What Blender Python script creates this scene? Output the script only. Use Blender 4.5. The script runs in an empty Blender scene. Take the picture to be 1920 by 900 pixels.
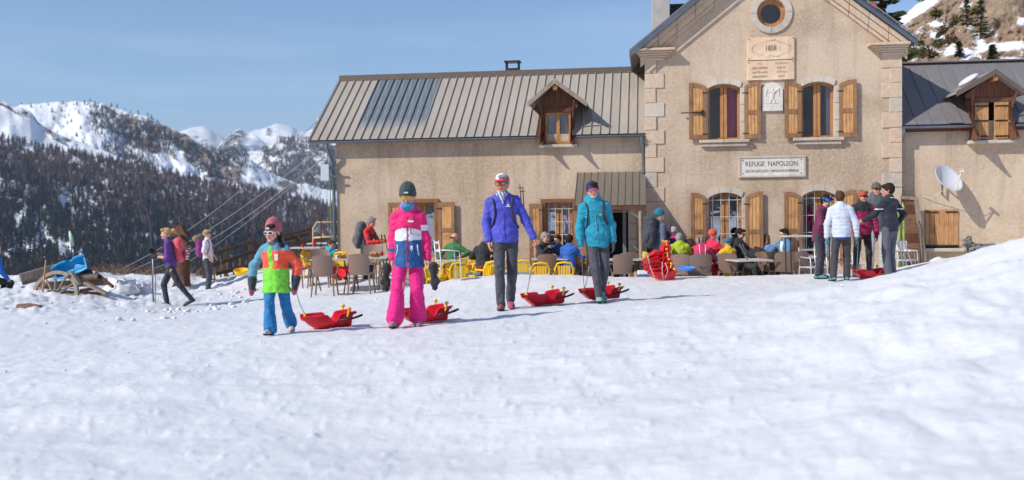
import bpy, bmesh, math, random
import numpy as np
from mathutils import Matrix, Vector, geometry
R = math.radians
S = bpy.context.scene
COL = S.collection
rng = random.Random(7)
nrs = np.random.RandomState(5)

# ------------------------------------------------------------------ camera
W0, H0, F = 1920, 900, 1867.0
CAMZ = 1.3
PITCH = math.atan(50 / F)
ROLL = .011
RC = Matrix.Rotation(math.pi / 2 - PITCH, 3, 'X') @ Matrix.Rotation(-ROLL, 3, 'Z')
cam_d = bpy.data.cameras.new('camera')
cam = bpy.data.objects.new('camera', cam_d)
COL.objects.link(cam)
cam.matrix_world = Matrix.Translation((0, 0, CAMZ)) @ RC.to_4x4()
cam_d.sensor_width = 36
cam_d.lens = F / W0 * 36
cam_d.clip_start = .1
cam_d.clip_end = 40000
cam_d.dof.use_dof = True
cam_d.dof.focus_distance = 17.5
cam_d.dof.aperture_fstop = 1.25
S.camera = cam

# ------------------------------------------------------------------ sun, sky
SUN = Vector((1, .55, -.90)).normalized()
world = bpy.data.worlds.new('World')
S.world = world
world.use_nodes = True
nt = world.node_tree
bg = nt.nodes['Background']
sky = nt.nodes.new('ShaderNodeTexSky')
sky.sky_type = 'NISHITA'
sky.sun_disc = False
sky.sun_elevation = math.asin(-SUN.z)
sky.sun_rotation = math.atan2(-SUN.x, -SUN.y)
sky.altitude = 1200
sky.air_density = 1.0
sky.dust_density = .0
sky.ozone_density = 4.0
bg.inputs['Strength'].default_value = .136
tcw = nt.nodes.new('ShaderNodeTexCoord')
mpw = nt.nodes.new('ShaderNodeMapping')
mpw.inputs['Scale'].default_value = (1.1, 2.2, 11)
mpw.inputs['Rotation'].default_value = (0, R(4), 0)
nt.links.new(tcw.outputs['Generated'], mpw.inputs['Vector'])
nzw = nt.nodes.new('ShaderNodeTexNoise')
nzw.inputs['Scale'].default_value = 2.4
nzw.inputs['Detail'].default_value = 7
nzw.inputs['Roughness'].default_value = .52
nt.links.new(mpw.outputs[0], nzw.inputs['Vector'])
rpw = nt.nodes.new('ShaderNodeMapRange')
rpw.inputs['From Min'].default_value = .46
rpw.inputs['From Max'].default_value = .88
rpw.inputs['To Max'].default_value = .38
nt.links.new(nzw.outputs[0], rpw.inputs['Value'])
mxw = nt.nodes.new('ShaderNodeMix')
mxw.data_type = 'RGBA'
nt.links.new(rpw.outputs[0], mxw.inputs['Factor'])
nt.links.new(sky.outputs[0], mxw.inputs['A'])
mxw.inputs['B'].default_value = (5.2, 6.1, 7.2, 1)
nt.links.new(mxw.outputs['Result'], bg.inputs['Color'])

sun_d = bpy.data.lights.new('sun', 'SUN')
sun_d.energy = 4.3
sun_d.angle = R(.53)
sun_d.color = (1, .95, .87)
sun = bpy.data.objects.new('sun', sun_d)
COL.objects.link(sun)
sun.rotation_euler = SUN.to_track_quat('-Z', 'Y').to_euler()
sun.location = (-20, -12, 20)
S.view_settings.view_transform = 'Standard'
S.view_settings.look = 'None'
S.view_settings.exposure = 0.12
S.view_settings.gamma = 1

# ------------------------------------------------------------------ helpers
def ray(px, py):
    return (RC @ Vector(((px - W0 / 2) / F, -(py - H0 / 2) / F, -1))).normalized()
def at(px, py, y):
    d = ray(px, py)
    return Vector((0, 0, CAMZ)) + d * (y / d.y)
RCn = np.array(RC)
def at_np(px, py, y):
    l = np.stack([(px - W0 / 2) / F, -(py - H0 / 2) / F, -np.ones_like(px)], -1)
    d = l @ RCn.T
    t = y / d[..., 1]
    return d * t[..., None] + np.array([0, 0, CAMZ])

def tag(o, label=None, cat=None, group=None, kind=None):
    if label: o['label'] = label
    if cat: o['category'] = cat
    if group: o['group'] = group
    if kind: o['kind'] = kind
    return o
def empty(name, loc=(0, 0, 0), rz=0, label=None, cat=None, group=None):
    o = bpy.data.objects.new(name, None)
    o.empty_display_size = .1
    COL.objects.link(o)
    o.location = loc
    o.rotation_euler = (0, 0, rz)
    return tag(o, label, cat, group)
def link(name, me, parent=None, loc=None, rot=None, scale=None):
    o = bpy.data.objects.new(name, me)
    COL.objects.link(o)
    if parent is not None: o.parent = parent
    if loc is not None: o.location = loc
    if rot is not None: o.rotation_euler = rot
    if scale is not None: o.scale = scale
    return o
def kids(o):
    return list(o.children)
def copy_tree(o, parent=None):
    c = o.copy()
    COL.objects.link(c)
    c.parent = parent
    for ch in kids(o):
        copy_tree(ch, c)
    return c
def mesh_np(name, V, Fc, mats=(), midx=None, smooth=False):
    me = bpy.data.meshes.new(name)
    V = np.asarray(V, dtype=np.float32)
    Fc = np.asarray(Fc, dtype=np.int32)
    n, k = Fc.shape
    me.vertices.add(len(V))
    me.vertices.foreach_set('co', V.ravel())
    me.loops.add(n * k)
    me.loops.foreach_set('vertex_index', Fc.ravel())
    me.polygons.add(n)
    me.polygons.foreach_set('loop_start', np.arange(n, dtype=np.int32) * k)
    for m in mats: me.materials.append(m)
    if midx is not None: me.polygons.foreach_set('material_index', np.asarray(midx, dtype=np.int32))
    me.polygons.foreach_set('use_smooth', np.full(n, bool(smooth)))
    me.update(calc_edges=True)
    return me
def vattr(me, name, vals):
    a = me.attributes.new(name, 'FLOAT', 'POINT')
    a.data.foreach_set('value', np.asarray(vals, dtype=np.float32).ravel())

class MB:
    def __init__(s): s.v = []; s.f = []; s.m = []; s.cur = 0
    def add(s, vs, fs):
        b = len(s.v)
        s.v += [tuple(v) for v in vs]
        for f in fs:
            s.f.append(tuple(b + i for i in f)); s.m.append(s.cur)
        return s
    def box(s, x0, x1, y0, y1, z0, z1, M=None):
        vs = [Vector((x, y, z)) for z in (z0, z1) for y in (y0, y1) for x in (x0, x1)]
        if M is not None: vs = [M @ v for v in vs]
        return s.add(vs, [(0, 2, 3, 1), (4, 5, 7, 6), (0, 1, 5, 4), (2, 6, 7, 3), (0, 4, 6, 2), (1, 3, 7, 5)])
    def bbox(s, x0, x1, y0, y1, z0, z1, b=.006, M=None, jit=0):
        # chamfered on the front (-y) face
        j = lambda: rng.uniform(-jit, jit) if jit else 0
        vs = [(x0, y1, z0), (x1, y1, z0), (x1, y1, z1), (x0, y1, z1),
              (x0, y0 + b, z0), (x1, y0 + b, z0), (x1, y0 + b, z1), (x0, y0 + b, z1),
              (x0 + b, y0 + j(), z0 + b), (x1 - b, y0 + j(), z0 + b), (x1 - b, y0 + j(), z1 - b), (x0 + b, y0 + j(), z1 - b)]
        vs = [Vector(v) for v in vs]
        if M is not None: vs = [M @ v for v in vs]
        return s.add(vs, [(0, 3, 2, 1), (0, 1, 5, 4), (1, 2, 6, 5), (2, 3, 7, 6), (3, 0, 4, 7), (4, 5, 9, 8), (5, 6, 10, 9), (6, 7, 11, 10), (7, 4, 8, 11), (8, 9, 10, 11)])
    def tube(s, pts, r, n=8, cap=True, sx=1):
        pts = [Vector(p) for p in pts]
        rs = r if isinstance(r, (list, tuple)) else [r] * len(pts)
        b = len(s.v); up = None
        for i, p in enumerate(pts):
            t = (pts[min(i + 1, len(pts) - 1)] - pts[max(i - 1, 0)]).normalized()
            if up is None:
                up = Vector((0, 0, 1)) if abs(t.z) < .9 else Vector((1, 0, 0))
            a = t.cross(up).normalized(); up = a.cross(t).normalized(); c = up
            for k in range(n):
                th = 2 * math.pi * k / n
                s.v.append(tuple(p + (a * math.cos(th) * sx + c * math.sin(th)) * rs[i]))
        for i in range(len(pts) - 1):
            for k in range(n):
                k2 = (k + 1) % n
                s.f.append((b + i * n + k, b + i * n + k2, b + (i + 1) * n + k2, b + (i + 1) * n + k)); s.m.append(s.cur)
        if cap:
            s.f.append(tuple(b + k for k in range(n))[::-1]); s.m.append(s.cur)
            s.f.append(tuple(b + (len(pts) - 1) * n + k for k in range(n))); s.m.append(s.cur)
        return s
    def prism(s, poly, y0, y1, M=None):
        # poly in (x,z); extruded along y
        n = len(poly)
        vs = [Vector((x, y0, z)) for x, z in poly] + [Vector((x, y1, z)) for x, z in poly]
        if M is not None: vs = [M @ v for v in vs]
        fs = [tuple(range(n)), tuple(range(2 * n - 1, n - 1, -1))]
        fs += [(i, n + i, n + (i + 1) % n, (i + 1) % n) for i in range(n)]
        return s.add(vs, fs)
    def lathe(s, prof, c=(0, 0, 0), n=16, M=None, sy=1):
        # prof [(r,z)]
        vs = []
        for r, z in prof:
            for k in range(n):
                th = 2 * math.pi * k / n
                v = Vector((r * math.cos(th), sy * r * math.sin(th), z))
                if M is not None: v = M @ v
                vs.append(v + Vector(c))
        fs = []
        for i in range(len(prof) - 1):
            for k in range(n):
                k2 = (k + 1) % n
                fs.append((i * n + k, i * n + k2, (i + 1) * n + k2, (i + 1) * n + k))
        fs.append(tuple(range(n))[::-1]); fs.append(tuple((len(prof) - 1) * n + k for k in range(n)))
        return s.add(vs, fs)
    def mesh(s, name, mats, smooth=False, recalc=True):
        me = bpy.data.meshes.new(name)
        me.from_pydata(s.v, [], s.f)
        for m in (mats if isinstance(mats, (list, tuple)) else [mats]): me.materials.append(m)
        me.polygons.foreach_set('material_index', s.m)
        if recalc:
            bm = bmesh.new(); bm.from_mesh(me)
            bmesh.ops.recalc_face_normals(bm, faces=bm.faces)
            bm.to_mesh(me); bm.free()
        if smooth:
            for p in me.polygons: p.use_smooth = True
            if smooth == 'auto':
                bm = bmesh.new(); bm.from_mesh(me)
                for e in bm.edges:
                    if len(e.link_faces) == 2 and e.calc_face_angle(0) > .6: e.smooth = False
                bm.to_mesh(me); bm.free()
        me.update()
        return me
    def build(s, name, mats, parent=None, smooth=False, label=None, **k):
        o = link(name, s.mesh(name, mats, smooth), parent, **k)
        if label: o['label'] = label
        return o

# value noise
def _h(i, j, k):
    n = (i * 374761393 + j * 668265263 + k * 1274126177) & 0xffffffff
    n = ((n ^ (n >> 13)) * 1274126177) & 0xffffffff
    return ((n ^ (n >> 16)) & 0xffff) / 65535.0
def vn(x, y, z=0.0):
    x = np.asarray(x, float); y = np.asarray(y, float); z = np.asarray(z, float) + np.zeros_like(x)
    i = np.floor(x).astype(np.int64); j = np.floor(y).astype(np.int64); k = np.floor(z).astype(np.int64)
    u, v, w = x - i, y - j, z - k
    u = u * u * (3 - 2 * u); v = v * v * (3 - 2 * v); w = w * w * (3 - 2 * w)
    r = 0
    for a in (0, 1):
        for b in (0, 1):
            for c in (0, 1):
                r = r + _h(i + a, j + b, k + c) * (u if a else 1 - u) * (v if b else 1 - v) * (w if c else 1 - w)
    return r * 2 - 1
def vn2(x, y):
    x = np.asarray(x, float); y = np.asarray(y, float)
    i = np.floor(x).astype(np.int64); j = np.floor(y).astype(np.int64)
    u, v = x - i, y - j
    u = u * u * (3 - 2 * u); v = v * v * (3 - 2 * v)
    k = 11
    return (_h(i, j, k) * (1 - u) * (1 - v) + _h(i + 1, j, k) * u * (1 - v) + _h(i, j + 1, k) * (1 - u) * v + _h(i + 1, j + 1, k) * u * v) * 2 - 1
def fbm(x, y, o=4, g=.5, l=2.03):
    r = 0; a = 1
    for q in range(o):
        r = r + a * vn2(x + 17.3 * q, y - 9.1 * q); a *= g; x = x * l; y = y * l
    return r
def sstep(a, b, x):
    t = np.clip((x - a) / (b - a), 0, 1)
    return t * t * (3 - 2 * t)

# ------------------------------------------------------------------ materials
def srgb(r, g, b):
    f = lambda c: (c / 255 / 12.92 if c / 255 <= .04045 else ((c / 255 + .055) / 1.055) ** 2.4)
    return (f(r), f(g), f(b))
class NT:
    def __init__(s, name):
        s.m = bpy.data.materials.new(name); s.m.use_nodes = True
        s.t = s.m.node_tree; s.b = s.t.nodes['Principled BSDF']
    def n(s, typ, ins=None, **at_):
        x = s.t.nodes.new('ShaderNode' + typ)
        for k, v in at_.items(): setattr(x, k, v)
        for k, v in (ins or {}).items(): s.set(x.inputs[k], v)
        return x
    def set(s, sock, v):
        if hasattr(v, 'is_output'): s.t.links.new(v, sock)
        elif isinstance(v, bpy.types.Node): s.t.links.new(v.outputs[0], sock)
        elif isinstance(v, (tuple, list)) and len(v) == 3 and sock.type == 'RGBA': sock.default_value = (*v, 1)
        else: sock.default_value = v
    def co(s, kind='Object', scale=(1, 1, 1), rot=(0, 0, 0)):
        t = s.n('TexCoord')
        return s.n('Mapping', {'Vector': t.outputs[kind], 'Scale': scale, 'Rotation': rot})
    def noise(s, vec, sc, det=4, rough=.55, dist=0):
        return s.n('TexNoise', {'Vector': vec, 'Scale': sc, 'Detail': det, 'Roughness': rough, 'Distortion': dist}).outputs[0]
    def ramp(s, fac, a, b, lo=0., hi=1.):
        return s.n('MapRange', {'Value': fac, 'From Min': a, 'From Max': b, 'To Min': lo, 'To Max': hi}).outputs[0]
    def mix(s, fac, a, b):
        x = s.n('Mix', data_type='RGBA')
        s.set(x.inputs['Factor'], fac); s.set(x.inputs['A'], a); s.set(x.inputs['B'], b)
        return x.outputs['Result']
    def math(s, op, a, b=0.):
        x = s.n('Math', operation=op); s.set(x.inputs[0], a); s.set(x.inputs[1], b)
        return x.outputs[0]
    def bump(s, h, st=.3, dist=.02, prev=None):
        i = {'Height': h, 'Strength': st, 'Distance': dist}
        if prev is not None: i['Normal'] = prev
        x = s.n('Bump', i)
        return x.outputs[0]
    def out(s, **k):
        for a, v in k.items(): s.set(s.b.inputs[a.replace('_', ' ')], v)
        return s.m
_mc = {}
def plain(name, col, rough=.6, metal=0, var=.12, nsc=14, bump=.15, bd=.004, **k):
    if name in _mc: return _mc[name]
    t = NT(name)
    c = t.co()
    n1 = t.noise(c, nsc, 5)
    f = t.ramp(n1, .3, .7)
    a = tuple(x * (1 - var) for x in col); b = tuple(min(1, x * (1 + var)) for x in col)
    m = t.out(Base_Color=t.mix(f, a, b), Roughness=rough, Metallic=metal, Normal=t.bump(t.noise(c, nsc * 4, 3), bump, bd), **k)
    _mc[name] = m
    return m
def fabric(name, col, rough=.75, sheen=.15, wr=.5):
    if name in _mc: return _mc[name]
    t = NT(name)
    c = t.co()
    f = t.ramp(t.noise(c, 9, 3), .3, .7)
    a = tuple(x * .9 for x in col); b = tuple(min(1, x * 1.08) for x in col)
    big = t.noise(t.co(scale=(1, 1, 1.6)), 7, 3, .5, .8)
    n = t.bump(big, min(1, wr * 1.6), .035)
    n = t.bump(t.noise(c, 260, 2), .25, .0015, n)
    m = t.out(Base_Color=t.mix(f, a, b), Roughness=rough, Normal=n, Sheen_Weight=sheen)
    _mc[name] = m
    return m
def wood(name, a, b, axis='Z', sc=1., rough=.75, dark=None):
    if name in _mc: return _mc[name]
    t = NT(name)
    s = {'Z': (14, 14, 1.1), 'X': (1.1, 14, 14), 'Y': (14, 1.1, 14)}[axis]
    c = t.co(scale=tuple(q * sc for q in s))
    oi = t.n('ObjectInfo')
    off = t.n('VectorMath', {0: c, 1: (0, 0, 0)}, operation='ADD')
    sc3 = t.n('Vector' + 'Math', operation='SCALE')
    t.set(sc3.inputs[0], (3.7, 5.1, 8.3)); t.set(sc3.inputs['Scale'], oi.outputs['Random'])
    t.set(off.inputs[1], sc3.outputs[0])
    g = t.noise(off.outputs[0], 3.2, 6, .6, .6)
    blot = t.noise(t.co(), 4.5, 3)
    col = t.mix(t.ramp(g, .34, .66), a, b)
    col = t.mix(t.ramp(blot, .5, .8, 0, .55), col, dark or tuple(x * .45 for x in a))
    m = t.out(Base_Color=col, Roughness=rough, Normal=t.bump(g, .5, .006))
    _mc[name] = m
    return m
# ------------------------------------------------------------------ snow, ground
def snow_mat(name, big=.0, tint=(.785, .785, .81), fine=1.):
    t = NT(name)
    c = t.co('Object')
    n1 = t.noise(c, 1.1, 5, .6)
    n2 = t.noise(t.co('Object', scale=(1, 1.7, 1)), 7, 6, .62, .5)
    n3 = t.noise(c, 45, 4, .7)
    crust = t.ramp(n2, .38, .66)
    nb = t.bump(n2, .42 * fine, .05)
    nb = t.bump(n3, .45 * fine, .010, nb)
    col = t.mix(t.ramp(n1, .3, .7), tuple(x * .955 for x in tint), tint)
    dirt = t.ramp(t.noise(c, 2.7, 6, .7), .66, .8, 0, .25)
    col = t.mix(dirt, col, (.62, .60, .58))
    return t.out(Base_Color=col, Roughness=t.ramp(crust, 0, 1, .42, .62), Specular_IOR_Level=.35, Normal=nb)
M_SNOW = snow_mat('snow')

ANCH_PX = [(520, 627, 11.2), (768, 613, 11.8), (950, 581, 13.7), (1120, 568, 14.1), (322, 576, 20), (390, 547, 25.3),
           (600, 551, 21), (690, 549, 21), (650, 516, 24.5), (760, 513, 23.8), (830, 531, 20.2), (560, 520, 24.5), (900, 517, 20.9), (1100, 517, 20.9), (1000, 519, 20.2), (1250, 519, 20.6), (1240, 526, 19),
           (1400, 517, 20.6), (1520, 513, 20), (1545, 523, 18.7), (1580, 526, 18.2), (1625, 517, 19.2), (1675, 522, 18.5), (1720, 500, 21.5),
           (1920, 451, 9.5), (1860, 467, 9.5), (1800, 490, 9.6), (1740, 507, 9.9), (1660, 535, 10), (1500, 552, 11), (1300, 580, 11),
           (1920, 900, 3.6), (1500, 900, 4.1), (960, 900, 4.8), (500, 900, 4.9), (50, 900, 5), (1100, 720, 7), (1500, 700, 6.6), (1900, 640, 6.3),
           (100, 553, 20), (30, 538, 21.5), (240, 548, 22.5), (60, 585, 16.5), (10, 620, 13.5), (300, 650, 11.5), (100, 720, 8.2), (700, 750, 7.2),
           (480, 514, 26), (150, 514, 26)]
AN = [tuple(at(*a)) for a in ANCH_PX] + [(7.7, 14.5, .42), (10, 15, 1.1), (8.6, 19.6, .30), (10.3, 19.5, .62), (12.5, 20, 1.0), (8.6, 22, -.2), (6, 5, .55), (7.5, 9, 1.5), (-12, 20, -.3), (-12, 10, -.2), (-4, 2.5, 0), (0, 2, 0), (3, 2, .2), (6, 2, .5), (12, 26, .6), (0, 26, -.4), (-12, 27, -.4)]
AN = np.array(AN)
def _tps(r2): return np.where(r2 > 1e-9, r2 * np.log(r2 + 1e-12), 0) * .5
_n = len(AN)
_K = _tps(((AN[:, None, :2] - AN[None, :, :2]) ** 2).sum(-1)) + .12 * np.eye(_n)
_P = np.c_[np.ones(_n), AN[:, :2]]
_A = np.block([[_K, _P], [_P.T, np.zeros((3, 3))]])
_w = np.linalg.solve(_A, np.r_[AN[:, 2], 0, 0, 0])
def hsmooth(x, y):
    x = np.asarray(x, float); y = np.asarray(y, float)
    cx = np.clip(x, -12.5, 13); cy = np.clip(y, 1.5, 27)
    z = _w[_n] + _w[_n + 1] * cx + _w[_n + 2] * cy
    for k in range(_n):
        z = z + _w[k] * _tps((cx - AN[k, 0]) ** 2 + (cy - AN[k, 1]) ** 2)
    # sunken terrace in front of the house
    m = sstep(21.0, 21.45, y + .14 * (x - 2) * 0) * sstep(-2.9, -2.0, x) * (1 - sstep(5.9, 6.6, x))
    z = z * (1 - m) + (-.46) * m
    d = np.maximum(0, (y - 27.5) - 1.2 * np.maximum(0, x + 2.5))
    z = z - np.minimum(.5 * d + .012 * d * d, 95) * sstep(0, 3, d)
    return z
def hdetail(x, y, d):
    near = 1 - sstep(9, 13, d)
    a = .014 * fbm(x * .8, y * .8, 3) + .007 * fbm(x * 3.1 + 5, y * 2.3, 4, .6)
    # trampled lumps, stronger on the near right bank and far left mound
    a = a + (.009 * fbm(x * 1.1 + 8, y * 3.4, 3, .6) + .034 * fbm(x * .55 + 3, y * 1.7 + 1, 2, .5)) * (1 - sstep(7, 12, d)) + .006 * fbm(x * 7, y * 9, 2, .6) * sstep(6, 9, d) * (1 - sstep(20, 24, d))
    bank = sstep(.0, 4, x) * (1 - sstep(11, 15, y))
    mound = sstep(-6.0, -7.6, x) * sstep(14.5, 17, y)
    lump = np.abs(fbm(x * 2.3 + 3, y * 1.3 + 7, 4, .55))
    a = a + .035 * bank * fbm(x * 1.5, y * 1.1 + 3, 3) + (.008 + .04 * bank) * near * (lump - .35) * .8
    a = a + mound * (.055 * fbm(x * 3.2, y * 3.2, 4, .65) + .05)
    # small kicked-up crumbs and foot prints
    cr = vn2(x * 9, y * 9) * vn2(x * 17 + 4, y * 17)
    a = a + .034 * np.clip(cr - .20, 0, 1) * sstep(3, 6, d)
    for (c0, c1, c2) in ((9.6, .30, .012), (9.95, .30, .012), (12.4, .22, -.02), (8.2, -.12, .02), (7.3, .35, .0)):
        tt = np.abs(y - (c0 + c1 * (x + 4) + c2 * (x + 4) ** 2)); a = a - .016 * np.exp(-(tt / .045) ** 2) * (x < 3.5) * (.5 + .5 * vn2(x * 5, y * 0 + c0))
    fp = vn2(x * 3.6 + 9, y * 2.4 + 2)
    a = a - .010 * sstep(.35, .8, fp) * (1 - mound)
    return a * (1 - sstep(60, 200, d))
def gz(x, y):
    return float(hsmooth(np.array([x]), np.array([y]))[0])
# polar sheet round the camera: fine where the camera looks, out to the horizon
rr = [1.2]
while rr[-1] < 30: rr.append(rr[-1] * 1.0105)
while rr[-1] < 4000: rr.append(rr[-1] * 1.12)
rr = np.array(rr)
th = np.concatenate([np.linspace(-180, -36, 60, endpoint=False), np.linspace(-36, 36, 620, endpoint=False), np.linspace(36, 180, 60, endpoint=False)])
th = np.radians(th)
RR, TH = np.meshgrid(rr, th, indexing='ij')
GX, GY = RR * np.sin(TH), RR * np.cos(TH)
GZ = hsmooth(GX.ravel(), GY.ravel()).reshape(GX.shape) + hdetail(GX, GY, RR)
# the clods thrown up around the mound
nr, nth = RR.shape
idx = np.arange(nr * nth).reshape(nr, nth)
a0 = idx[:-1, :]; a1 = idx[1:, :]
nx = lambda q: np.roll(q, -1, axis=1)
FQ = np.stack([a0, nx(a0), nx(a1), a1], -1).reshape(-1, 4)
cen = np.array([[0, 1e-3, gz(0, .5)]])
V = np.r_[np.stack([GX, GY, GZ], -1).reshape(-1, 3), cen]
me = mesh_np('snow_ground', V, FQ, [M_SNOW], smooth=True)
# closing fan
g_ = link('snow_ground', me)
tag(g_, kind='structure')
fanV = np.r_[np.stack([GX[0], GY[0], GZ[0]], -1), cen]
nn = len(th)
fanF = np.array([(nn, (k + 1) % nn, k) for k in range(nn)])
bm = bmesh.new(); bm.from_mesh(me); bm.verts.ensure_lookup_table()
c_ = bm.verts[len(V) - 1]
for k in range(nn):
    try: bm.faces.new((c_, bm.verts[(k + 1) % nn], bm.verts[k])).smooth = True
    except ValueError: pass
bm.to_mesh(me); bm.free()
me.flip_normals() if me.polygons[10].normal.z < 0 else None

# snow clods on the left mound and along the trampled edges
def clod_mesh(seed, r=1., sub=2):
    bm = bmesh.new(); bmesh.ops.create_icosphere(bm, subdivisions=sub, radius=r)
    for v in bm.verts:
        p = np.array(v.co) * 1.7 + seed * 3.1
        v.co *= 1 + .35 * float(vn(p[0:1], p[1:2], p[2:3])[0]) + (.0 if sub < 4 else .2 * float(vn(p[0:1] * 2.3, p[1:2] * 2.3, p[2:3] * 2.3)[0]) + .12 * float(vn(p[0:1] * 6, p[1:2] * 6, p[2:3] * 6)[0]))
    m = bpy.data.meshes.new('snow_clod'); bm.to_mesh(m); bm.free(); m.materials.append(M_SNOW)
    for p in m.polygons: p.use_smooth = True
    return m
CL = [clod_mesh(k) for k in range(4)]
def clods_stuff():
    Vs, Fs, n = [], [], 0
    base = []
    for m in CL:
        v = np.array([tuple(q.co) for q in m.vertices]); f = np.array([tuple(p.vertices) for p in m.polygons]); base.append((v, f))
    for k in range(500):
        if k < 460:
            x = rng.uniform(-11.5, -5.2); y = rng.uniform(14.5, 23.5); s = rng.uniform(.015, .06) * rng.choice([1, 1, .6])
            if y < 16.5 and rng.random() < .6: continue
        else:
            x = rng.uniform(-5, 5); y = rng.uniform(7, 19.5); s = rng.uniform(.008, .022)
        v, f = base[k % 4]
        a = rng.uniform(0, 6.28)
        Rz = np.array([[math.cos(a), -math.sin(a), 0], [math.sin(a), math.cos(a), 0], [0, 0, .62]])
        Vs.append(v @ Rz.T * s + np.array([x, y, gz(x, y) + .25 * s])); Fs.append(f + n); n += len(v)
    o = link('snow_clods', mesh_np('snow_clods', np.concatenate(Vs), np.concatenate(Fs), [M_SNOW], smooth=True))
    tag(o, 'loose lumps of snow scattered over the trampled ground', 'snow', kind='stuff')
clods_stuff()
for i, (px, py, yy, s, lb) in enumerate([(228, 545, 21.6, .34, 'big white snow lump right of the broken wooden cart'), (262, 549, 21.9, .22, 'smaller snow lump behind the purple-shirted walker')]):
    p = at(px, py, yy)
    o = link('snow_heap', clod_mesh(20 + i, 1., 4), None, (p.x, yy, gz(p.x, yy) + .06), (0, 0, i), (s * 1.2, s * 1., s * .95))
    tag(o, lb, 'snow heap')

# ------------------------------------------------------------------ mountains
def rock_mat(name, c1, c2, scale=.01, snowcol=(.86, .88, .92)):
    t = NT(name)
    c = t.co('Object')
    g = t.noise(c, scale * 3, 8, .65)
    st = t.noise(t.co('Object', scale=(1, 1, 3)), scale * 9, 6, .6, .6)
    rock = t.mix(t.ramp(g, .35, .65), c1, c2)
    rock = t.mix(t.ramp(st, .45, .7, 0, .6), rock, tuple(x * .4 for x in c1))
    at_ = t.n('Attribute', attribute_name='rock').outputs['Fac']
    edge = t.noise(c, scale * 5, 9, .78)
    f = t.ramp(t.math('ADD', at_, t.math('MULTIPLY', t.math('SUBTRACT', edge, .5), 3.4)), .40, .56)
    col = t.mix(f, snowcol, rock)
    nb = t.bump(g, 1., 1.2 / scale * .02)
    nb = t.bump(edge, .6, 1.2 / scale * .004, nb)
    return t.out(Base_Color=col, Roughness=.8, Specular_IOR_Level=.2, Normal=nb)
def interp(pts, x):
    a = np.array(pts, float)
    return np.interp(x, a[:, 0], a[:, 1])
LAY = {}
def layer(name, crest, base_py, d0, d1, mat, rockf, nu=260, nv=70, x0=-500, x1=1000, pw=1.3, amp=4, damp=.04, seed=0, back=.2, rise=0):
    px = np.linspace(x0, x1, nu); v = np.linspace(0, 1, nv)
    PX, Vv = np.meshgrid(px, v)
    cy = interp(crest, PX) - 1.8 * fbm(PX / 13 + seed, PX * 0 + 3.3, 5, .68)
    by = np.full_like(PX, base_py) if np.isscalar(base_py) else interp(base_py, PX)
    n = fbm(PX / 60 + seed, Vv * 3.1 + seed, 5, .55)
    n2 = fbm(PX / 22 + seed + 5, Vv * 6 + PX / 50, 5, .6)
    PY = by + (cy - by) * Vv + amp * n2 * Vv * (1 - Vv) * 4 * .5
    D = d0 + (d1 - d0) * Vv ** pw
    crag = rockf(PX, PY) * (np.abs(fbm(PX / 9 + seed, PY / 14, 4, .6)) - .3)
    D = D * (1 + damp * .6 * n * np.sin(np.pi * np.clip(Vv, 0, 1)) + damp * .05 * n2 - .02 * crag)
    P = at_np(PX, PY, D)
    rk = rockf(PX, PY)
    rk = np.clip(rk * (1 + .5 * fbm(PX / 13 + seed, PY / 9, 3)), 0, 1)
    # far side
    B = P[-1:].copy(); rows = [P]
    rks = [rk]
    for q in range(1, 5):
        b = B.copy(); b[..., 1] += d1 * back * q / 4; b[..., 0] *= 1 + back * q / 4; b[..., 2] -= d1 * .12 * q * q / 4
        rows.append(b); rks.append(rk[-1:])
    P = np.concatenate(rows); rk = np.concatenate(rks)
    nv2 = P.shape[0]
    idx = np.arange(nv2 * nu).reshape(nv2, nu)
    Fq = np.stack([idx[:-1, :-1], idx[:-1, 1:], idx[1:, 1:], idx[1:, :-1]], -1).reshape(-1, 4)
    me = mesh_np(name, P.reshape(-1, 3), Fq, [mat], smooth=True)
    vattr(me, 'rock', rk.ravel())
    o = link(name, me)
    tag(o, kind='structure')
    LAY[name] = (PX, PY, P[:nv])
    return o
def blob(PX, PY, bl):
    r = np.zeros_like(PX)
    for (x, y, rx, ry, a) in bl:
        an = math.radians(a); dx = PX - x; dy = PY - y
        u = dx * math.cos(an) + dy * math.sin(an); w = -dx * math.sin(an) + dy * math.cos(an)
        r = np.maximum(r, 1 - sstep(.25, 1.45, np.sqrt((u / rx) ** 2 + (w / ry) ** 2)))
    return r
M_RIDGE = rock_mat('ridge_rock', srgb(104, 94, 88), srgb(172, 150, 128), .012)
M_FAR = rock_mat('far_rock', srgb(96, 98, 108), srgb(150, 140, 132), .004)
M_FLOOR = rock_mat('forest_floor', srgb(88, 74, 64), srgb(120, 104, 92), .03)
# far summits
layer('far_summits', [(-500, 330), (200, 275), (330, 250), (345, 243), (378, 236), (400, 246), (425, 262), (440, 262), (470, 246), (495, 240), (520, 231), (545, 236), (570, 249), (595, 240), (640, 226), (720, 240), (1000, 300)],
      330, 5200, 6600, M_FAR, lambda x, y: .12 + .75 * blob(x, y, [(505, 248, 9, 6, 70), (540, 262, 22, 4, 20)]) + .3 * blob(x, y, [(380, 262, 30, 5, 20)]), seed=4, amp=3, damp=.05)
layer('rocky_summit', [(-500, 420), (395, 290), (415, 262), (432, 250), (447, 240), (462, 248), (480, 255), (500, 268), (530, 285), (600, 300), (1000, 340)],
      340, 4300, 5000, M_FAR, lambda x, y: .62 * blob(x, y, [(434, 262, 20, 24, 60), (425, 285, 34, 16, 0)]) + .2, seed=9, amp=4, damp=.07)
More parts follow.
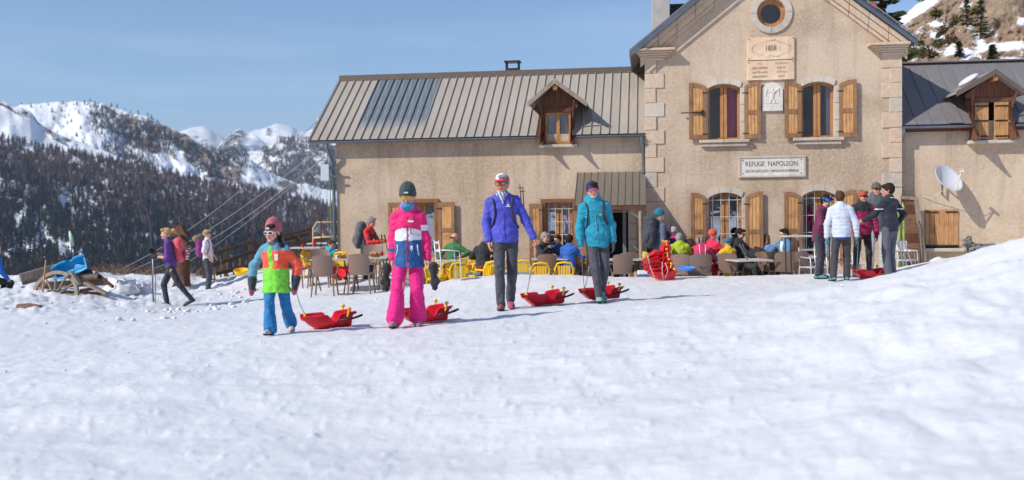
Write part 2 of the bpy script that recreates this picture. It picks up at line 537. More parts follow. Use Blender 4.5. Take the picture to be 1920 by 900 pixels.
# mid wooded ridge on the right
layer('wooded_ridge', [(-500, 420), (300, 330), (400, 290), (430, 281), (470, 291), (500, 273), (520, 263), (560, 254), (600, 256), (640, 250), (800, 230), (1000, 250)],
      470, 2300, 3300, M_RIDGE, lambda x, y: .42 + .4 * blob(x, y, [(540, 330, 25, 12, 20)]), seed=14, amp=5, damp=.06)
# snowy ridge with cliffs
RIDGE = [(-500, 260), (-100, 205), (0, 212), (40, 196), (80, 195), (105, 192), (140, 190.5), (190, 193), (203, 199), (225, 204), (250, 213), (275, 217), (300, 232), (320, 240), (345, 250), (370, 268), (400, 278), (430, 286), (470, 300), (520, 330), (560, 345), (600, 352), (680, 370), (1000, 420)]
def ridge_rock(x, y):
    r = blob(x, y, [(430, 322, 30, 18, 35), (388, 298, 22, 14, 40), (250, 234, 40, 16, 25), (305, 249, 42, 17, 28), (345, 266, 32, 15, 35), (270, 262, 36, 16, 35), (210, 212, 20, 7, 40), (385, 292, 24, 14, 45), (420, 312, 24, 16, 40), (400, 318, 18, 14, 60), (438, 322, 16, 14, 20), (290, 275, 18, 8, 50), (330, 290, 18, 8, 40), (355, 300, 20, 8, 40), (540, 350, 22, 10, 20)])
    gul = blob(x, y, [(334, 290, 32, 5.5, 47), (345, 305, 22, 6, 40), (270, 250, 14, 3, 60), (292, 225, 14, 3, 60)])
    return np.clip(r * 1.15 - gul * 1.3, 0, 1) * .95 + .04
layer('snowy_ridge', RIDGE, [(-500, 420), (200, 400), (640, 440), (1000, 450)], 1500, 2150, M_RIDGE, ridge_rock, seed=21, amp=4, damp=.05, nu=420, nv=110)
# near-left snow shoulder
layer('snow_shoulder', [(-500, 60), (-200, 120), (-60, 160), (0, 187), (25, 198), (58, 208), (75, 232), (110, 252), (150, 266), (200, 285), (280, 320), (400, 400), (1000, 560)],
      [(-500, 420), (1000, 600)], 1250, 1500, M_RIDGE, lambda x, y: .85 * blob(x, y, [(72, 226, 15, 7, 50), (95, 250, 25, 5, 35), (15, 202, 22, 3, 30), (50, 212, 16, 2.5, 20), (125, 262, 15, 3, 20)]), seed=33, amp=3, damp=.03)
# forested slope
FOREST = [(-500, 190), (-100, 245), (0, 256), (50, 268), (100, 282), (160, 290), (200, 297), (250, 306), (300, 320), (350, 332), (400, 342), (450, 350), (500, 358), (560, 370), (640, 394), (760, 430), (1000, 500)]
layer('forest_slope', FOREST, [(-500, 640), (1000, 640)], 640, 1300, M_FLOOR, lambda x, y: .34 + .35 * blob(x, y, [(120, 330, 160, 30, 10), (420, 420, 200, 40, 12)]), seed=41, amp=8, damp=.05, nu=300, nv=120)

# conifers
M_PINE = NT('pine_needles')
_oi = M_PINE.n('Attribute', attribute_name='tint').outputs['Fac']
M_PINE = M_PINE.out(Base_Color=M_PINE.mix(_oi, srgb(30, 38, 42), srgb(56, 62, 56)), Roughness=.8, Specular_IOR_Level=.15)
M_LARCH = NT('bare_larch')
_oi = M_LARCH.n('Attribute', attribute_name='tint').outputs['Fac']
M_LARCH = M_LARCH.out(Base_Color=M_LARCH.mix(_oi, srgb(84, 70, 68), srgb(124, 104, 96)), Roughness=.85, Specular_IOR_Level=.15)
def conifer_np(kind, seed, tiers=5, seg=7):
    r_ = np.random.RandomState(seed)
    Vs, Fs = [], []; n = 0
    # trunk
    a = np.arange(4) * math.pi / 2
    w = .018
    v = np.concatenate([np.stack([np.cos(a) * w, np.sin(a) * w, a * 0], -1), [[0, 0, .95]]])
    Vs.append(v); Fs += [(0, 1, 4), (1, 2, 4), (2, 3, 4), (3, 0, 4)]; n = 5
    wid = .245 if kind == 'pine' else .215
    for q in range(tiers):
        z0 = .1 + .8 * q / tiers + r_.uniform(-.02, .02)
        z1 = z0 + .26 * (1.1 - q / tiers * .4)
        R0 = wid * (1 - (q / tiers) ** 1.3 * .85)
        ph = r_.uniform(0, 6)
        ring = []
        for k in range(seg):
            t = ph + 2 * math.pi * k / seg
            rr_ = R0 * r_.uniform(.55, 1.2)
            ring.append((rr_ * math.cos(t), rr_ * math.sin(t), z0 + r_.uniform(-.04, .03)))
            t2 = t + math.pi / seg
            ring.append((R0 * .3 * math.cos(t2), R0 * .3 * math.sin(t2), z0 + .05))
        ring.append((r_.uniform(-.01, .01), r_.uniform(-.01, .01), min(z1, 1.02)))
        Vs.append(np.array(ring)); m = len(ring) - 1
        Fs += [(n + k, n + (k + 1) % m, n + m) for k in range(m)]
        n += len(ring)
    return np.concatenate(Vs), np.array(Fs)
TP = [conifer_np('pine', s, 4, 6) for s in range(4)]
TL = [conifer_np('larch', 50 + s, 4, 5) for s in range(4)]
TP2 = [conifer_np('pine', 80 + s, 3, 5) for s in range(4)]
TL2 = [conifer_np('larch', 90 + s, 3, 4) for s in range(4)]
TREE_ME = {}
for kd, lst, mt in (('pine', TP, M_PINE), ('larch', TL, M_LARCH)):
    TREE_ME[kd] = []
    for v, f in lst:
        me = mesh_np(kd + '_tree', v, f, [mt]); vattr(me, 'tint', nrs.rand(len(v)) * .6); TREE_ME[kd].append(me)
def crop_pts(name, n, dens, seed, xr=(-270, 800)):
    PX, PY, P = LAY[name]
    r_ = np.random.RandomState(seed)
    nv, nu = PX.shape
    x0_, x1_ = PX[0, 0], PX[0, -1]; j0_, j1_ = [(q - x0_) / (x1_ - x0_) * (nu - 1.01) for q in xr]
    i = r_.rand(n) * (nv - 1.01); j = j0_ + r_.rand(n) * (j1_ - j0_)
    # uniform in picture area
    i0 = i.astype(int); j0 = j.astype(int); fi = (i - i0)[:, None]; fj = (j - j0)[:, None]
    g = lambda A: (A[i0, j0] * (1 - fi) * (1 - fj) + A[i0 + 1, j0] * fi * (1 - fj) + A[i0, j0 + 1] * (1 - fi) * fj + A[i0 + 1, j0 + 1] * fi * fj)
    pos = g(P); px = g(PX[..., None])[:, 0]; py = g(PY[..., None])[:, 0]
    keep = r_.rand(n) < dens(px, py)
    return pos[keep], px[keep], py[keep], r_
def forest(name, lay, n, dens, hpx, pinef, seed, label, far=True, xr=(-270, 800)):
    pos, px, py, r_ = crop_pts(lay, n, dens, seed, xr)
    Vs, Fs, Ms, Ts = [], [], [], []; c = 0
    for k in range(len(pos)):
        pine = r_.rand() < pinef(px[k], py[k])
        v, f = ((TP2 if far else TP) if pine else (TL2 if far else TL))[r_.randint(4)]
        h = hpx * r_.uniform(.6, 1.25)
        a = r_.uniform(0, 6.28); ca, sa = math.cos(a) * r_.uniform(.75, 1.15), math.sin(a)
        Rz = np.array([[math.cos(a), -math.sin(a), 0], [math.sin(a), math.cos(a), 0], [0, 0, 1]]) * np.array([[r_.uniform(.8, 1.2)], [1], [1]])
        Vs.append(v @ Rz.T * h + pos[k] - np.array([0, 0, .04 * h])); Fs.append(f + c); c += len(v)
        Ms.append(np.full(len(f), 0 if pine else 1)); Ts.append(np.full(len(v), r_.rand()))
    me = mesh_np(name, np.concatenate(Vs), np.concatenate(Fs), [M_PINE, M_LARCH], np.concatenate(Ms))
    vattr(me, 'tint', np.concatenate(Ts))
    o = link(name, me)
    tag(o, label, 'forest', kind='stuff')
def dens_forest(px, py):
    edge = interp(FOREST, px)
    d = .93 - .38 * sstep(.1, .5, fbm(px / 28, py / 34, 3)) * sstep(330, 420, py)
    bare = sstep(.12, .45, fbm(px / 17 + 4, py / 20, 3)) * (1 - sstep(100, 260, px - .2 * (py - 350))) * .75
    glade = blob(px, py, [(201, 345, 5, 16, 0), (290, 448, 40, 5, 12), (40, 470, 24, 8, 0), (305, 312, 25, 4, 20)])
    return np.clip((d - bare - glade) * ((px > -260) & (px < 820)), 0, 1)
forest('forest', 'forest_slope', 37000, dens_forest, 9.8, lambda x, y: float(.12 + .75 * sstep(-10, 110, (y - interp(FOREST, x)) - 20 + 20 * vn2([x / 25], [y / 25])[0])), 3,
       'dense dark forest of pines and bare brown larches covering the slope below the ridge', False)
def dens_ridge(px, py):
    b = blob(px, py, [(185, 222, 18, 28, -20), (215, 240, 30, 22, 30), (245, 258, 40, 26, 30), (290, 262, 42, 24, 35), (330, 276, 34, 14, 40), (370, 292, 34, 14, 40), (410, 300, 40, 14, 30), (215, 285, 26, 14, 25), (260, 300, 34, 12, 20), (390, 318, 60, 9, 25), (440, 300, 40, 10, 20), (150, 275, 30, 5, 20)])
    g = blob(px, py, [(338, 292, 36, 8, 47), (170, 300, 50, 6, 22), (428, 322, 26, 13, 35), (385, 300, 14, 9, 40), (305, 232, 14, 4, 40)])
    return np.clip(b * (.95 + .6 * vn2(px / 9, py / 7)) - g + .03 * (py < 400), 0, 1)
forest('ridge_woods', 'snowy_ridge', 21000, dens_ridge, 9, lambda x, y: .75, 5, 'patchy dark pines clinging to the rocky snowy ridge', xr=(90, 660))
def dens_wr(px, py):
    g = blob(px, py, [(487, 318, 26, 9, 10), (545, 290, 14, 5, 0), (590, 362, 36, 7, 28), (520, 300, 20, 4, 10), (603, 300, 24, 5, 0)])
    return np.clip(1.0 * sstep(-.7, -.1, fbm(px / 30, py / 16, 3)) * (px > 350) * (px < 800) - g, 0, 1)
forest('far_woods', 'wooded_ridge', 15000, dens_wr, 15, lambda x, y: .45, 6, 'far woods of brown and green trees on the ridge left of the house roof', xr=(380, 740))
# lone trees that stand out on the snow
lone = [(42, 197), (90, 198), (99, 210), (140, 207), (133, 229), (147, 214), (172, 216), (127, 234), (103, 226), (163, 207), (144, 198), (117, 210), (184, 214), (192, 205), (157, 196), (75, 201), (152, 243), (146, 258), (160, 261), (120, 196), (210, 200), (244, 212), (260, 212), (286, 221), (291, 223), (276, 216), (220, 201), (235, 206), (296, 230), (60, 202)]
PXs, PYs, Pp = LAY['snowy_ridge']
for i, (px, py) in enumerate(lone):
    k = np.argmin((PXs - px) ** 2 + ((PYs - py) * 2) ** 2)
    p = Pp.reshape(-1, 3)[k]
    h_ = 7 + 2.5 * (i % 3)
    o = link('pine_tree', TREE_ME['pine'][i % 4], None, tuple(p), (0, 0, i), (h_ * 1.3, h_ * 1.3, h_))
    tag(o, 'small dark pine standing alone on the snowy ridge at far left', 'tree', 'lone pines on the snowy ridge')

# the mountain side behind the photographer (seen mirrored in the panes)
def back_mountain():
    az = np.linspace(math.radians(100), math.radians(262), 90); v = np.linspace(0, 1, 26)
    A, Vv = np.meshgrid(az, v)
    rad = 500 + 900 * Vv
    z = -60 + (330 + 70 * fbm(A * 4, A * 0 + 2, 4)) * Vv ** 1.1 + 25 * fbm(A * 9, Vv * 5, 4)
    P = np.stack([rad * np.sin(A), rad * np.cos(A), z], -1)
    idx = np.arange(P.shape[0] * P.shape[1]).reshape(P.shape[:2])
    Fq = np.stack([idx[:-1, :-1], idx[:-1, 1:], idx[1:, 1:], idx[1:, :-1]], -1).reshape(-1, 4)
    me = mesh_np('mountain', P.reshape(-1, 3), Fq, [M_FLOOR], smooth=True)
    vattr(me, 'rock', (1.15 + .3 * fbm(A * 12, Vv * 8, 4)).ravel())
    tag(link('mountain', me), kind='structure')
back_mountain()
# ------------------------------------------------------------------ house
TANY = .14
PSI = math.atan(TANY)
HX, HY, HZ = 3.2, 23.15, -.5
CP, SP = math.cos(PSI), math.sin(PSI)
def w2l(p):
    dx, dy = p[0] - HX, p[1] - HY
    return Vector((CP * dx - SP * dy, SP * dx + CP * dy, p[2] - HZ))
def l2w(u, v, z): return Vector((HX + CP * u + SP * v, HY - SP * u + CP * v, z + HZ))
def FP(px, py, w=0.):
    """house-local (u, z) of a picture point on the plane w metres in front of the main facade"""
    o = w2l((0, 0, CAMZ)); d = ray(px, py)
    dl = Vector((CP * d.x - SP * d.y, SP * d.x + CP * d.y, d.z))
    t = (-w - o.y) / dl.y
    p = o + dl * t
    return p.x, p.z
def wall_mat(name, a, b, c2, sc=1.):
    t = NT(name)
    c = t.co()
    big = t.noise(c, .55, 5, .6, .4)
    n = t.noise(t.co(scale=(1, 1, 1.3)), 13 * sc, 7, .68, .25)
    fine = t.noise(c, 38 * sc, 5, .7)
    col = t.mix(t.ramp(big, .40, .60), tuple(x * .93 for x in a), b)
    col = t.mix(t.ramp(n, .42, .72, 0, .55), col, c2)
    streak = t.noise(t.co(scale=(2.2, 2.2, .22)), 1.6, 5, .6)
    col = t.mix(t.ramp(streak, .52, .74, 0, .45), col, tuple(x * .62 for x in a))
    nb = t.bump(n, .6, .024)
    nb = t.bump(fine, .6, .008, nb)
    return t.out(Base_Color=col, Roughness=.92, Specular_IOR_Level=.15, Normal=nb)
M_WALL = wall_mat('roughcast', srgb(182, 157, 132), srgb(204, 181, 156), srgb(222, 205, 186))
M_STONE = wall_mat('cut_stone', srgb(208, 186, 162), srgb(202, 172, 146), srgb(222, 208, 190), .8)
M_STONE2 = wall_mat('grey_stone', srgb(186, 174, 158), srgb(206, 192, 176), srgb(214, 208, 198), .8)
M_SILL = wall_mat('sill_stone', srgb(196, 180, 162), srgb(212, 198, 180), srgb(170, 154, 138), .8)
M_WOODW = wood('window_wood', srgb(164, 108, 62), srgb(194, 140, 90))
M_SHFR = wood('shutter_frame_wood', srgb(126, 90, 62), srgb(168, 126, 90))
M_SHPL = wood('shutter_plank_wood', srgb(182, 126, 74), srgb(222, 174, 116), dark=srgb(120, 74, 42))
M_DKW = wood('dark_wood', srgb(78, 44, 30), srgb(112, 66, 44))
M_GREYW = wood('weathered_wood', srgb(128, 112, 98), srgb(164, 148, 132))
M_RAILW = wood('railing_wood', srgb(54, 42, 36), srgb(92, 72, 58), 'X')
M_PLANKW = wood('larch_plank', srgb(168, 118, 72), srgb(206, 158, 108), dark=srgb(96, 60, 36))
M_IRON = plain('painted_iron', srgb(214, 210, 200), .5, 0)
M_DARK = plain('dark_iron', srgb(46, 42, 42), .5, .3)
M_ZINC = plain('zinc_gutter', srgb(112, 120, 130), .42, .6, .15, 3)
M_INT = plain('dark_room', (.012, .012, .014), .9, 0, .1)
M_LACE = plain('lace_curtain', srgb(196, 200, 206), .9)
M_PINKC = plain('pink_curtain', srgb(244, 44, 128), .8)
M_MAROON = plain('purple_curtain', srgb(190, 36, 100), .8)
M_WHITEC = plain('white_curtain', srgb(206, 214, 222), .8)
def glass_mat():
    t = NT('window_glass')
    n = t.bump(t.noise(t.co(), 2.0, 2, .5, .6), .10, .03)
    gl = t.n('BsdfGlossy', {'Roughness': .03, 'Normal': n, 'Color': (.9, .95, 1.)})
    tr = t.n('BsdfTransparent', {'Color': (.90, .93, .95)})
    fr = t.n('LayerWeight', {'Blend': .35})
    f = t.ramp(fr.outputs['Facing'], 0, 1, .27, .9)
    mx = t.n('MixShader', {0: f, 1: tr.outputs[0], 2: gl.outputs[0]})
    t.t.links.new(mx.outputs[0], t.t.nodes['Material Output'].inputs[0])
    return t.m
M_GLASS = glass_mat()
def roof_mat(name, zinc=False, base=srgb(162, 152, 140), b2=srgb(186, 176, 164)):
    t = NT(name)
    c = t.co()
    n = t.noise(t.co(scale=(1.4, .35, .35)), 2.2, 5, .6)
    sp = t.noise(c, 16, 6, .75)
    oi = t.n('ObjectInfo').outputs['Random']
    col = t.mix(t.ramp(n, .3, .7), base, b2)
    col = t.mix(t.math('MULTIPLY', oi, .30), col, tuple(x * .72 for x in base))
    col = t.mix(t.ramp(sp, .66, .74, 0, .6), col, srgb(84, 66, 54))
    if zinc:
        # bare zinc sheets whose brown coating has gone from the upper part
        sx = t.n('SeparateXYZ', {0: t.n('TexCoord').outputs['Object']}).outputs
        st = t.noise(t.co(scale=(9, .8, .8)), 1.6, 5, .65)
        h = t.math('ADD', sx[1], t.math('MULTIPLY', t.math('SUBTRACT', st, .5), 1.1))
        f = t.ramp(h, .35, .95)
        z = t.mix(t.ramp(t.noise(t.co(scale=(7, .5, .5)), 2.4, 5, .7), .35, .65), srgb(88, 98, 106), srgb(134, 142, 148))
        col = t.mix(f, col, z)
    return t.out(Base_Color=col, Roughness=t.ramp(sp, .3, .7, .42, .6), Metallic=0., Normal=t.bump(t.noise(c, 3.5, 4), .25, .02))
M_ROOF = roof_mat('brown_metal_sheet')
M_ROOFZ = roof_mat('bare_zinc_sheet', True)
M_ROOFG = roof_mat('grey_metal_sheet', False, srgb(116, 112, 114), srgb(140, 134, 134))
M_FLASH = plain('metal_flashing', srgb(112, 98, 88), .5, .3, .1, 2)

# ---- shared shapes, all in facade space: x along the facade, y into it, z up
def arch_pts(u0, u1, z0, z1, rise, n=10):
    """opening outline, z1 = height of the springing, rise above it"""
    if rise <= 0: return [(u0, z0), (u1, z0), (u1, z1), (u0, z1)]
    w = (u1 - u0) / 2; Rr = (w * w + rise * rise) / (2 * rise); cz = z1 + rise - Rr; cu = (u0 + u1) / 2
    a = math.asin(w / Rr)
    pts = [(u0, z0), (u1, z0)]
    for k in range(n + 1):
        t = a - 2 * a * k / n
        pts.append((cu + Rr * math.sin(t), cz + Rr * math.cos(t)))
    return pts
def circle_pts(cu, cz, r, n=32):
    return [(cu + r * math.cos(2 * math.pi * k / n), cz + r * math.sin(2 * math.pi * k / n)) for k in range(n)]
def wall_mb(outer, holes, v0=0., depth=.30, back=None):
    """front sheet with real openings and their reveals"""
    mb = MB()
    loops = [[Vector((x, z, 0)) for x, z in outer]] + [[Vector((x, z, 0)) for x, z in h] for h in holes]
    tri = geometry.tessellate_polygon(loops)
    flat = [p for l in loops for p in l]
    mb.add([(p.x, v0, p.y) for p in flat], [tuple(t) for t in tri])
    for l in loops:
        n = len(l)
        vs = [(p.x, v0, p.y) for p in l] + [(p.x, v0 + depth, p.y) for p in l]
        mb.add(vs, [(i, (i + 1) % n, n + (i + 1) % n, n + i) for i in range(n)])
    return mb
def uvoff(pts, d):
    # crude outward offset of an outline about its centre line
    out = []; n = len(pts)
    for i in range(n):
        a = Vector(pts[i - 1]); b = Vector(pts[i]); c = Vector(pts[(i + 1) % n])
        e1 = (b - a).normalized(); e2 = (c - b).normalized()
        nn_ = (Vector((e1.y, -e1.x)) + Vector((e2.y, -e2.x)))
        nn_.normalize()
        k = 1 / max(.5, nn_.dot(Vector((e2.y, -e2.x))))
        out.append((b.x + nn_.x * d * k, b.y + nn_.y * d * k))
    return out
def ring_mb(mb, outer, inner, y0, y1):
    n = len(outer)
    vs = [(x, y0, z) for x, z in outer] + [(x, y0, z) for x, z in inner] + [(x, y1, z) for x, z in outer] + [(x, y1, z) for x, z in inner]
    fs = []
    for i in range(n):
        j = (i + 1) % n
        fs += [(i, j, n + j, n + i), (2 * n + i, 3 * n + i, 3 * n + j, 2 * n + j), (i, 2 * n + i, 2 * n + j, j), (n + i, n + j, 3 * n + j, 3 * n + i)]
    return mb.add(vs, fs)

def top_z(pts, u):
    """height of an outline's upper edge at u"""
    z = -1e9; n = len(pts)
    for i in range(n):
        a, b = pts[i], pts[(i + 1) % n]
        if (a[0] - u) * (b[0] - u) <= 0 and abs(a[0] - b[0]) > 1e-6:
            t = (u - a[0]) / (b[0] - a[0]); z = max(z, a[1] + (b[1] - a[1]) * t)
    return z
def window(parent, op, v, curtains=(), bars=None, rows=1, wm=None, label=None):
    """frame + stiles, panes, curtains behind, iron bars in front; op = opening outline"""
    wm = wm or M_WOODW
    us = [p[0] for p in op]; zs = [p[1] for p in op]
    u0, u1, z0 = min(us), max(us), min(zs)
    fr = MB(); inner = uvoff(op, -.055)
    ring_mb(fr, uvoff(op, -.003), inner, v + .14, v + .20)
    cu = (u0 + u1) / 2; zt = top_z(inner, cu)
    fr.box(cu - .075, cu - .006, v + .13, v + .19, z0 + .05, zt)
    fr.box(cu + .006, cu + .075, v + .13, v + .19, z0 + .05, zt)
    f = fr.build('window', wm, parent, label=label)
    for s in (0, 1):
        a, b = (u0 + .055, cu - .075) if s == 0 else (cu + .075, u1 - .055)
        for r in range(rows):
            za = z0 + .05 + (zt - z0 - .05) * r / rows; zb = z0 + .05 + (zt - z0 - .05) * (r + 1) / rows
            m = MB()
            if r == rows - 1:
                k = 6; P = [(a, za), (b, za)] + [(b + (a - b) * q / k, top_z(inner, min(max(b + (a - b) * q / k, u0 + .06), u1 - .06))) for q in range(k + 1)]
                m.prism(P, v + .165, v + .172)
            else: m.box(a, b, v + .165, v + .172, za, zb - .02)
            m.build('pane', M_GLASS, f)
            if r and rows > 1: MB().box(a, b, v + .155, v + .18, za - .02, za).build('glazing_bar', wm, f)
    for ci, (c0, c1, zc, mat) in enumerate(curtains):
        m = MB(); N = 14; cs = u0 + (u1 - u0) * c0; ce = u0 + (u1 - u0) * c1; zb = z0 + (zt - z0) * zc
        vs = []
        for q in range(N + 1):
            x = cs + (ce - cs) * q / N
            vs += [(x, v + .245 - .018 * ci + .01 * math.sin(q * 2.2), zb), (x, v + .245 - .018 * ci + .01 * math.sin(q * 2.2 + .5), zt)]
        m.add(vs, [(2 * q, 2 * q + 2, 2 * q + 3, 2 * q + 1) for q in range(N)])
        m.build('curtain', mat, f, smooth=True)
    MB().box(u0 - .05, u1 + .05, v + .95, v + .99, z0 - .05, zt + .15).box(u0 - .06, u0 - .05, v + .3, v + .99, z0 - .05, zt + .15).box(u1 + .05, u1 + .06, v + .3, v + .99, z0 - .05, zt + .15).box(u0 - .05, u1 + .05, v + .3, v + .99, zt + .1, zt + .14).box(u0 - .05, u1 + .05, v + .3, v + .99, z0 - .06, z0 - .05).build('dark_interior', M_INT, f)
    if bars:
        nv_, nh_ = bars
        m = MB()
        for q in range(nv_):
            x = u0 + (u1 - u0) * (q + .5) / nv_
            m.tube([(x, v + .06, z0 + .01), (x, v + .06, top_z(op, x) - .01)], .008, 6, False)
        for q in range(nh_):
            z = z0 + (zt - z0) * (q + .7) / nh_
            if z < zt - .03: m.tube([(u0 + .01, v + .06, z), (u1 - .01, v + .06, z)], .008, 6, False)
        m.build('window_grille', M_IRON, f)
    return f
def shutter(parent, u0, u1, z0, zin, zout, hinge, ang=4, planks=3, w=.03, label=None, rows=2, mat=None, flat=False):
    """open shutter leaf flat on the wall; hinge 'L'/'R' = side nearest its window. zin/zout top heights at that side / the free side"""
    W = abs(u1 - u0); hx = u1 if hinge == 'R' else u0
    sgn = -1 if hinge == 'R' else 1
    root_rot = (0, 0, sgn * -R(ang))
    th_ = .038; st = .075
    def tz(x):  # x = distance from hinge
        t = x / W
        return zin + (zout - zin) * t + (abs(zin - zout) * .35 * math.sin(math.pi * t))
    m = MB()
    X = lambda x: sgn * x
    def quad(xa, xb, za, zb0, zb1, y0, y1):
        P = [(X(xa), za), (X(xb), za), (X(xb), zb1), (X(xa), zb0)]
        m.prism(P, y0, y1)
    quad(0, st, z0, tz(0), tz(st), -w - th_, -w)
    quad(W - st, W, z0, tz(W - st), tz(W), -w - th_, -w)
    k = 4
    for q in range(k):
        xa = st + (W - 2 * st) * q / k; xb = st + (W - 2 * st) * (q + 1) / k
        P = [(X(xa), tz(xa) - .1), (X(xb), tz(xb) - .1), (X(xb), tz(xb)), (X(xa), tz(xa))]
        m.prism(P, -w - th_ + .002, -w)
    m.box(min(X(st), X(W - st)), max(X(st), X(W - st)), -w - th_ + .002, -w, z0, z0 + .1)
    H_ = min(tz(0), tz(W)) - z0
    mids = [z0 + H_ * .5] if rows == 2 else []
    for mz in mids: m.box(min(X(st), X(W - st)), max(X(st), X(W - st)), -w - th_ + .002, -w, mz - .05, mz + .05)
    o = m.build('shutter', mat or M_SHFR, parent, label=label, loc=(hx, 0, 0), rot=root_rot)
    pl = (W - 2 * st) / planks
    for q in range(planks):
        xa = st + pl * q + .004; xb = st + pl * (q + 1) - .004
        for (za, zb) in ([(z0 + .1, mids[0] - .05), (mids[0] + .05, None)] if mids else [(z0 + .1, None)]):
            t0 = tz(xa) - .1 if zb is None else zb; t1 = tz(xb) - .1 if zb is None else zb
            pm = MB(); P = [(X(xa), za), (X(xb), za), (X(xb), t1), (X(xa), t0)]
            pm.prism(P, -w - th_ + .012 + rng.uniform(-.002, .002), -w - .004)
            pm.build('plank', M_SHPL, o)
    for hz in (z0 + .12, z0 + H_ - .15):
        MB().box(min(X(-.04), X(.09)), max(X(-.04), X(.09)), -w - th_ - .006, -w - th_ - .001, hz - .012, hz + .012).build('hinge_strap', M_DARK, o)
    return o
def stones_arch(parent, op_in, cu, thick, v, rise_r, n=3, a0=None):
    """voussoirs over an arched opening; each stone its own mesh"""
    pts = [p for p in op_in[2:]]  # right springing to left springing
    m_ = len(pts) - 1
    n_out = []
    c = Vector((cu, pts[0][1] - rise_r))
    for q in range(n):
        i0 = round(q * m_ / n); i1 = round((q + 1) * m_ / n)
        mb = MB(); inn = pts[i0:i1 + 1]
        outp = []
        for p in inn:
            d = (Vector(p) - c).normalized(); outp.append((p[0] + d.x * thick, p[1] + d.y * thick))
        g = .004
        poly = inn + outp[::-1]
        cx = sum(p[0] for p in poly) / len(poly)
        poly = [(p[0] + (g if p[0] < cx else -g), p[1]) for p in poly]
        y0 = v - .028 - rng.uniform(0, .006)
        mb.prism(poly, y0, v + .1)
        mb.build('arch_stone', M_STONE2, parent)

# ============================ main house
main = empty('stone_house', (HX, HY, HZ), -PSI, 'tall beige stone house with gabled front, round window and corner quoins', 'house')
uL = FP(1211, 250)[0]; uR = FP(1690, 250)[0]
def shp(px0, px1, pyt, pyb, w=0):
    c = (px0 + px1) / 2; u0 = FP(px0, (pyt + pyb) / 2, w)[0]; u1 = FP(px1, (pyt + pyb) / 2, w)[0]
    return u0, u1, FP(c, pyb, w)[1], FP(c, pyt, w)[1]
holes = []; wins = []
SL = math.tan(R(38.3))
ue, ze = FP(1180, 95, .26); ue2, ze2 = FP(1720, 76, .26)
uc = (uL + uR) / 2
zrk = (ze + ze2) / 2
apex = zrk + SL * (ue2 - ue) / 2
rakez = lambda u: apex - SL * abs(u - uc)
for (a, b, t, bo, rise) in [(1327, 1388, 157, 262, .10), (1503, 1564, 153, 258, .10), (1329, 1391, 361, 472, .11), (1505, 1566, 357, 470, .11)]:
    u0, u1, z0, z1 = shp(a, b, t, bo)
    if z0 < 1.45: z0 = max(.5, z0 - .25)
    op = arch_pts(u0, u1, z0, z1 - rise, rise, 12)
    holes.append(op); wins.append((u0, u1, z0, z1 - rise, rise, op))
rcu, rcz = FP(1446, 24)
rr_ = abs(FP(1446 + 27, 24)[0] - rcu)
holes.append(circle_pts(rcu, rcz, rr_, 40))
VX = .24
outer = [(uL, -.3), (uR, -.3), (uR, rakez(uR) - .10), (uc, apex - .10), (uL, rakez(uL) - .10)]
wall_mb(outer, holes, 0, VX).build('wall', M_WALL, main)
DEP = 9.0
MB().box(uL, uL + .3, .24, DEP, -.3, rakez(uL) - .12).box(uR - .3, uR, .24, DEP, -.3, rakez(uR) - .12).build('wall', M_WALL, main)
MB().prism([(uL, -.3), (uR, -.3), (uR, rakez(uR) - .12), (uc, apex - .12), (uL, rakez(uL) - .12)], DEP, DEP + .3).build('wall', M_WALL, main)
# windows
cur = [[(.52, .98, .0, M_MAROON), (.62, .82, .0, M_PINKC)], [(.80, .98, .0, M_WHITEC)], [], []]
for i, (u0, u1, z0, z1, rise, op) in enumerate(wins):
    low = i > 1
    window(main, op, .0, curtains=cur[i], bars=(4, 4) if low else None, rows=1)
    wmid = (u1 - u0) / 2
    Rr = (wmid ** 2 + rise ** 2) / (2 * rise)
    arch_out = .15
    # surround: arch stones, jamb stones
    pts_out = arch_pts(u0, u1, z0, z1, rise, 12)
    stones_arch(main, pts_out, (u0 + u1) / 2, .14, 0, 1.2, 3)
    for s, uu in ((-1, u0), (1, u1)):
        nz = 3
        for q in range(nz):
            a = z0 + (z1 - z0) * q / nz; b = z0 + (z1 - z0) * (q + 1) / nz
            x0, x1 = (uu - .115, uu - .002) if s < 0 else (uu + .002, uu + .115)
            MB().bbox(x0, x1, -.022 - rng.uniform(0, .006), .1, a + .004, b - .004, .006).build('jamb_stone', M_STONE2, main)
    if not low:
        mid = (u0 + u1) / 2
        for (a, b, zt, zb, p) in ((u0 - .20, mid - .003, z0 - .002, z0 - .075, .13), (mid + .003, u1 + .20, z0 - .002, z0 - .075, .13), (u0 - .15, u1 + .15, z0 - .08, z0 - .16, .09)):
            MB().bbox(a, b, -p, .05, zb, zt, .012).build('sill_stone', M_SILL, main)
# shutters
SH = [(1292, 1324, 262, 159, 156, 'R', 0), (1396, 1427, 260, 158, 153, 'L', 0), (1470, 1501, 259, 156, 153, 'R', 0), (1573, 1606, 257, 154, 150, 'L', 0),
      (1294, 1323, 470, 366, 363, 'R', 1), (1397, 1430, 470, 366, 361, 'L', 1), (1469, 1501, 470, 364, 361, 'R', 1), (1574, 1605, 470, 362, 358, 'L', 1)]
for (a, b, bo, tin, tout, hg, low) in SH:
    u0, u1 = FP(a, 300)[0], FP(b, 300)[0]
    c = (a + b) / 2
    zb = FP(c, bo)[1]
    if low: zb = .55
    shutter(main, u0, u1, zb, FP(c, tin)[1] - .05, FP(c, tout)[1] + (.0 if not low else .02), hg, ang=5 if hg == 'R' else 4, planks=3)
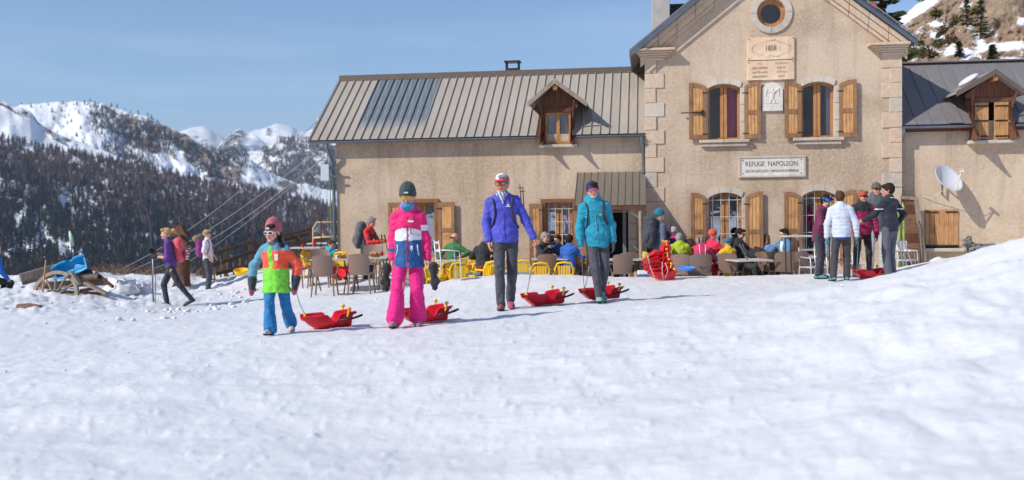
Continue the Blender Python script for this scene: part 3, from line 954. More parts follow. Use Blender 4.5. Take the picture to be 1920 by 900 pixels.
# bolt on the first upper shutter
bz = FP(1303, 212)[1]; bu = FP(1303, 212)[0]
MB().box(bu - .32, bu + .18, -.10, -.085, bz - .012, bz + .012, Matrix.Translation((0, 0, 0))).box(bu + .14, bu + .2, -.11, -.08, bz - .05, bz + .05).build('shutter_bolt', M_DARK, main)
# round window
ri = rr_ * .72
f = MB(); ring_mb(f, circle_pts(rcu, rcz, rr_ - .002, 40), circle_pts(rcu, rcz, ri, 40), .10, .2)
f = f.build('window', M_WOODW, main, smooth='auto', label='round window with varnished wooden ring')
m = MB(); m.prism(circle_pts(rcu, rcz, ri, 32), .15, .158); m.build('pane', M_GLASS, f)
MB().prism(circle_pts(rcu, rcz, rr_ + .05, 24), .9, .95).build('dark_interior', M_INT, f)
ro = abs(FP(1446 + 39.5, 24)[0] - rcu)
for q in range(4):
    a0_ = math.pi / 2 * q + .012; a1_ = math.pi / 2 * (q + 1) - .012
    k = 10
    inn = [(rcu + (rr_ + .003) * math.cos(a0_ + (a1_ - a0_) * j / k), rcz + (rr_ + .003) * math.sin(a0_ + (a1_ - a0_) * j / k)) for j in range(k + 1)]
    out_ = [(rcu + ro * math.cos(a0_ + (a1_ - a0_) * j / k), rcz + ro * math.sin(a0_ + (a1_ - a0_) * j / k)) for j in range(k + 1)]
    MB().prism(inn + out_[::-1], -.04, .05).build('ring_stone', M_STONE2, main)
# quoins
def quoins(side, ptop, pbot, n, first):
    a = FP(1225, ptop)[1] if side < 0 else FP(1672, ptop)[1]
    b = -.28
    h = (a - b) / n
    z = a
    for q in range(n):
        hh = h * (1 + rng.uniform(-.06, .06)); z2 = max(b, z - hh)
        wd = (.42 if (q + first) % 2 == 0 else .245) + rng.uniform(-.01, .01)
        mt = M_STONE if q % 5 != 3 else M_STONE2
        y0 = -.022 - rng.uniform(0, .01)
        if side < 0: MB().bbox(uL - .015, uL + wd, y0, .6 if q % 2 else .35, z2 + .004, z - .004, .008, jit=.002).build('quoin_stone', mt, main)
        else: MB().bbox(uR - wd, uR + .015, y0, .6 if q % 2 else .35, z2 + .004, z - .004, .008, jit=.002).build('quoin_stone', mt, main)
        z = z2
quoins(-1, 112, 0, 17, 1)
quoins(1, 100, 0, 17, 0)
# capitals (moulded returns)
for s in (-1, 1):
    if s < 0:
        ca, cb = FP(1190, 97, .2)[0], FP(1266, 97, .2)[0]; zt = FP(1226, 90, .2)[1]; inner_ = (uL - .03, uL + .40)
    else:
        ca, cb = FP(1629, 85, .2)[0], FP(1707, 85, .2)[0]; zt = FP(1670, 79, .2)[1]; inner_ = (uR - .40, uR + .03)
    lv = 5
    zz = zt
    for q in range(lv):
        t = q / (lv - 1) * .85
        hh = (.065, .045, .05, .04, .06)[q]
        a = ca + (inner_[0] - ca) * t; b = cb + (inner_[1] - cb) * t
        MB().bbox(a, b, -.26 + .2 * t, .1, zz - hh, zz - .002, .012).build('capital_stone', M_STONE, main)
        zz -= hh
# raking cornice stones under the roof edge
for s in (-1, 1):
    uo = uL - .12 if s < 0 else uR + .12
    L = abs(uo - uc)
    nst = 7
    for (d0_, d1_, pr) in ((.10, .20, .18), (.205, .33, .12), (.335, .41, .06)):
        for q in range(nst):
            a = q / nst + .002; b = (q + 1) / nst - .002
            xa = uo + (uc - uo) * a; xb = uo + (uc - uo) * b
            ct = 1 / math.cos(math.atan(SL))
            P = [(xa, rakez(xa) - d1_ * ct), (xb, rakez(xb) - d1_ * ct), (xb, rakez(xb) - d0_ * ct), (xa, rakez(xa) - d0_ * ct)]
            MB().prism(P if s < 0 else P[::-1], -pr, .02).build('cornice_stone', M_STONE, main)
# roof
rf = MB(); TH = .07
uo0, uo1 = ue, ue2
for (xa, xb) in ((uo0, uc), (uc, uo1)):
    P = [(xa, rakez(xa) - TH), (xb, rakez(xb) - TH), (xb, rakez(xb)), (xa, rakez(xa))]
    rf.prism(P, -.26, DEP + .5)
roof = rf.build('roof', M_ROOFG, main)
for (xa, xb) in ((uo0, uc), (uc, uo1)):
    P = [(xa, rakez(xa) - TH - .06), (xb, rakez(xb) - TH - .06), (xb, rakez(xb) + .015), (xa, rakez(xa) + .015)]
    MB().prism(P, -.28, -.262).build('verge_trim', M_ZINC, roof)
    m = MB(); n = 24
    for q in range(n):
        y = -.4 + (DEP + .8) * q / n
        m.prism([(xa, rakez(xa)), (xb, rakez(xb)), (xb, rakez(xb) + .03), (xa, rakez(xa) + .03)], y, y + .03)
    o = m.build('standing_seam', M_ROOFG, roof); o['kind'] = 'stuff'
# chimney behind left slope
cu0 = FP(1222, 20, -2.2)[0]; cu1 = FP(1256, 20, -2.2)[0]
m = MB(); m.bbox(cu0, cu1, 2.2, 2.75, 3, FP(1240, -20, -2.2)[1], .01)
ch = m.build('chimney', plain('chimney_render', srgb(176, 172, 166), .9, 0, .1, 4), main)
MB().box(cu0 - .05, cu1 + .05, 2.15, 2.8, FP(1240, -20, -2.2)[1] + .002, FP(1240, -20, -2.2)[1] + .07).build('chimney_cap', M_STONE2, ch)
cu2 = FP(1256, 12, -3)[0]; cu3 = FP(1276, 12, -3)[0]; zc = FP(1265, 8, -3)[1]
MB().box(cu2, cu3 + .3, 3.0, 3.5, 3.5, zc - .06).box(cu2 - .05, cu3 + .35, 2.95, 3.55, zc - .058, zc).build('chimney', plain('dark_flue', srgb(48, 56, 66), .6), main, label='low dark flue block behind the roof slope')
# terracotta chimney pot right
pu, pz = FP(1637, 3, -3.2)
MB().box(pu - .09, pu + .09, 3.2, 3.5, 4, pz).build('chimney', plain('terracotta', srgb(176, 92, 60), .8), main)

# ============================ wings
def wing_roof(parent, ua, ub, w_e, z_e, w_r, z_r, n, mats, cut=None, rib=.042):
    """panels between seams, each its own mesh; w = metres in front of facade"""
    root = MB()
    y_e, y_r = -w_e, -w_r
    # sarking under the sheets
    YX = Matrix(((0, 1, 0, 0), (1, 0, 0, 0), (0, 0, 1, 0), (0, 0, 0, 1)))
    def sark(a, b, f):
        ya = y_e + .02 + (y_r - y_e - .02) * f; za = z_e + (z_r - z_e) * f
        root.prism([(ya, za - .075), (y_r, z_r - .075), (y_r, z_r - .004), (ya, za - .004)], a, b, YX)
    if cut: sark(ua + .01, cut[0], 0); sark(cut[0] + .002, cut[1] - .002, cut[2]); sark(cut[1], ub - .01, 0)
    else: sark(ua + .01, ub - .01, 0)
    ro_ = root.build('roof', M_DKW, parent)
    L = math.hypot(y_r - y_e, z_r - z_e); ang = math.atan2(z_r - z_e, y_r - y_e)
    pw = (ub - ua) / n
    cache = {}
    for q in range(n):
        mt, l0, l1 = mats(q, n)
        mid_ = ua + pw * (q + .5)
        if cut and cut[0] < mid_ < cut[1]: l0 = cut[2]
        key = (mt.name, l0, l1)
        if key not in cache:
            m = MB()
            # sheet with an upstand on its left edge
            prof = [(0, 0), (0, rib), (.012, rib), (.016, .004), (pw - .002, .004), (pw - .002, -.004), (.0, -.004)]
            k = len(prof)
            vs = [(x, L * l0, z) for x, z in prof] + [(x, L * l1, z) for x, z in prof]
            m.add(vs, [(i, (i + 1) % k, k + (i + 1) % k, k + i) for i in range(k)] + [tuple(range(k))[::-1], tuple(range(k, 2 * k))])
            cache[key] = m.mesh('roof_panel', mt)
        link('roof_panel', cache[key], ro_, (ua + pw * q, y_e, z_e + .001 * (q % 2)), (ang, 0, 0))
    return ro_
def gutter(parent, ua, ub, w, z, r=.055):
    m = MB(); n = 8
    prof = [(r * math.cos(math.pi + math.pi * k / n), r * math.sin(math.pi + math.pi * k / n)) for k in range(n + 1)]
    prof += [(r * .86 * math.cos(2 * math.pi - math.pi * k / n), r * .86 * math.sin(2 * math.pi - math.pi * k / n)) for k in range(n + 1)]
    k = len(prof)
    vs = [(ua, -w + y, z + q) for y, q in prof] + [(ub, -w + y, z + q) for y, q in prof]
    m.add(vs, [(i, (i + 1) % k, k + (i + 1) % k, k + i) for i in range(k)] + [tuple(range(k))[::-1], tuple(range(k, 2 * k))])
    return m.build('gutter', M_ZINC, parent, smooth='auto')
wing = empty('house_wing', (HX, HY, HZ), -PSI, 'long low beige house wing with ribbed brown metal roof left of the gabled house', 'house')
WB = -.15      # its wall stands this far behind the main facade
uwl = FP(632, 380, WB)[0]; uwr = uL + .3
WE = WB + .2
ulE, zE = FP(580, 264, WE)
# ridge: same u, found on the view ray
o_ = w2l((0, 0, CAMZ)); d_ = ray(640, 145); dl = Vector((CP * d_.x - SP * d_.y, SP * d_.x + CP * d_.y, d_.z)); t_ = (ulE - o_.x) / dl.x; pr_ = o_ + dl * t_
WR, zRr = -pr_.y, pr_.z
urE, zE2 = FP(1209, 249, WE)
zE = (zE + zE2) / 2
zR2 = FP(1205, 131, WR)[1]
zRr = (zRr + zR2) / 2
print('ROOF wing', round(WR, 2), round(zRr, 2), 'eave', round(zE, 2), 'L', round(ulE, 2), 'R', round(uL, 2), 'main', round(uR, 2), 'apex', round(apex, 2))
slp = (zRr - zE) / (WE - WR)
ZT = lambda w: zE + (WE - w) * slp
dz0 = ZT(WB) - .1
def WP(px, py): return FP(px, py, WB)
wh = []; ww = []
for (a, b, t, bo) in [(765, 815, 380, 470), (1022, 1073, 380, 485)]:
    u0 = WP(a, 400)[0]; u1 = WP(b, 400)[0]; z1 = WP((a + b) / 2, t)[1]; z0 = .75 if a < 900 else .45
    op = arch_pts(u0, u1, z0, z1, 0); wh.append(op); ww.append((u0, u1, z0, z1, op))
du0, du1 = WP(1134, 430)[0], WP(1178, 430)[0]; dz1 = WP(1150, 390)[1]
wh.append([(du0, -.28), (du1, -.28), (du1, dz1), (du0, dz1)])
# dormer position
dmu0, dmu1 = FP(1016, 230, WB + .03)[0], FP(1074, 230, WB + .03)[0]
ddz0 = FP(1045, 270, WB + .03)[1]
wall_mb([(uwl, -.3), (uL - .01, -.3), (uL - .01, dz0), (uwl, dz0)], wh, -WB, .25).build('wall', M_WALL, wing)
DB = -WR + (WE - WR) - .42
zb_ = -.3
MB().prism([(-WB + .25, zb_), (DB, zb_), (DB, dz0), (-WR, zRr - .1), (-WB + .25, dz0 + .2)], uwl, uwl + .3, Matrix(((0, 1, 0, 0), (1, 0, 0, 0), (0, 0, 1, 0), (0, 0, 0, 1)))).build('wall', M_WALL, wing)
MB().box(uwl, uL, DB, DB + .25, zb_, dz0).build('wall', M_WALL, wing)
NPAN = 38
def wmats(q, n):
    mt = M_ROOFZ if 5 <= q <= 12 else M_ROOF
    return mt, 0, .985
skipd = lambda a, b: False
wdm = WB + .06
zt_ = FP(1045, 203, wdm)[1]; zs_ = FP(1045, 271, wdm)[1]
r1 = wing_roof(wing, ulE, uL - .01, WE, zE, WR, zRr, NPAN, wmats, (FP(1014, 235, wdm)[0], FP(1078, 235, wdm)[0], (zt_ + .05 - zE) / (zRr - zE)))
# rear slope
MB().prism([(-WR, zRr - .06), (-WR + (WE - WR), zE - .06), (-WR + (WE - WR), zE), (-WR, zRr)], ulE, uL - .01, Matrix(((0, 1, 0, 0), (1, 0, 0, 0), (0, 0, 1, 0), (0, 0, 0, 1)))).build('rear_slope', M_ROOF, r1)
MB().box(ulE - .01, uL - .012, -WR - .16, -WR + .12, zRr + .0, zRr + .05).box(ulE - .01, uL - .012, -WR - .17, -WR - .155, zRr - .11, zRr + .048).build('ridge_cap', M_FLASH, r1)
MB().prism([(-WE, zE - .05), (-WR, zRr - .05), (-WR, zRr + .04), (-WE, zE + .04)], ulE - .025, ulE - .003, Matrix(((0, 1, 0, 0), (1, 0, 0, 0), (0, 0, 1, 0), (0, 0, 0, 1)))).build('verge_trim', M_FLASH, r1)
gL = FP(1003, 262, WE + .06)[0]; gR = FP(1081, 258, WE + .06)[0]
for a, b in ((ulE, gL), (gR, uL - .03)): gutter(r1, a, b, WE + .05, zE - .035)
def downpipe(parent, pts, r=.04):
    m = MB(); m.tube(pts, r, 10); o = m.build('downpipe', M_ZINC, parent, smooth='auto')
    return o
dp = FP(614, 272, WE)[0]
downpipe(wing, [(dp, -WE - .05, zE - .08), (dp, -WE - .05, zE - .2), (uwl - .06, -WB - .05, zE - .62), (uwl - .06, -WB - .05, -.1)])
dp = FP(1203, 262, WE)[0]
downpipe(wing, [(dp, -WE - .05, zE - .08), (dp, -WE - .05, zE - .16), (uL - .06, -WB - .08, zE - .42), (uL - .06, -WB - .08, zE - .92)])
# green hose and conduit up the corner
MB().tube([(uwl - .16, -WB + .0, zE - .1), (uwl - .17, -WB, 2), (uwl - .15, -WB, 1.2), (uwl - .16, -WB, .2)], .012, 6).tube([(uwl - .11, -WB + .05, zE - .1), (uwl - .10, -WB + .05, 1.6), (uwl - .12, -WB + .05, .2)], .012, 6).build('cable_conduit', plain('green_conduit', srgb(120, 150, 90), .5), wing)
# metal chimney on the ridge
ka, kb = FP(949, 125, WR)[0], FP(974, 125, WR)[0]
kz0 = zRr + .05; kz1 = FP(961, 115, WR)[1]
m = MB(); y0, y1 = -WR - .13, -WR + .13
m.box(ka, kb, y0, y1, kz0, kz0 + .06)
for x in (ka, kb - .035):
    for y in (y0, y1 - .035): m.box(x, x + .035, y, y + .035, kz0 + .06, kz1 - .035)
m.box(ka - .035, kb + .035, y0 - .035, y1 + .035, kz1 - .035, kz1)
m.build('chimney_cowl', M_DARK, r1)

# ---- dormer
def dormer(parent, u0, u1, zs, ztop, w, pxroof, roofmat, slope_fn, shutters=False, snow=False, lblw=None):
    """u0,u1 body; zs sill; ztop eaves of the little gable; w front plane"""
    y0 = -w
    (ra, rza), (rb, rzb), (rc, rzc) = pxroof   # left tip, apex, right tip
    ah = (rza + rzc) / 2
    body = MB()
    def backy(z): return -(slope_fn(z))
    for (a, b) in ((u0, u0 + .06), (u1 - .06, u1)):
        z1_ = ztop
        ya = y0 + .02
        body.prism([(ya, zs), (backy(zs) + .05, zs), (backy(z1_) + .05, z1_), (ya, z1_)], a, b, Matrix(((0, 1, 0, 0), (1, 0, 0, 0), (0, 0, 1, 0), (0, 0, 0, 1))))
    body.box(u0, u0 + .075, y0, y0 + .09, zs, ztop + .02).box(u1 - .075, u1, y0, y0 + .09, zs, ztop + .02)
    body.box(u0 + .075, u1 - .075, y0 + .002, y0 + .08, ztop - .09, ztop + .01)
    d = body.build('dormer', M_DKW if not shutters else wood('dormer_wood', srgb(98, 60, 44), srgb(128, 82, 60)), parent)
    # gable boards
    nb_ = 7; cu = (u0 + u1) / 2; hs = (rzb - .10 - ztop)
    half = (u1 - u0) / 2 + .1
    for q in range(nb_):
        a = cu - half + 2 * half * q / nb_; b = a + 2 * half / nb_ - .006
        za = ztop + .012 + 0; f_ = lambda x: ztop + .02 + hs * (1 - abs(x - cu) / (half + .10))
        P = [(a, za), (b, za), (b, f_(b)), (cu, f_(cu)), (a, f_(a))] if a < cu < b else [(a, za), (b, za), (b, f_(b)), (a, f_(a))]
        MB().prism(P, y0 + .03 + rng.uniform(0, .006), y0 + .06).build('gable_board', d.data.materials[0], d)
    # little roof, two slopes running back into the big one
    for s, (tx, tz) in ((-1, (ra, rza)), (1, (rc, rzc))):
        m = MB(); yf = y0 - .28
        vs = [(tx, yf, tz), (rb, yf, rzb), (rb, backy(rzb) + .1, rzb), (tx, backy(tz) + .1, tz)]
        vs2 = [(x, y, z - .05) for x, y, z in vs]
        m.add(vs + vs2, [(0, 1, 2, 3), (7, 6, 5, 4), (0, 4, 5, 1), (1, 5, 6, 2), (2, 6, 7, 3), (3, 7, 4, 0)])
        m.build('dormer_roof', roofmat, d)
        m = MB()
        m.prism([(tx, tz - .11), (rb, rzb - .11), (rb, rzb + .012), (tx, tz + .012)], yf - .03, yf - .002)
        m.build('barge_board', M_GREYW if not shutters else M_FLASH, d)
        # brace
        xs_ = u0 + .03 if s < 0 else u1 - .03
        MB().tube([(xs_, y0, ztop - .35), (xs_ + s * .02, y0 - .08, ztop - .12), (xs_ + s * .06, yf + .02, tz + .05)], .028, 6).build('bracket', d.data.materials[0], d)
    MB().box(rb - .05, rb + .05, y0 - .27, y0 + .04, rzb - .24, rzb - .14).build('ridge_beam', M_WOODW, d)
    ow0, ow1, oz0, oz1 = u0 + .078, u1 - .078, zs + .03, ztop - .095
    if not shutters:
        cu = (ow0 + ow1) / 2
        fr = MB(); y = y0 + .05
        for (a, b, c, e) in ((ow0, ow0 + .05, oz0, oz1), (ow1 - .05, ow1, oz0, oz1), (cu - .04, cu + .04, oz0, oz1), (ow0 + .05, cu - .04, oz1 - .05, oz1), (cu + .04, ow1 - .05, oz1 - .05, oz1), (ow0 + .05, cu - .04, oz0, oz0 + .05), (cu + .04, ow1 - .05, oz0, oz0 + .05)): fr.box(a, b, y, y + .05, c, e)
        fr.build('window_frame', M_WOODW, d)
        for a, b in ((ow0 + .05, cu - .04), (cu + .04, ow1 - .05)):
            MB().box(a, b, y + .02, y + .028, oz0 + .05, oz1 - .05).build('pane', M_GLASS, d)
            m = MB(); N = 10
            vs = []
            for q in range(N + 1):
                x = a + (b - a) * (.08 + .84 * q / N); vs += [(x, y + .10 + .012 * math.sin(q * 2), oz0 + .05), (x, y + .10 + .012 * math.sin(q * 2), oz1 - .05)]
            m.add(vs, [(2 * q, 2 * q + 2, 2 * q + 3, 2 * q + 1) for q in range(N)]).build('curtain', M_LACE, d, smooth=True)
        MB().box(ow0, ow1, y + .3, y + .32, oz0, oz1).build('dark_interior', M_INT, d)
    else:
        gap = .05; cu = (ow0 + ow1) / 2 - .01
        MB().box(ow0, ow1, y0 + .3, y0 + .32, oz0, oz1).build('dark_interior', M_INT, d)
        for (a, b) in ((ow0, cu - gap), (cu + gap + .02, ow1)):
            np_ = 4
            for q in range(np_):
                xa = a + (b - a) * q / np_ + .002; xb = a + (b - a) * (q + 1) / np_ - .002
                MB().bbox(xa, xb, y0 - .01 - rng.uniform(0, .004), y0 + .02, oz0, oz1, .004).build('shutter_plank', M_PLANKW, d)
            for zz in (oz0 + .06, oz0 + .5 * (oz1 - oz0), oz1 - .08): MB().box(a + .01, b - .01, y0 - .026, y0 - .016, zz - .014, zz + .014).build('hinge_strap', M_DARK, d)
    MB().bbox(u0 - .06, u1 + .08, y0 - .09, y0 + .1, zs - .07, zs + .001, .008).build('dormer_sill', M_SILL if not shutters else M_STONE2, d)
    return d
wdm = WB + .06
sl1 = lambda z: WE - (z - zE) / slp
t1 = FP(989, 192, wdm + .28); t2 = FP(1040, 148, wdm + .28); t3 = FP(1100, 191, wdm + .28)
zt_ = FP(1045, 203, wdm)[1]; zs_ = FP(1045, 271, wdm)[1]
d1 = dormer(wing, FP(1016, 235, wdm)[0], FP(1076, 235, wdm)[0], zs_, zt_, wdm, (t1, t2, t3), M_ROOF, sl1)
# cut the big roof sheets where the dormer front passes through: masonry cheeks below
cut0, cut1 = FP(1016, 235, wdm)[0], FP(1076, 235, wdm)[0]

# windows of the wing
for i, (u0, u1, z0, z1, op) in enumerate(ww):
    window(wing, op, -WB, curtains=[(.06, .44, .45, M_LACE), (.56, .94, .45, M_LACE)] if i else [(.1, .4, .3, M_LACE)], bars=(4, 5) if i else None, rows=1)
    MB().box(u0 - .10, u1 + .10, -WB - .05, -WB + .02, z1 + .002, z1 + .09).box(u0 - .10, u0 - .002, -WB - .045, -WB + .02, z0, z1).box(u1 + .002, u1 + .10, -WB - .045, -WB + .02, z0, z1).build('window_casing', wood('brown_casing', srgb(120, 80, 52), srgb(150, 104, 70)), wing)
for (a, b, hg, t, zb0) in ((740, 757, 'R', 380, .75), (823, 854, 'L', 379, .75), (993, 1017, 'R', 382, .45), (1076, 1100, 'L', 382, .45)):
    u0, u1 = WP(a, 400)[0], WP(b, 400)[0]
    if a == 740: u0 = u1 - .36
    zt = WP((a + b) / 2, t)[1]
    so = shutter(wing, u0, u1, zb0, zt, zt, hg, ang=3, planks=1 if a in (823,) else 2, w=.05)
    so.location.y = -WB
# door recess
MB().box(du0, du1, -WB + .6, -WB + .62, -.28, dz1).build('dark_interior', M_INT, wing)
dr = MB(); dr.box(du1 - .13, du1 - .05, -WB + .02, -WB + .06, -.2, dz1 - .05).build('door', plain('grey_door_edge', srgb(120, 124, 128), .5), wing, label='edge of the open grey entrance door')
for q in range(6):
    za = -.28 + (dz1 + .28) * q / 6
    MB().bbox(du1 + .003, du1 + .20, -WB - .03, -WB + .2, za + .004, za + (dz1 + .28) / 6 - .004, .008).build('jamb_stone', M_STONE, wing)
MB().bbox(du0 - .15, du1 + .2, -WB - .03, -WB + .2, dz1 + .003, dz1 + .16, .01).build('lintel', M_STONE2, wing)
# canopy over the entrance
ca_, cb_ = FP(1078, 325, WB)[0], FP(1213, 325, WB)[0]
cz1 = FP(1145, 323, WB + .02)[1]; CW = .95
cz0 = FP(1145, 385, CW)[1]
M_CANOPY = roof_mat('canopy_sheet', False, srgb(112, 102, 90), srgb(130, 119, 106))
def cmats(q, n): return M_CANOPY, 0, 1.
ca_ = FP(1076, 372, CW)[0]; cb_ = FP(1211, 385, CW)[0]
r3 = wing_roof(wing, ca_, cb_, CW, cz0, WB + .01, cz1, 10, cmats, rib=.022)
r3.name = 'porch_canopy'
MB().box(ca_, cb_, -CW + .0, -CW + .04, cz0 - .11, cz0 - .012).build('fascia_board', M_DKW, r3)
post_u = cb_ - .12
MB().tube([(post_u, -CW + .06, -.25), (post_u + .01, -CW + .06, 1.0), (post_u, -CW + .06, cz0 - .11)], .05, 8).build('porch_post', M_GREYW, r3, smooth='auto')
MB().tube([(ca_ + .4, -CW + .06, cz0 - .14), (post_u - .25, -CW + .06, cz0 - .14), (post_u, -CW + .06, cz0 - .3)], .018, 6).build('porch_rail', M_GREYW, r3)

# ============================ right wing
wing2 = empty('house_wing', (HX, HY, HZ), -PSI, 'beige house wing with grey metal roof at the right edge, satellite dish on its wall', 'house')
W2 = -.22
w2e = W2 + .2
u2a = uR + .01; u2b = uR + 6.5
z2e = FP(1760, 233, w2e)[1]
r2 = .094; wr2 = W2 - 1.95
z2r = FP(1800, 117, wr2)[1]
print('ROOF2', round(z2e, 2), round(z2r, 2), 'slope', round(math.degrees(math.atan((z2r - z2e) / (w2e - wr2))), 1), 'wing slope', round(math.degrees(math.atan(slp)), 1))
sp2 = (z2r - z2e) / (w2e - wr2)
zw2 = z2e + (w2e - W2) * sp2 - .08
def W2P(px, py): return FP(px, py, W2)
ha, hb = W2P(1734, 430)[0], W2P(1797, 430)[0]; hz0, hz1 = W2P(1766, 465)[1], W2P(1766, 393)[1]
hole = [(ha, hz0), (hb, hz0), (hb, hz1), (ha, hz1)]
wall_mb([(u2a - .3, -.3), (u2b, -.3), (u2b, zw2), (u2a - .3, zw2)], [hole], -W2, .2).build('wall', M_WALL, wing2)
MB().box(u2b - .3, u2b, -W2 + .2, 5.0, -.3, zw2).box(u2a, u2b, 5.0, 5.3, -.3, zw2).build('wall', M_WALL, wing2)
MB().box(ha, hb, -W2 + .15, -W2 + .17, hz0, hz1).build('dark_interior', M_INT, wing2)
for q in range(7):
    a = ha + (hb - ha) * q / 7 + .003; b = ha + (hb - ha) * (q + 1) / 7 - .003
    MB().bbox(a, b, -W2 - .02 - rng.uniform(0, .006), -W2 + .02, hz0 + .03, hz1, .005).build('hatch_plank', M_PLANKW, wing2)
for (a, b, c, e) in ((ha + .02, (ha + hb) / 2 - .08, hz1 - .07, hz1 - .04), ((ha + hb) / 2 + .08, hb - .02, hz1 - .07, hz1 - .04), (ha, hb, hz0 + .03, hz0 + .07)): MB().box(a, b, -W2 - .04, -W2 - .028, c, e).build('hinge_strap', M_DARK, wing2)
MB().bbox(ha - .02, hb + .1, -W2 - .12, -W2 + .05, hz0 - .08, hz0 - .003, .01).build('sill_stone', M_STONE2, wing2)
w2d = W2 + .10
dmR0, dmR1 = FP(1820, 220, w2d)[0], FP(1898, 220, w2d)[0]
pw2 = FP(1745, 236, w2e)[0] - FP(1716, 236, w2e)[0]
n2 = int(round((u2b - u2a) / pw2)); 
def m2(q, n): return M_ROOFG, 0, .99
rr2 = wing_roof(wing2, u2a, u2b, w2e, z2e, wr2, z2r, n2, m2, (dmR0 - .02, dmR1 + .02, (FP(1858, 184, w2d)[1] + .05 - z2e) / (z2r - z2e)), rib=.02)
MB().prism([(-wr2, z2r - .06), (-wr2 + 2.6, z2e - .06), (-wr2 + 2.6, z2e), (-wr2, z2r)], u2a, u2b, Matrix(((0, 1, 0, 0), (1, 0, 0, 0), (0, 0, 1, 0), (0, 0, 0, 1)))).build('rear_slope', M_ROOFG, rr2)
MB().box(u2a + .002, u2b, -wr2 - .12, -wr2 + .1, z2r + .0, z2r + .035).build('ridge_cap', M_ROOFG, rr2)
# lapped repair sheets near the eaves
L2 = math.hypot(w2e - wr2, z2r - z2e); an2 = math.atan2(z2r - z2e, w2e - wr2)
for q, l0 in enumerate((0, 0, .32, .20, .32, .20, .32, .22)):
    if l0 == 0 or u2a + pw2 * (q + 2) > dmR0 - .04: continue
    a = u2a + pw2 * (q + 1)
    m = MB(); m.box(.03, pw2 - .01, 0, L2 * l0, .012, .03)
    link('lapped_sheet', m.mesh('lapped_sheet', M_ROOFG), rr2, (a, -w2e - .01, z2e), (an2, 0, 0))
g2b = FP(1826, 232, w2e + .05)[0]; g3a = FP(1898, 232, w2e)[0] + .05
gutter(rr2, u2a, g2b, w2e + .05, z2e - .04)
gutter(rr2, g3a, u2b, w2e + .05, z2e - .04)
MB().box(u2a, g2b, -w2e + .02, -w2e + .05, z2e - .16, z2e - .03).build('fascia_board', M_DKW, rr2)
MB().box(g3a, u2b, -w2e + .02, -w2e + .05, z2e - .16, z2e - .03).build('fascia_board', M_DKW, rr2)
downpipe(wing2, [(u2a + .04, -w2e - .05, z2e - .08), (u2a + .04, -w2e - .05, z2e - .16), (u2a + .02, -W2 - .06, z2e - .42), (u2a + .02, -W2 - .06, 1.45)], .036)
sl2 = lambda z: w2e - (z - z2e) / sp2
t1 = FP(1793, 172, w2d + .28); t2 = FP(1867, 130, w2d + .28); t3 = FP(1925, 172, w2d + .28)
d2 = dormer(wing2, dmR0, dmR1, FP(1858, 263, w2d)[1], FP(1858, 184, w2d)[1], w2d, (t1, t2, t3), M_ROOF, sl2, shutters=True)
# snow left on the dormer roof
su, sz = FP(1817, 141, w2d - .3)
bm = bmesh.new(); bmesh.ops.create_icosphere(bm, subdivisions=3, radius=1)
me = bpy.data.meshes.new('snow_patch'); bm.to_mesh(me); bm.free(); me.materials.append(M_SNOW)
for p in me.polygons: p.use_smooth = True
o = link('snow_patch', me, None, l2w(su, -w2d + .35, sz - .105), (0, R(-33), -PSI), (.24, .3, .075)); tag(o, 'small patch of old snow lying on the right dormer roof', 'snow')
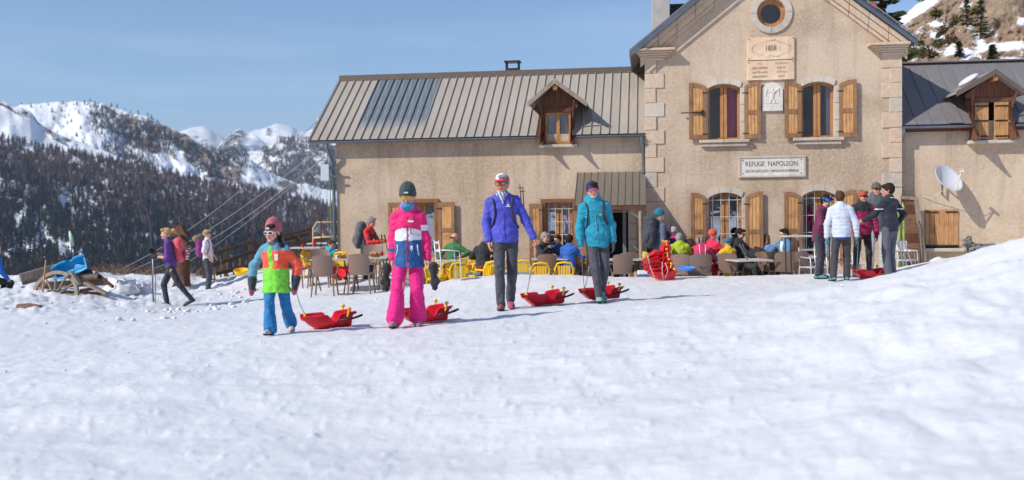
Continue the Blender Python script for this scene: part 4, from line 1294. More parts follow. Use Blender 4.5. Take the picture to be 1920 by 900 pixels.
# ------------------------------------------------------------------ soft bodies: blended limbs meshed into one skin
from mathutils.bvhtree import BVHTree
A3 = lambda v: np.array(v, dtype=np.float32)
class Soft:
    def __init__(s): s.p = []
    def cone(s, a, b, ra, rb=None, k=.02, tg=0, fl=None, n=None):
        s.p.append(('c', A3(a), A3(b), ra, ra if rb is None else rb, k, tg, fl, None if n is None else A3(n), 1)); return s
    def ell(s, c, r, M=None, k=.02, tg=0, sub=False):
        s.p.append(('e', A3(c), A3(r), None if M is None else np.array(M, dtype=np.float32), None, k, tg, None, None, -1 if sub else 1)); return s
    def chain(s, pts, rs, **q):
        for i in range(len(pts) - 1): s.cone(pts[i], pts[i + 1], rs[i], rs[i + 1], **q)
        return s
    @staticmethod
    def _d(pr, P):
        if pr[0] == 'c':
            _, a, b, ra, rb, k, tg, fl, n, sg = pr
            q = P - a; ba = b - a
            if fl is not None:
                q = q + n * ((q @ n) * (1 / fl - 1))[..., None]
                ba = ba + n * (float(ba @ n) * (1 / fl - 1))
            L = float(ba @ ba) + 1e-9
            t = np.clip((q @ ba) / L, 0, 1)
            d = np.sqrt(((q - t[..., None] * ba) ** 2).sum(-1)) - (ra + (rb - ra) * t)
            return d * (1 if fl is None else max(fl, .7))
        _, c, r, M = pr[:4]
        q = P - c
        if M is not None: q = q @ M      # world -> local (M columns = local axes)
        k0 = np.sqrt(((q / r) ** 2).sum(-1)) + 1e-6; k1 = np.sqrt(((q / (r * r)) ** 2).sum(-1)) + 1e-6
        return k0 * (k0 - 1) / k1
    def box_of(s, pr):
        if pr[0] == 'c':
            r = max(pr[3], pr[4]); return np.minimum(pr[1], pr[2]) - r, np.maximum(pr[1], pr[2]) + r
        r = pr[2].max(); return pr[1] - r, pr[1] + r
    def mesh(s, name, h, mats, colf=None, cuts=(), wr=0., wf=16., seed=0, wax=(1, 1, 1.5)):
        bx = [s.box_of(p) for p in s.p if p[9] > 0]
        lo = np.min([b[0] for b in bx], 0) - 2.5 * h; hi = np.max([b[1] for b in bx], 0) + 2.5 * h
        n = np.ceil((hi - lo) / h).astype(int) + 1
        ax = [lo[i] + h * np.arange(n[i], dtype=np.float32) for i in range(3)]
        D = np.full(n, 1., np.float32)
        for pr in s.p:
            b0, b1 = s.box_of(pr); k = pr[5]
            i0 = np.clip(np.floor((b0 - k - 2 * h - lo) / h).astype(int), 0, n); i1 = np.clip(np.ceil((b1 + k + 2 * h - lo) / h).astype(int) + 1, 0, n)
            if (i1 <= i0).any(): continue
            sl = tuple(slice(i0[q], i1[q]) for q in range(3))
            X, Y, Z = np.meshgrid(ax[0][sl[0]], ax[1][sl[1]], ax[2][sl[2]], indexing='ij')
            d = s._d(pr, np.stack([X, Y, Z], -1)).astype(np.float32)
            cur = D[sl]
            if pr[9] > 0:
                hh = np.clip(.5 + .5 * (cur - d) / k, 0, 1); D[sl] = cur + (d - cur) * hh - k * hh * (1 - hh)
            else:
                hh = np.clip(.5 - .5 * (cur + d) / k, 0, 1); D[sl] = cur + (-d - cur) * hh + k * hh * (1 - hh)
        if cuts:
            X, Y, Z = np.meshgrid(*ax, indexing='ij')
            for (c, nn) in cuts:   # keep the side where (p-c).n > 0
                nn = A3(nn) / np.linalg.norm(nn)
                D = np.maximum(D, -((X - c[0]) * nn[0] + (Y - c[1]) * nn[1] + (Z - c[2]) * nn[2]))
        V, Fq = surfnet(D, lo, h)
        me = mesh_np(name, V, Fq, mats, None, True)
        if wr:
            N = np.empty(len(V) * 3, np.float32); me.vertices.foreach_get('normal', N); N = N.reshape(-1, 3)
            q = V * wf * np.array(wax)
            w_ = vn(q[:, 0] + seed, q[:, 1], q[:, 2] + .7 * q[:, 0]) + .5 * vn(q[:, 0] * 2.1, q[:, 1] * 2.1 + seed, q[:, 2] * 2.1 + q[:, 1])
            V = V + N * (wr * (.6 - np.abs(w_)) * 1.6)[:, None]
            me.vertices.foreach_set('co', V.astype(np.float32).ravel()); me.update()
        if colf is not None and len(mats) > 1:
            C = V[Fq].mean(1)
            T = np.argmin(np.stack([s._d(p, C.astype(np.float32)) if p[9] > 0 else np.full(len(C), 9.) for p in s.p]), 0)
            T = np.array([p[6] for p in s.p])[T]
            me.polygons.foreach_set('material_index', np.asarray(colf(C, T), dtype=np.int32))
        return me
def surfnet(D, lo, h):
    sg = D < 0
    c = sg[:-1, :-1, :-1].astype(np.int8)
    tot = np.zeros(c.shape, np.int8)
    for a in (0, 1):
        for b in (0, 1):
            for e in (0, 1):
                tot += sg[a:a + c.shape[0], b:b + c.shape[1], e:e + c.shape[2]]
    act = (tot > 0) & (tot < 8)
    I, J, K = np.nonzero(act)
    idx = np.full(act.shape, -1, np.int64); idx[I, J, K] = np.arange(len(I))
    acc = np.zeros((len(I), 3), np.float64); cnt = np.zeros(len(I))
    for ax in range(3):
        for a in (0, 1):
            for b in (0, 1):
                o = [0, 0, 0]; oth = [q for q in range(3) if q != ax]; o[oth[0]] = a; o[oth[1]] = b
                d0 = D[I + o[0], J + o[1], K + o[2]]; o2 = list(o); o2[ax] += 1
                d1 = D[I + o2[0], J + o2[1], K + o2[2]]
                m = (d0 < 0) != (d1 < 0)
                t = np.where(m, d0 / np.where(m, d0 - d1, 1), 0)
                p = np.zeros((len(I), 3)); p[:, oth[0]] = a; p[:, oth[1]] = b; p[:, ax] = t
                acc += p * m[:, None]; cnt += m
    V = (np.stack([I, J, K], -1) + acc / np.maximum(cnt, 1)[:, None]) * h + lo
    Fs = []
    for ax in range(3):
        u, v = [(1, 2), (2, 0), (0, 1)][ax]
        s0 = [slice(None)] * 3; s1 = [slice(None)] * 3
        s0[ax] = slice(0, -1); s1[ax] = slice(1, None)
        a = sg[tuple(s0)]; b = sg[tuple(s1)]
        E = a != b
        ii = np.nonzero(E); P = np.stack(ii, -1)
        ok = (P[:, u] > 0) & (P[:, v] > 0) & (P[:, u] < D.shape[u] - 1) & (P[:, v] < D.shape[v] - 1)
        P = P[ok]; ins = a[ii][ok]
        def cell(du, dv):
            q = P.copy(); q[:, u] -= du; q[:, v] -= dv; return idx[q[:, 0], q[:, 1], q[:, 2]]
        f = np.stack([cell(1, 1), cell(0, 1), cell(0, 0), cell(1, 0)], -1)
        f[~ins] = f[~ins][:, ::-1]
        Fs.append(f[(f >= 0).all(1)])
    return V, np.concatenate(Fs)

def ik(a, c, l1, l2, hint):
    a, c, hint = Vector(a), Vector(c), Vector(hint)
    d = c - a; L = min(d.length, (l1 + l2) * .999); dn = d.normalized()
    x = (l1 * l1 - l2 * l2 + L * L) / (2 * L); y = math.sqrt(max(0, l1 * l1 - x * x))
    hn = hint - dn * hint.dot(dn)
    hn = hn.normalized() if hn.length > 1e-6 else Vector((0, 1, 0))
    return a + dn * x + hn * y
SKIN = fabric('skin', srgb(222, 168, 140), .5, .0, .05)
SKIN2 = fabric('flushed_skin', srgb(208, 142, 116), .5, .0, .05)
LIPS = fabric('lips', srgb(172, 82, 78), .45, 0, 0)
EYE = fabric('eye_dark', srgb(52, 38, 34), .3, 0, 0)
def hair_mat(name, col):
    t = NT(name); c = t.co(scale=(1, 1, .25)); n = t.noise(c, 70, 4, .7)
    return t.out(Base_Color=t.mix(t.ramp(n, .35, .65), tuple(x * .55 for x in col), tuple(min(1, x * 1.35) for x in col)), Roughness=.7, Specular_IOR_Level=.2, Normal=t.bump(n, .8, .01))
HAIRS = {'blond': hair_mat('blond_hair', srgb(196, 160, 108)), 'dark': hair_mat('dark_hair', srgb(44, 34, 30)), 'grey': hair_mat('grey_hair', srgb(150, 146, 142)), 'brown': hair_mat('brown_hair', srgb(88, 60, 42)), 'ltbrown': hair_mat('light_brown_hair', srgb(140, 106, 74))}
M_LENS = plain('sunglass_lens', srgb(36, 38, 44), .08, 0, .02, 3, 0)
M_LENSY = plain('amber_lens', srgb(196, 150, 60), .08, .3, .05, 3, 0)
M_FRW = plain('white_frame', srgb(232, 232, 232), .3, 0, .02, 3, 0)
M_FRD = plain('dark_frame', srgb(30, 28, 30), .3, 0, .02, 3, 0)
M_FRP = plain('pink_frame', srgb(190, 60, 110), .3, 0, .02, 3, 0)
M_FRG = plain('gold_frame', srgb(180, 150, 90), .3, .5, .02, 3, 0)

def hand_prims(S_, w, e, fwd, side, curl=.35, r=1., tg=0, holding=False, mitten=False):
    """w wrist, e elbow; fwd = direction the palm faces"""
    w = Vector(w); d = (w - Vector(e)).normalized(); pn = Vector(fwd) - d * Vector(fwd).dot(d); pn.normalize()
    lat = d.cross(pn).normalized() * side
    if holding: curl = 1.25
    c = w + d * .05
    Mx = np.array([list(lat), list(pn), list(d)]).T
    if mitten:
        S_.cone(w - d * .05, w + d * .01, .052 * r, .045 * r, .015, tg)
        S_.ell(w + d * .085, (.048 * r, .032 * r, .082 * r), Mx, .03, tg)
        S_.cone(w + d * .03 + lat * .035, w + d * .085 + lat * .062 + pn * .02, .020 * r, .019 * r, .015, tg)
        return
    S_.ell(c, (.040 * r, .017 * r, .052 * r), Mx, .012, tg)
    for q in range(4):
        o = (q - 1.5) * .0205 * (1 + (r - 1) * .6)
        ln = (.068, .078, .074, .058)[q] * (1 if r <= 1 else 1.05)
        b = c + d * .040 - lat * o
        a1 = curl * (.55 + .1 * q); a2 = curl * 1.7
        d1 = (d * math.cos(a1) + pn * math.sin(a1)); d2 = (d * math.cos(a1 + a2) + pn * math.sin(a1 + a2))
        m = b + d1 * ln * .5
        S_.cone(b, m, .0092 * r, .0085 * r, .004, tg); S_.cone(m, m + d2 * ln * .5, .0085 * r, .0072 * r, .003, tg)
    tb = w + d * .022 + lat * .026
    td = (d * .72 + lat * .55 + pn * .45).normalized(); tm = tb + td * .036
    td2 = (d * .8 + lat * .1 + pn * .75).normalized()
    S_.cone(tb, tm, .0125 * r, .0105 * r, .008, tg); S_.cone(tm, tm + td2 * .03, .0105 * r, .0085 * r, .003, tg)

def person(loc, rz, H=1.7, label='', group=None, pose=None, top=None, legs=None, shoes=None, hat=None, hair=None, glasses=None, scarf=None, gloves=None, hood=None, skin=None, hs=1., fine=False, face=True, vest=None, slim=1.):
    """pose keys (metres for a 1.75 m figure, facing -y): pelvis, lean (dx,dy) of the neck over the pelvis, sh (shoulder height over pelvis),
    feet [(x,y,z,toe yaw deg,pitch)], hands [(x,y,z)], elbow hints, head (yaw, pitch, roll)"""
    P = dict(pelvis=(0, 0, .93), lean=(0, -.01), tl=.545, feet=[(-.10, .02, 0, -8, 0), (.10, -.02, 0, 8, 0)], hands=[(-.26, -.02, .83), (.26, -.02, .83)],
             eh=[(-.3, 1, 0), (.3, 1, 0)], head=(0, 0, 0), knee=[(-.1, -1, 0), (.1, -1, 0)], shw=.178, curl=[.35, .35], palm=[(1, 0, 0), (-1, 0, 0)], twist=0)
    P.update(pose or {})
    sc = H / 1.75
    root = empty('person', loc, rz, label, 'person', group)
    hv = (.0095 if fine else .0155) ; hc = (.0115 if fine else .019)
    pel = Vector(P['pelvis']); lean = Vector((P['lean'][0], P['lean'][1], 0))
    up = (Vector((0, 0, P['tl'])) + lean).normalized()
    tw = R(P['twist'])
    neck = pel + up * P['tl']; chest = pel + up * (P['tl'] * .72); waist = pel + up * (P['tl'] * .3)
    latv = Vector((math.cos(tw), math.sin(tw), 0)); latv = (latv - up * latv.dot(up)).normalized()
    fwd = up.cross(latv).normalized()   # +y-ish = back; front is -fwd
    nF = tuple(fwd)
    sh = [neck - up * .085 + latv * s * (P['shw'] - .012) for s in (-1, 1)]
    hip = [pel + Vector((s * .088, 0, -.03)) for s in (-1, 1)]
    wr = [Vector(h) for h in P['hands']]
    el = []
    for i in (0, 1):
        d = wr[i] - sh[i]
        if d.length > .535: wr[i] = sh[i] + d.normalized() * .535
        el.append(ik(sh[i], wr[i], .285, .255, P['eh'][i]))
    hipz = hip[0].z
    Lt, Ls = .44, .43
    if pel.z > .7:
        need = max((Vector((f[0], f[1], f[2] + .085)) - hip[i]).length for i, f in enumerate(P['feet'])) * 1.006
        Lt, Ls = need * .506, need * .494
    ank, kn, toes = [], [], []
    for i in (0, 1):
        x, y, z, yaw, pit = P['feet'][i]
        a = Vector((x, y, z + .085)); ank.append(a); kn.append(ik(hip[i], a, Lt, Ls, P['knee'][i]))
        ya = R(yaw); toes.append(Vector((math.sin(ya), -math.cos(ya), -math.sin(R(pit)))).normalized())
    hy, hp, hr = [R(v) for v in P['head']]
    HM = (Matrix.Rotation(hy, 3, 'Z') @ Matrix.Rotation(hp, 3, 'X') @ Matrix.Rotation(hr, 3, 'Y'))
    hc_ = neck + up * (.05 + .095 * hs) + Vector((0, -.015, 0)) + Vector(P.get('hoff', (0, 0, 0)))
    HMn = np.array(HM)
    def hl(v): return hc_ + HM @ (Vector(v) * hs)
    def hr3(r): return tuple(q * hs for q in r)
    sk = skin or SKIN
    # --- body
    B = Soft()
    g = dict(fl=.66, n=nF)
    B.cone(pel - up * .02, waist, .125 * slim, .115 * slim, .04, **g); B.cone(waist, chest, .115 * slim, .135 * slim, .04, **g)
    B.cone(sh[0], sh[1], .05, .05, .04); B.cone(neck - up * .06, hc_ - Vector((0, 0, .05)), .052, .05, .03)
    for i in (0, 1):
        B.cone(sh[i], el[i], .045, .037, .02); B.cone(el[i], wr[i], .037, .026, .012)
        B.cone(hip[i], kn[i], .08 * slim, .05 * slim, .03); B.cone(kn[i], ank[i], .05 * slim, .038, .02)
        B.cone(ank[i] - Vector((0, 0, .03)), ank[i] + toes[i] * .13 - Vector((0, 0, .05)), .035, .026, .02)
        hand_prims(B, wr[i], el[i], P['palm'][i], (1 if i == 0 else -1) * -1, P['curl'][i])
    B.ell(hl((0, .012, .028)), hr3((.074, .094, .092)), HMn, .02, 9)
    B.ell(hl((0, -.028, -.03)), hr3((.060, .064, .082)), HMn, .03, 9)
    B.ell(hl((0, -.066, -.092)), hr3((.026, .022, .018)), HMn, .03, 9)
    for s in (-1, 1):
        B.ell(hl((s * .036, -.066, -.038)), hr3((.022, .020, .022)), HMn, .02, 9)
        B.ell(hl((s * .076, .016, -.012)), hr3((.010, .018, .029)), HMn, .008, 9)
        B.ell(hl((s * .030, -.100, .004)), hr3((.018, .014, .011)), HMn, .012, 9, sub=True)
    B.cone(hl((0, -.086, .010)), hl((0, -.108, -.028)), .008 * hs, .014 * hs, .010, 9)
    B.ell(hl((0, -.088, -.060)), hr3((.023, .009, .0075)), HMn, .006, 9)
    B.ell(hl((0, -.082, .024)), hr3((.05, .012, .010)), HMn, .014, 9)
    inv = np.array(HM.inverted())
    hcn = np.array(hc_)
    def bcol(C, T):
        L = (C - hcn) @ inv.T / hs
        o = np.zeros(len(C), int)
        lips = (np.abs(L[:, 0]) < .024) & (np.abs(L[:, 2] + .061) < .0085) & (L[:, 1] < -.078)
        eye = (np.abs(np.abs(L[:, 0]) - .030) < .013) & (np.abs(L[:, 2] - .004) < .006) & (L[:, 1] < -.06)
        chk = (np.abs(np.abs(L[:, 0]) - .036) < .018) & (np.abs(L[:, 2] + .03) < .018) & (L[:, 1] < -.05)
        nose = (np.abs(L[:, 0]) < .016) & (np.abs(L[:, 2] + .026) < .014) & (L[:, 1] < -.09)
        o[chk | nose] = 3; o[eye] = 2; o[lips] = 1
        return o
    link('body', B.mesh('body', hv, [sk, LIPS, EYE, SKIN2], bcol), root, scale=(sc,) * 3)
    objs = {}
    # --- top garment
    t = dict(mats=[fabric('grey_cloth', (.2, .2, .2))], col=None, r=1., hem=.12, sleeve=1., wr=.010, flare=1.)
    t.update(top or {})
    J = Soft(); rr0 = t['r']
    hemz = t['hem']     # metres below the pelvis centre
    low = pel - Vector((0, 0, 1)) * hemz if pel.z > .8 else pel - up * min(hemz, .04)
    J.cone(low - up * (.03 if pel.z > .7 else 0), pel + up * .06, .152 * rr0 * t['flare'], .146 * rr0, .04, 0, .84, nF)
    J.cone(pel + up * .06, waist, .146 * rr0, .136 * rr0, .05, 0, .74, nF)
    J.cone(waist, chest, .138 * rr0, .152 * rr0, .05, 0, .70, nF)
    J.cone(chest, neck - up * .07, .150 * rr0, .10 * rr0, .04, 0, .70, nF)
    for s in (0, 1): J.cone(neck - up * .035, sh[s] + up * .004, .060 * rr0, .050 * rr0, .05, 0)
    J.cone(neck - up * .07, neck + up * .02, .075, .066 * min(rr0, 1.1), .02, 3)
    for i in (0, 1):
        dl_ = (wr[i] - el[i]).normalized()
        J.cone(sh[i], el[i], .056 * rr0, .052 * rr0, .035, 1 + i)
        if t['sleeve'] >= 1: J.cone(el[i], wr[i] - dl_ * .012, .054 * rr0, .040 * rr0, .02, 1 + i)
        elif t['sleeve'] > .5: J.cone(el[i], el[i] + (wr[i] - el[i]) * (t['sleeve'] - .5) * 2, .054 * rr0, .047 * rr0, .02, 1 + i)
    if t.get('puff'):
        pass
    if hood:
        J.ell(neck + fwd * .075 + up * .035, (.105, .065, .075), np.array([list(latv), list(fwd), list(up)]).T, .03, 3)
        for s in (-1, 1): J.cone(neck + fwd * .05 + latv * s * .085 + up * .03, neck - fwd * .055 + latv * s * .055 + up * .005, .034, .026, .03, 3)
        if hood == 'high': J.cone(neck - up * .02, neck + up * .065, .088, .082, .02, 3)
    cuts = [((low.x, low.y, low.z - .085), (0, 0, 1))] if pel.z > .8 else []
    if pel.z > .8:
        cuts = [((low.x, low.y, low.z - .02), (0, 0, 1))]
    tm = t['mats']
    cf = None
    if t['col']:
        U = np.array([list(latv), list(fwd), list(up)])
        pn_ = np.array(pel)
        def cf(C, T):
            L = (C - pn_) @ U.T      # x lateral, y back, z up the trunk
            return t['col'](L, T, C)
    if t['puff'] if 'puff' in t else False:
        me = J.mesh('jacket', hc, tm, cf, cuts, t['wr'], 11, len(label))
        N = np.empty(len(me.vertices) * 3, np.float32); me.vertices.foreach_get('normal', N); N = N.reshape(-1, 3)
        V = np.empty(len(me.vertices) * 3, np.float32); me.vertices.foreach_get('co', V); V = V.reshape(-1, 3)
        V = V + N * (.011 * np.abs(np.sin(V[:, 2] * math.pi / .075)) ** .6)[:, None]
        me.vertices.foreach_set('co', V.ravel()); me.update()
    else: me = J.mesh('jacket', hc, tm, cf, cuts, t['wr'], 9, len(label), (1, 1, 1.25))
    jo = link(t.get('name', 'jacket'), me, root, scale=(sc,) * 3)
    # --- trousers
    l = dict(mats=[fabric('black_trousers', srgb(44, 44, 50))], r=1., end=.05, flare=1., wr=.008, col=None)
    l.update(legs or {})
    T_ = Soft(); r1 = l['r'] * slim
    T_.cone(pel + up * .05, pel - Vector((0, 0, .05)), .118 * min(r1, 1.02), .120 * min(r1, 1.05), .03, 0, .74, nF)
    for i in (0, 1):
        T_.cone(hip[i], kn[i], .088 * min(r1, 1.1), .066 * r1, .02, 1 + i)
        ed = ank[i] + (kn[i] - ank[i]).normalized() * (l['end'] - .04)
        T_.cone(kn[i], ed, .066 * r1, .050 * r1 * l['flare'], .02, 1 + i)
    link('trousers', T_.mesh('trousers', hc, l['mats'], l['col'], (), l['wr'], 10, 3 + len(label), (1.2, 1.2, .8)), root, scale=(sc,) * 3)
    # --- shoes
    s_ = dict(mats=[fabric('grey_boots', srgb(70, 70, 76)), plain('dark_sole', srgb(30, 30, 32), .8)], r=1.)
    s_.update(shoes or {})
    for i in (0, 1):
        Q = Soft(); a = ank[i]; tt = toes[i]; rs = s_['r']
        heel = a - tt * .045 - Vector((0, 0, .045)); ball = a + tt * .10 - Vector((0, 0, .045)) ; tip = a + tt * .165 - Vector((0, 0, .05))
        Q.cone(heel, ball, .042 * rs, .046 * rs, .02); Q.cone(ball, tip, .044 * rs, .032 * rs, .02)
        Q.cone(a - Vector((0, 0, .01)), a + (kn[i] - a).normalized() * .06, .045 * rs, .046 * rs, .02)
        sz = min(heel.z, tip.z) - .032
        base = heel - Vector((0, 0, .036)); side = tt.cross(Vector((0, 0, 1))); nn_ = side.cross(tt); nn_ = nn_ if nn_.z > 0 else -nn_
        bn = np.array(base); nb_ = np.array(nn_)
        cfs = (lambda C, T: (((C - bn) @ nb_) < .026).astype(int)) if len(s_['mats']) == 2 else s_['colf'](bn, nb_)
        link('boot', Q.mesh('boot', .0105 if fine else .015, s_['mats'], cfs, [(tuple(base), tuple(nn_))]), root, scale=(sc,) * 3)
    # --- gloves
    if gloves:
        for i in gloves.get('which', (0, 1)):
            G = Soft()
            hand_prims(G, wr[i], el[i], P['palm'][i], (1 if i == 0 else -1) * -1, P['curl'][i], 1.32, mitten=gloves.get('mitten', False))
            if not gloves.get('mitten'): G.cone(wr[i] - (wr[i] - el[i]).normalized() * .03, wr[i] + (wr[i] - el[i]).normalized() * .02, .040, .036, .01)
            cfg = None
            if len(gloves['mats']) > 1:
                wp = np.array(wr[i]); wd = np.array((wr[i] - el[i]).normalized())
                cfg = lambda C, T: (((C - wp) @ wd) > gloves.get('split', .06)).astype(int)
            link('glove', G.mesh('glove', .0095 if fine else .014, gloves['mats'], cfg), root, scale=(sc,) * 3)
    # --- head gear
    if hair:
        Hh = Soft(); hm_ = HAIRS[hair['c']]
        Hh.ell(hl((0, .022, .034)), hr3((.083, .098, .094)), HMn, .02)
        Hh.ell(hl((0, .040, -.012)), hr3((.078, .068, .066)), HMn, .02)
        Hh.ell(hl((0, -.105, -.040)), hr3((.078, .095, .100)), HMn, .012, sub=True)
        for s in (-1, 1): Hh.ell(hl((s * .085, .005, -.035)), hr3((.022, .032, .042)), HMn, .01, sub=True)
        Hh.ell(hl((.02, -.065, .085)), hr3((.055, .035, .028)), HMn, .02)
        for (a, b, r0, r1) in hair.get('tails', []): Hh.cone(hl(a), hl(b), r0 * hs, r1 * hs, .02)
        link('hair', Hh.mesh('hair', .010 if fine else .014, [hm_], wr=.012, wf=42, wax=(1, 1, .35)), root, scale=(sc,) * 3)
    if hat:
        Q = Soft(); kd = hat['kind']; hcuts = []
        zax = HM @ Vector((0, 0, 1)); fax = HM @ Vector((0, -1, 0))
        if kd == 'beanie':
            tp = hat.get('tall', .0)
            Q.ell(hl((0, .016, .058 + tp * .4)), hr3((.092, .110, .092 + tp)), HMn, .02, 0)
            Q.ell(hl((0, .014, .03)), hr3((.095, .114, .055)), HMn, .02, 0)
            hcuts = [(tuple(hl((0, -.1, .034))), tuple(zax + HM @ Vector((0, .30, 0))))]
            if hat.get('pom'): Q.ell(hl((0, .02, .18)), hr3((.035,) * 3), None, .01, 0)
        elif kd == 'cap':
            Q.ell(hl((0, .012, .045)), hr3((.088, .106, .088)), HMn, .02, 0)
            Q.ell(hl((0, -.125, .048)), hr3((.074, .075, .014)), HMn, .01, 1)
            hcuts = [(tuple(hl((0, 0, .030))), tuple(zax))]
        elif kd == 'band':
            Q.ell(hl((0, .012, .035)), hr3((.090, .108, .080)), HMn, .02, 0)
            hcuts = [(tuple(hl((0, 0, .005))), tuple(zax)), (tuple(hl((0, 0, .075))), tuple(-zax))]
        cfh = hat.get('col')
        if cfh:
            f0 = cfh; cfh = lambda C, T: f0((C - hcn) @ inv.T / hs, T)
        link('hat', Q.mesh('hat', .0095 if fine else .013, hat['mats'], cfh, hcuts), root, scale=(sc,) * 3)
        if hat.get('badge'):
            MBg = MB(); M4 = Matrix.Translation(hl((0, -.100, .062))) @ (HM.to_4x4()) @ Matrix.Rotation(R(-22), 4, 'X') @ Matrix.Scale(hs, 4)
            MBg.box(-.030, .030, -.004, .004, -.016, .016, M4); MBg.cur = 1
            for q in range(5): MBg.box(-.022 + q * .0095, -.016 + q * .0095, -.0065, -.004, -.008, .009, M4)
            MBg.build('hat_badge', [plain('badge_black', srgb(26, 26, 30), .6), plain('badge_white', srgb(230, 230, 230), .6)], root, scale=(sc,) * 3)
    if glasses:
        G = MB(); fm, lm = glasses
        M4 = Matrix.Translation(hc_) @ HM.to_4x4() @ Matrix.Scale(hs, 4)
        for s in (-1, 1):
            G.cur = 0
            pts = [(s * .034 + .034 * math.cos(a) * (1.0), .006 + .024 * math.sin(a)) for a in [2 * math.pi * q / 14 for q in range(14)]]
            inn = [(s * .034 + .028 * math.cos(a), .006 + .018 * math.sin(a)) for a in [2 * math.pi * q / 14 for q in range(14)]]
            def bend(x): return -.103 + .9 * x * x * 4.0
            b = len(G.v)
            vs = [(x, bend(x) - .006, z) for x, z in pts] + [(x, bend(x) - .008, z) for x, z in inn] + [(x, bend(x) + .002, z) for x, z in pts] + [(x, bend(x) + .002, z) for x, z in inn]
            n = 14; fs = []
            for i in range(n):
                j = (i + 1) % n
                fs += [(i, j, n + j, n + i), (i, 2 * n + i, 2 * n + j, j), (n + i, n + j, 3 * n + j, 3 * n + i)]
            G.add([M4 @ Vector(v) for v in vs], fs)
            G.cur = 1
            G.add([M4 @ Vector((x, bend(x) - .0055, z)) for x, z in inn], [tuple(range(n))])
            G.cur = 0
            G.tube([M4 @ Vector((s * .066, bend(.066), .014)), M4 @ Vector((s * .083, -.03, .012)), M4 @ Vector((s * .083, .02, .004))], .0035 * hs, 5)
        G.tube([M4 @ Vector((-.008, -.112, .012)), M4 @ Vector((.008, -.112, .012))], .003 * hs, 5)
        G.build('sunglasses', [fm, lm], root, scale=(sc,) * 3)
    if scarf:
        Q = Soft(); m = scarf.get('h', 1)
        Q.cone(neck + up * .0, neck + up * (.045 * m) - fwd * .012, .078, .074, .02)
        Q.ell(neck + up * .01 - fwd * .05, (.075, .05, .045), None, .03)
        if scarf.get('mask'): Q.ell(hl((0, -.05, -.085)), hr3((.070, .064, .052)), HMn, .02); 
        if scarf.get('bib'): Q.cone(neck - fwd * .085 + up * .0, neck - up * .10 - fwd * .115, .036, .010, .02)
        link('neck_scarf', Q.mesh('neck_scarf', .011 if fine else .015, scarf['mats'], scarf.get('col'), wr=.010, wf=26, seed=2), root, scale=(sc,) * 3)
    info = dict(root=root, jacket=jo, sc=sc, pel=pel, up=up, lat=latv, fwd=fwd, neck=neck, chest=chest, waist=waist, sh=sh, el=el, wr=wr, hc=hc_, HM=HM, ank=ank)
    return info
def on_surface(inf, pts, off=.008):
    """press a row of points (figure space) onto the jacket"""
    me = inf['jacket'].data
    bvh = BVHTree.FromPolygons([v.co for v in me.vertices], [tuple(p.vertices) for p in me.polygons])
    out = []
    for p in pts:
        l, n, i, d = bvh.find_nearest(Vector(p))
        out.append(l + n * off)
    return out
def tr(inf, p, lift=(0, 0, 0)):
    """trunk coordinates (lateral, front+, up over pelvis) -> figure space"""
    return inf['pel'] + inf['lat'] * p[0] - inf['fwd'] * p[1] + inf['up'] * p[2]
def strips(inf, rows, name, mat, r=.005, wide=1.0, parent=None, sx=1, flat=None):
    m = MB()
    for pts, w in rows:
        q = on_surface(inf, [tr(inf, p) for p in pts], r)
        m.tube(q, w, 6, sx=sx)
    return m.build(name, mat, parent or inf['root'], smooth=True, scale=(inf['sc'],) * 3)
def decal(inf, p, w, h, rects, mat, name='logo'):
    """flat print on the front of the jacket; rects in -1..1 x -1..1"""
    m = MB(); o = tr(inf, p)
    q = on_surface(inf, [o], .002)[0]
    M = Matrix.Translation(q)
    for (a, b, c, d) in rects: m.box(a * w, b * w, -.004, .004, c * h, d * h, M)
    return m.build(name, mat, inf['root'], scale=(inf['sc'],) * 3)
def world_of(inf, p):
    rz = inf['root'].rotation_euler.z
    return Matrix.Translation(inf['root'].location) @ Matrix.Rotation(rz, 4, 'Z') @ (Vector(p) * inf['sc'])
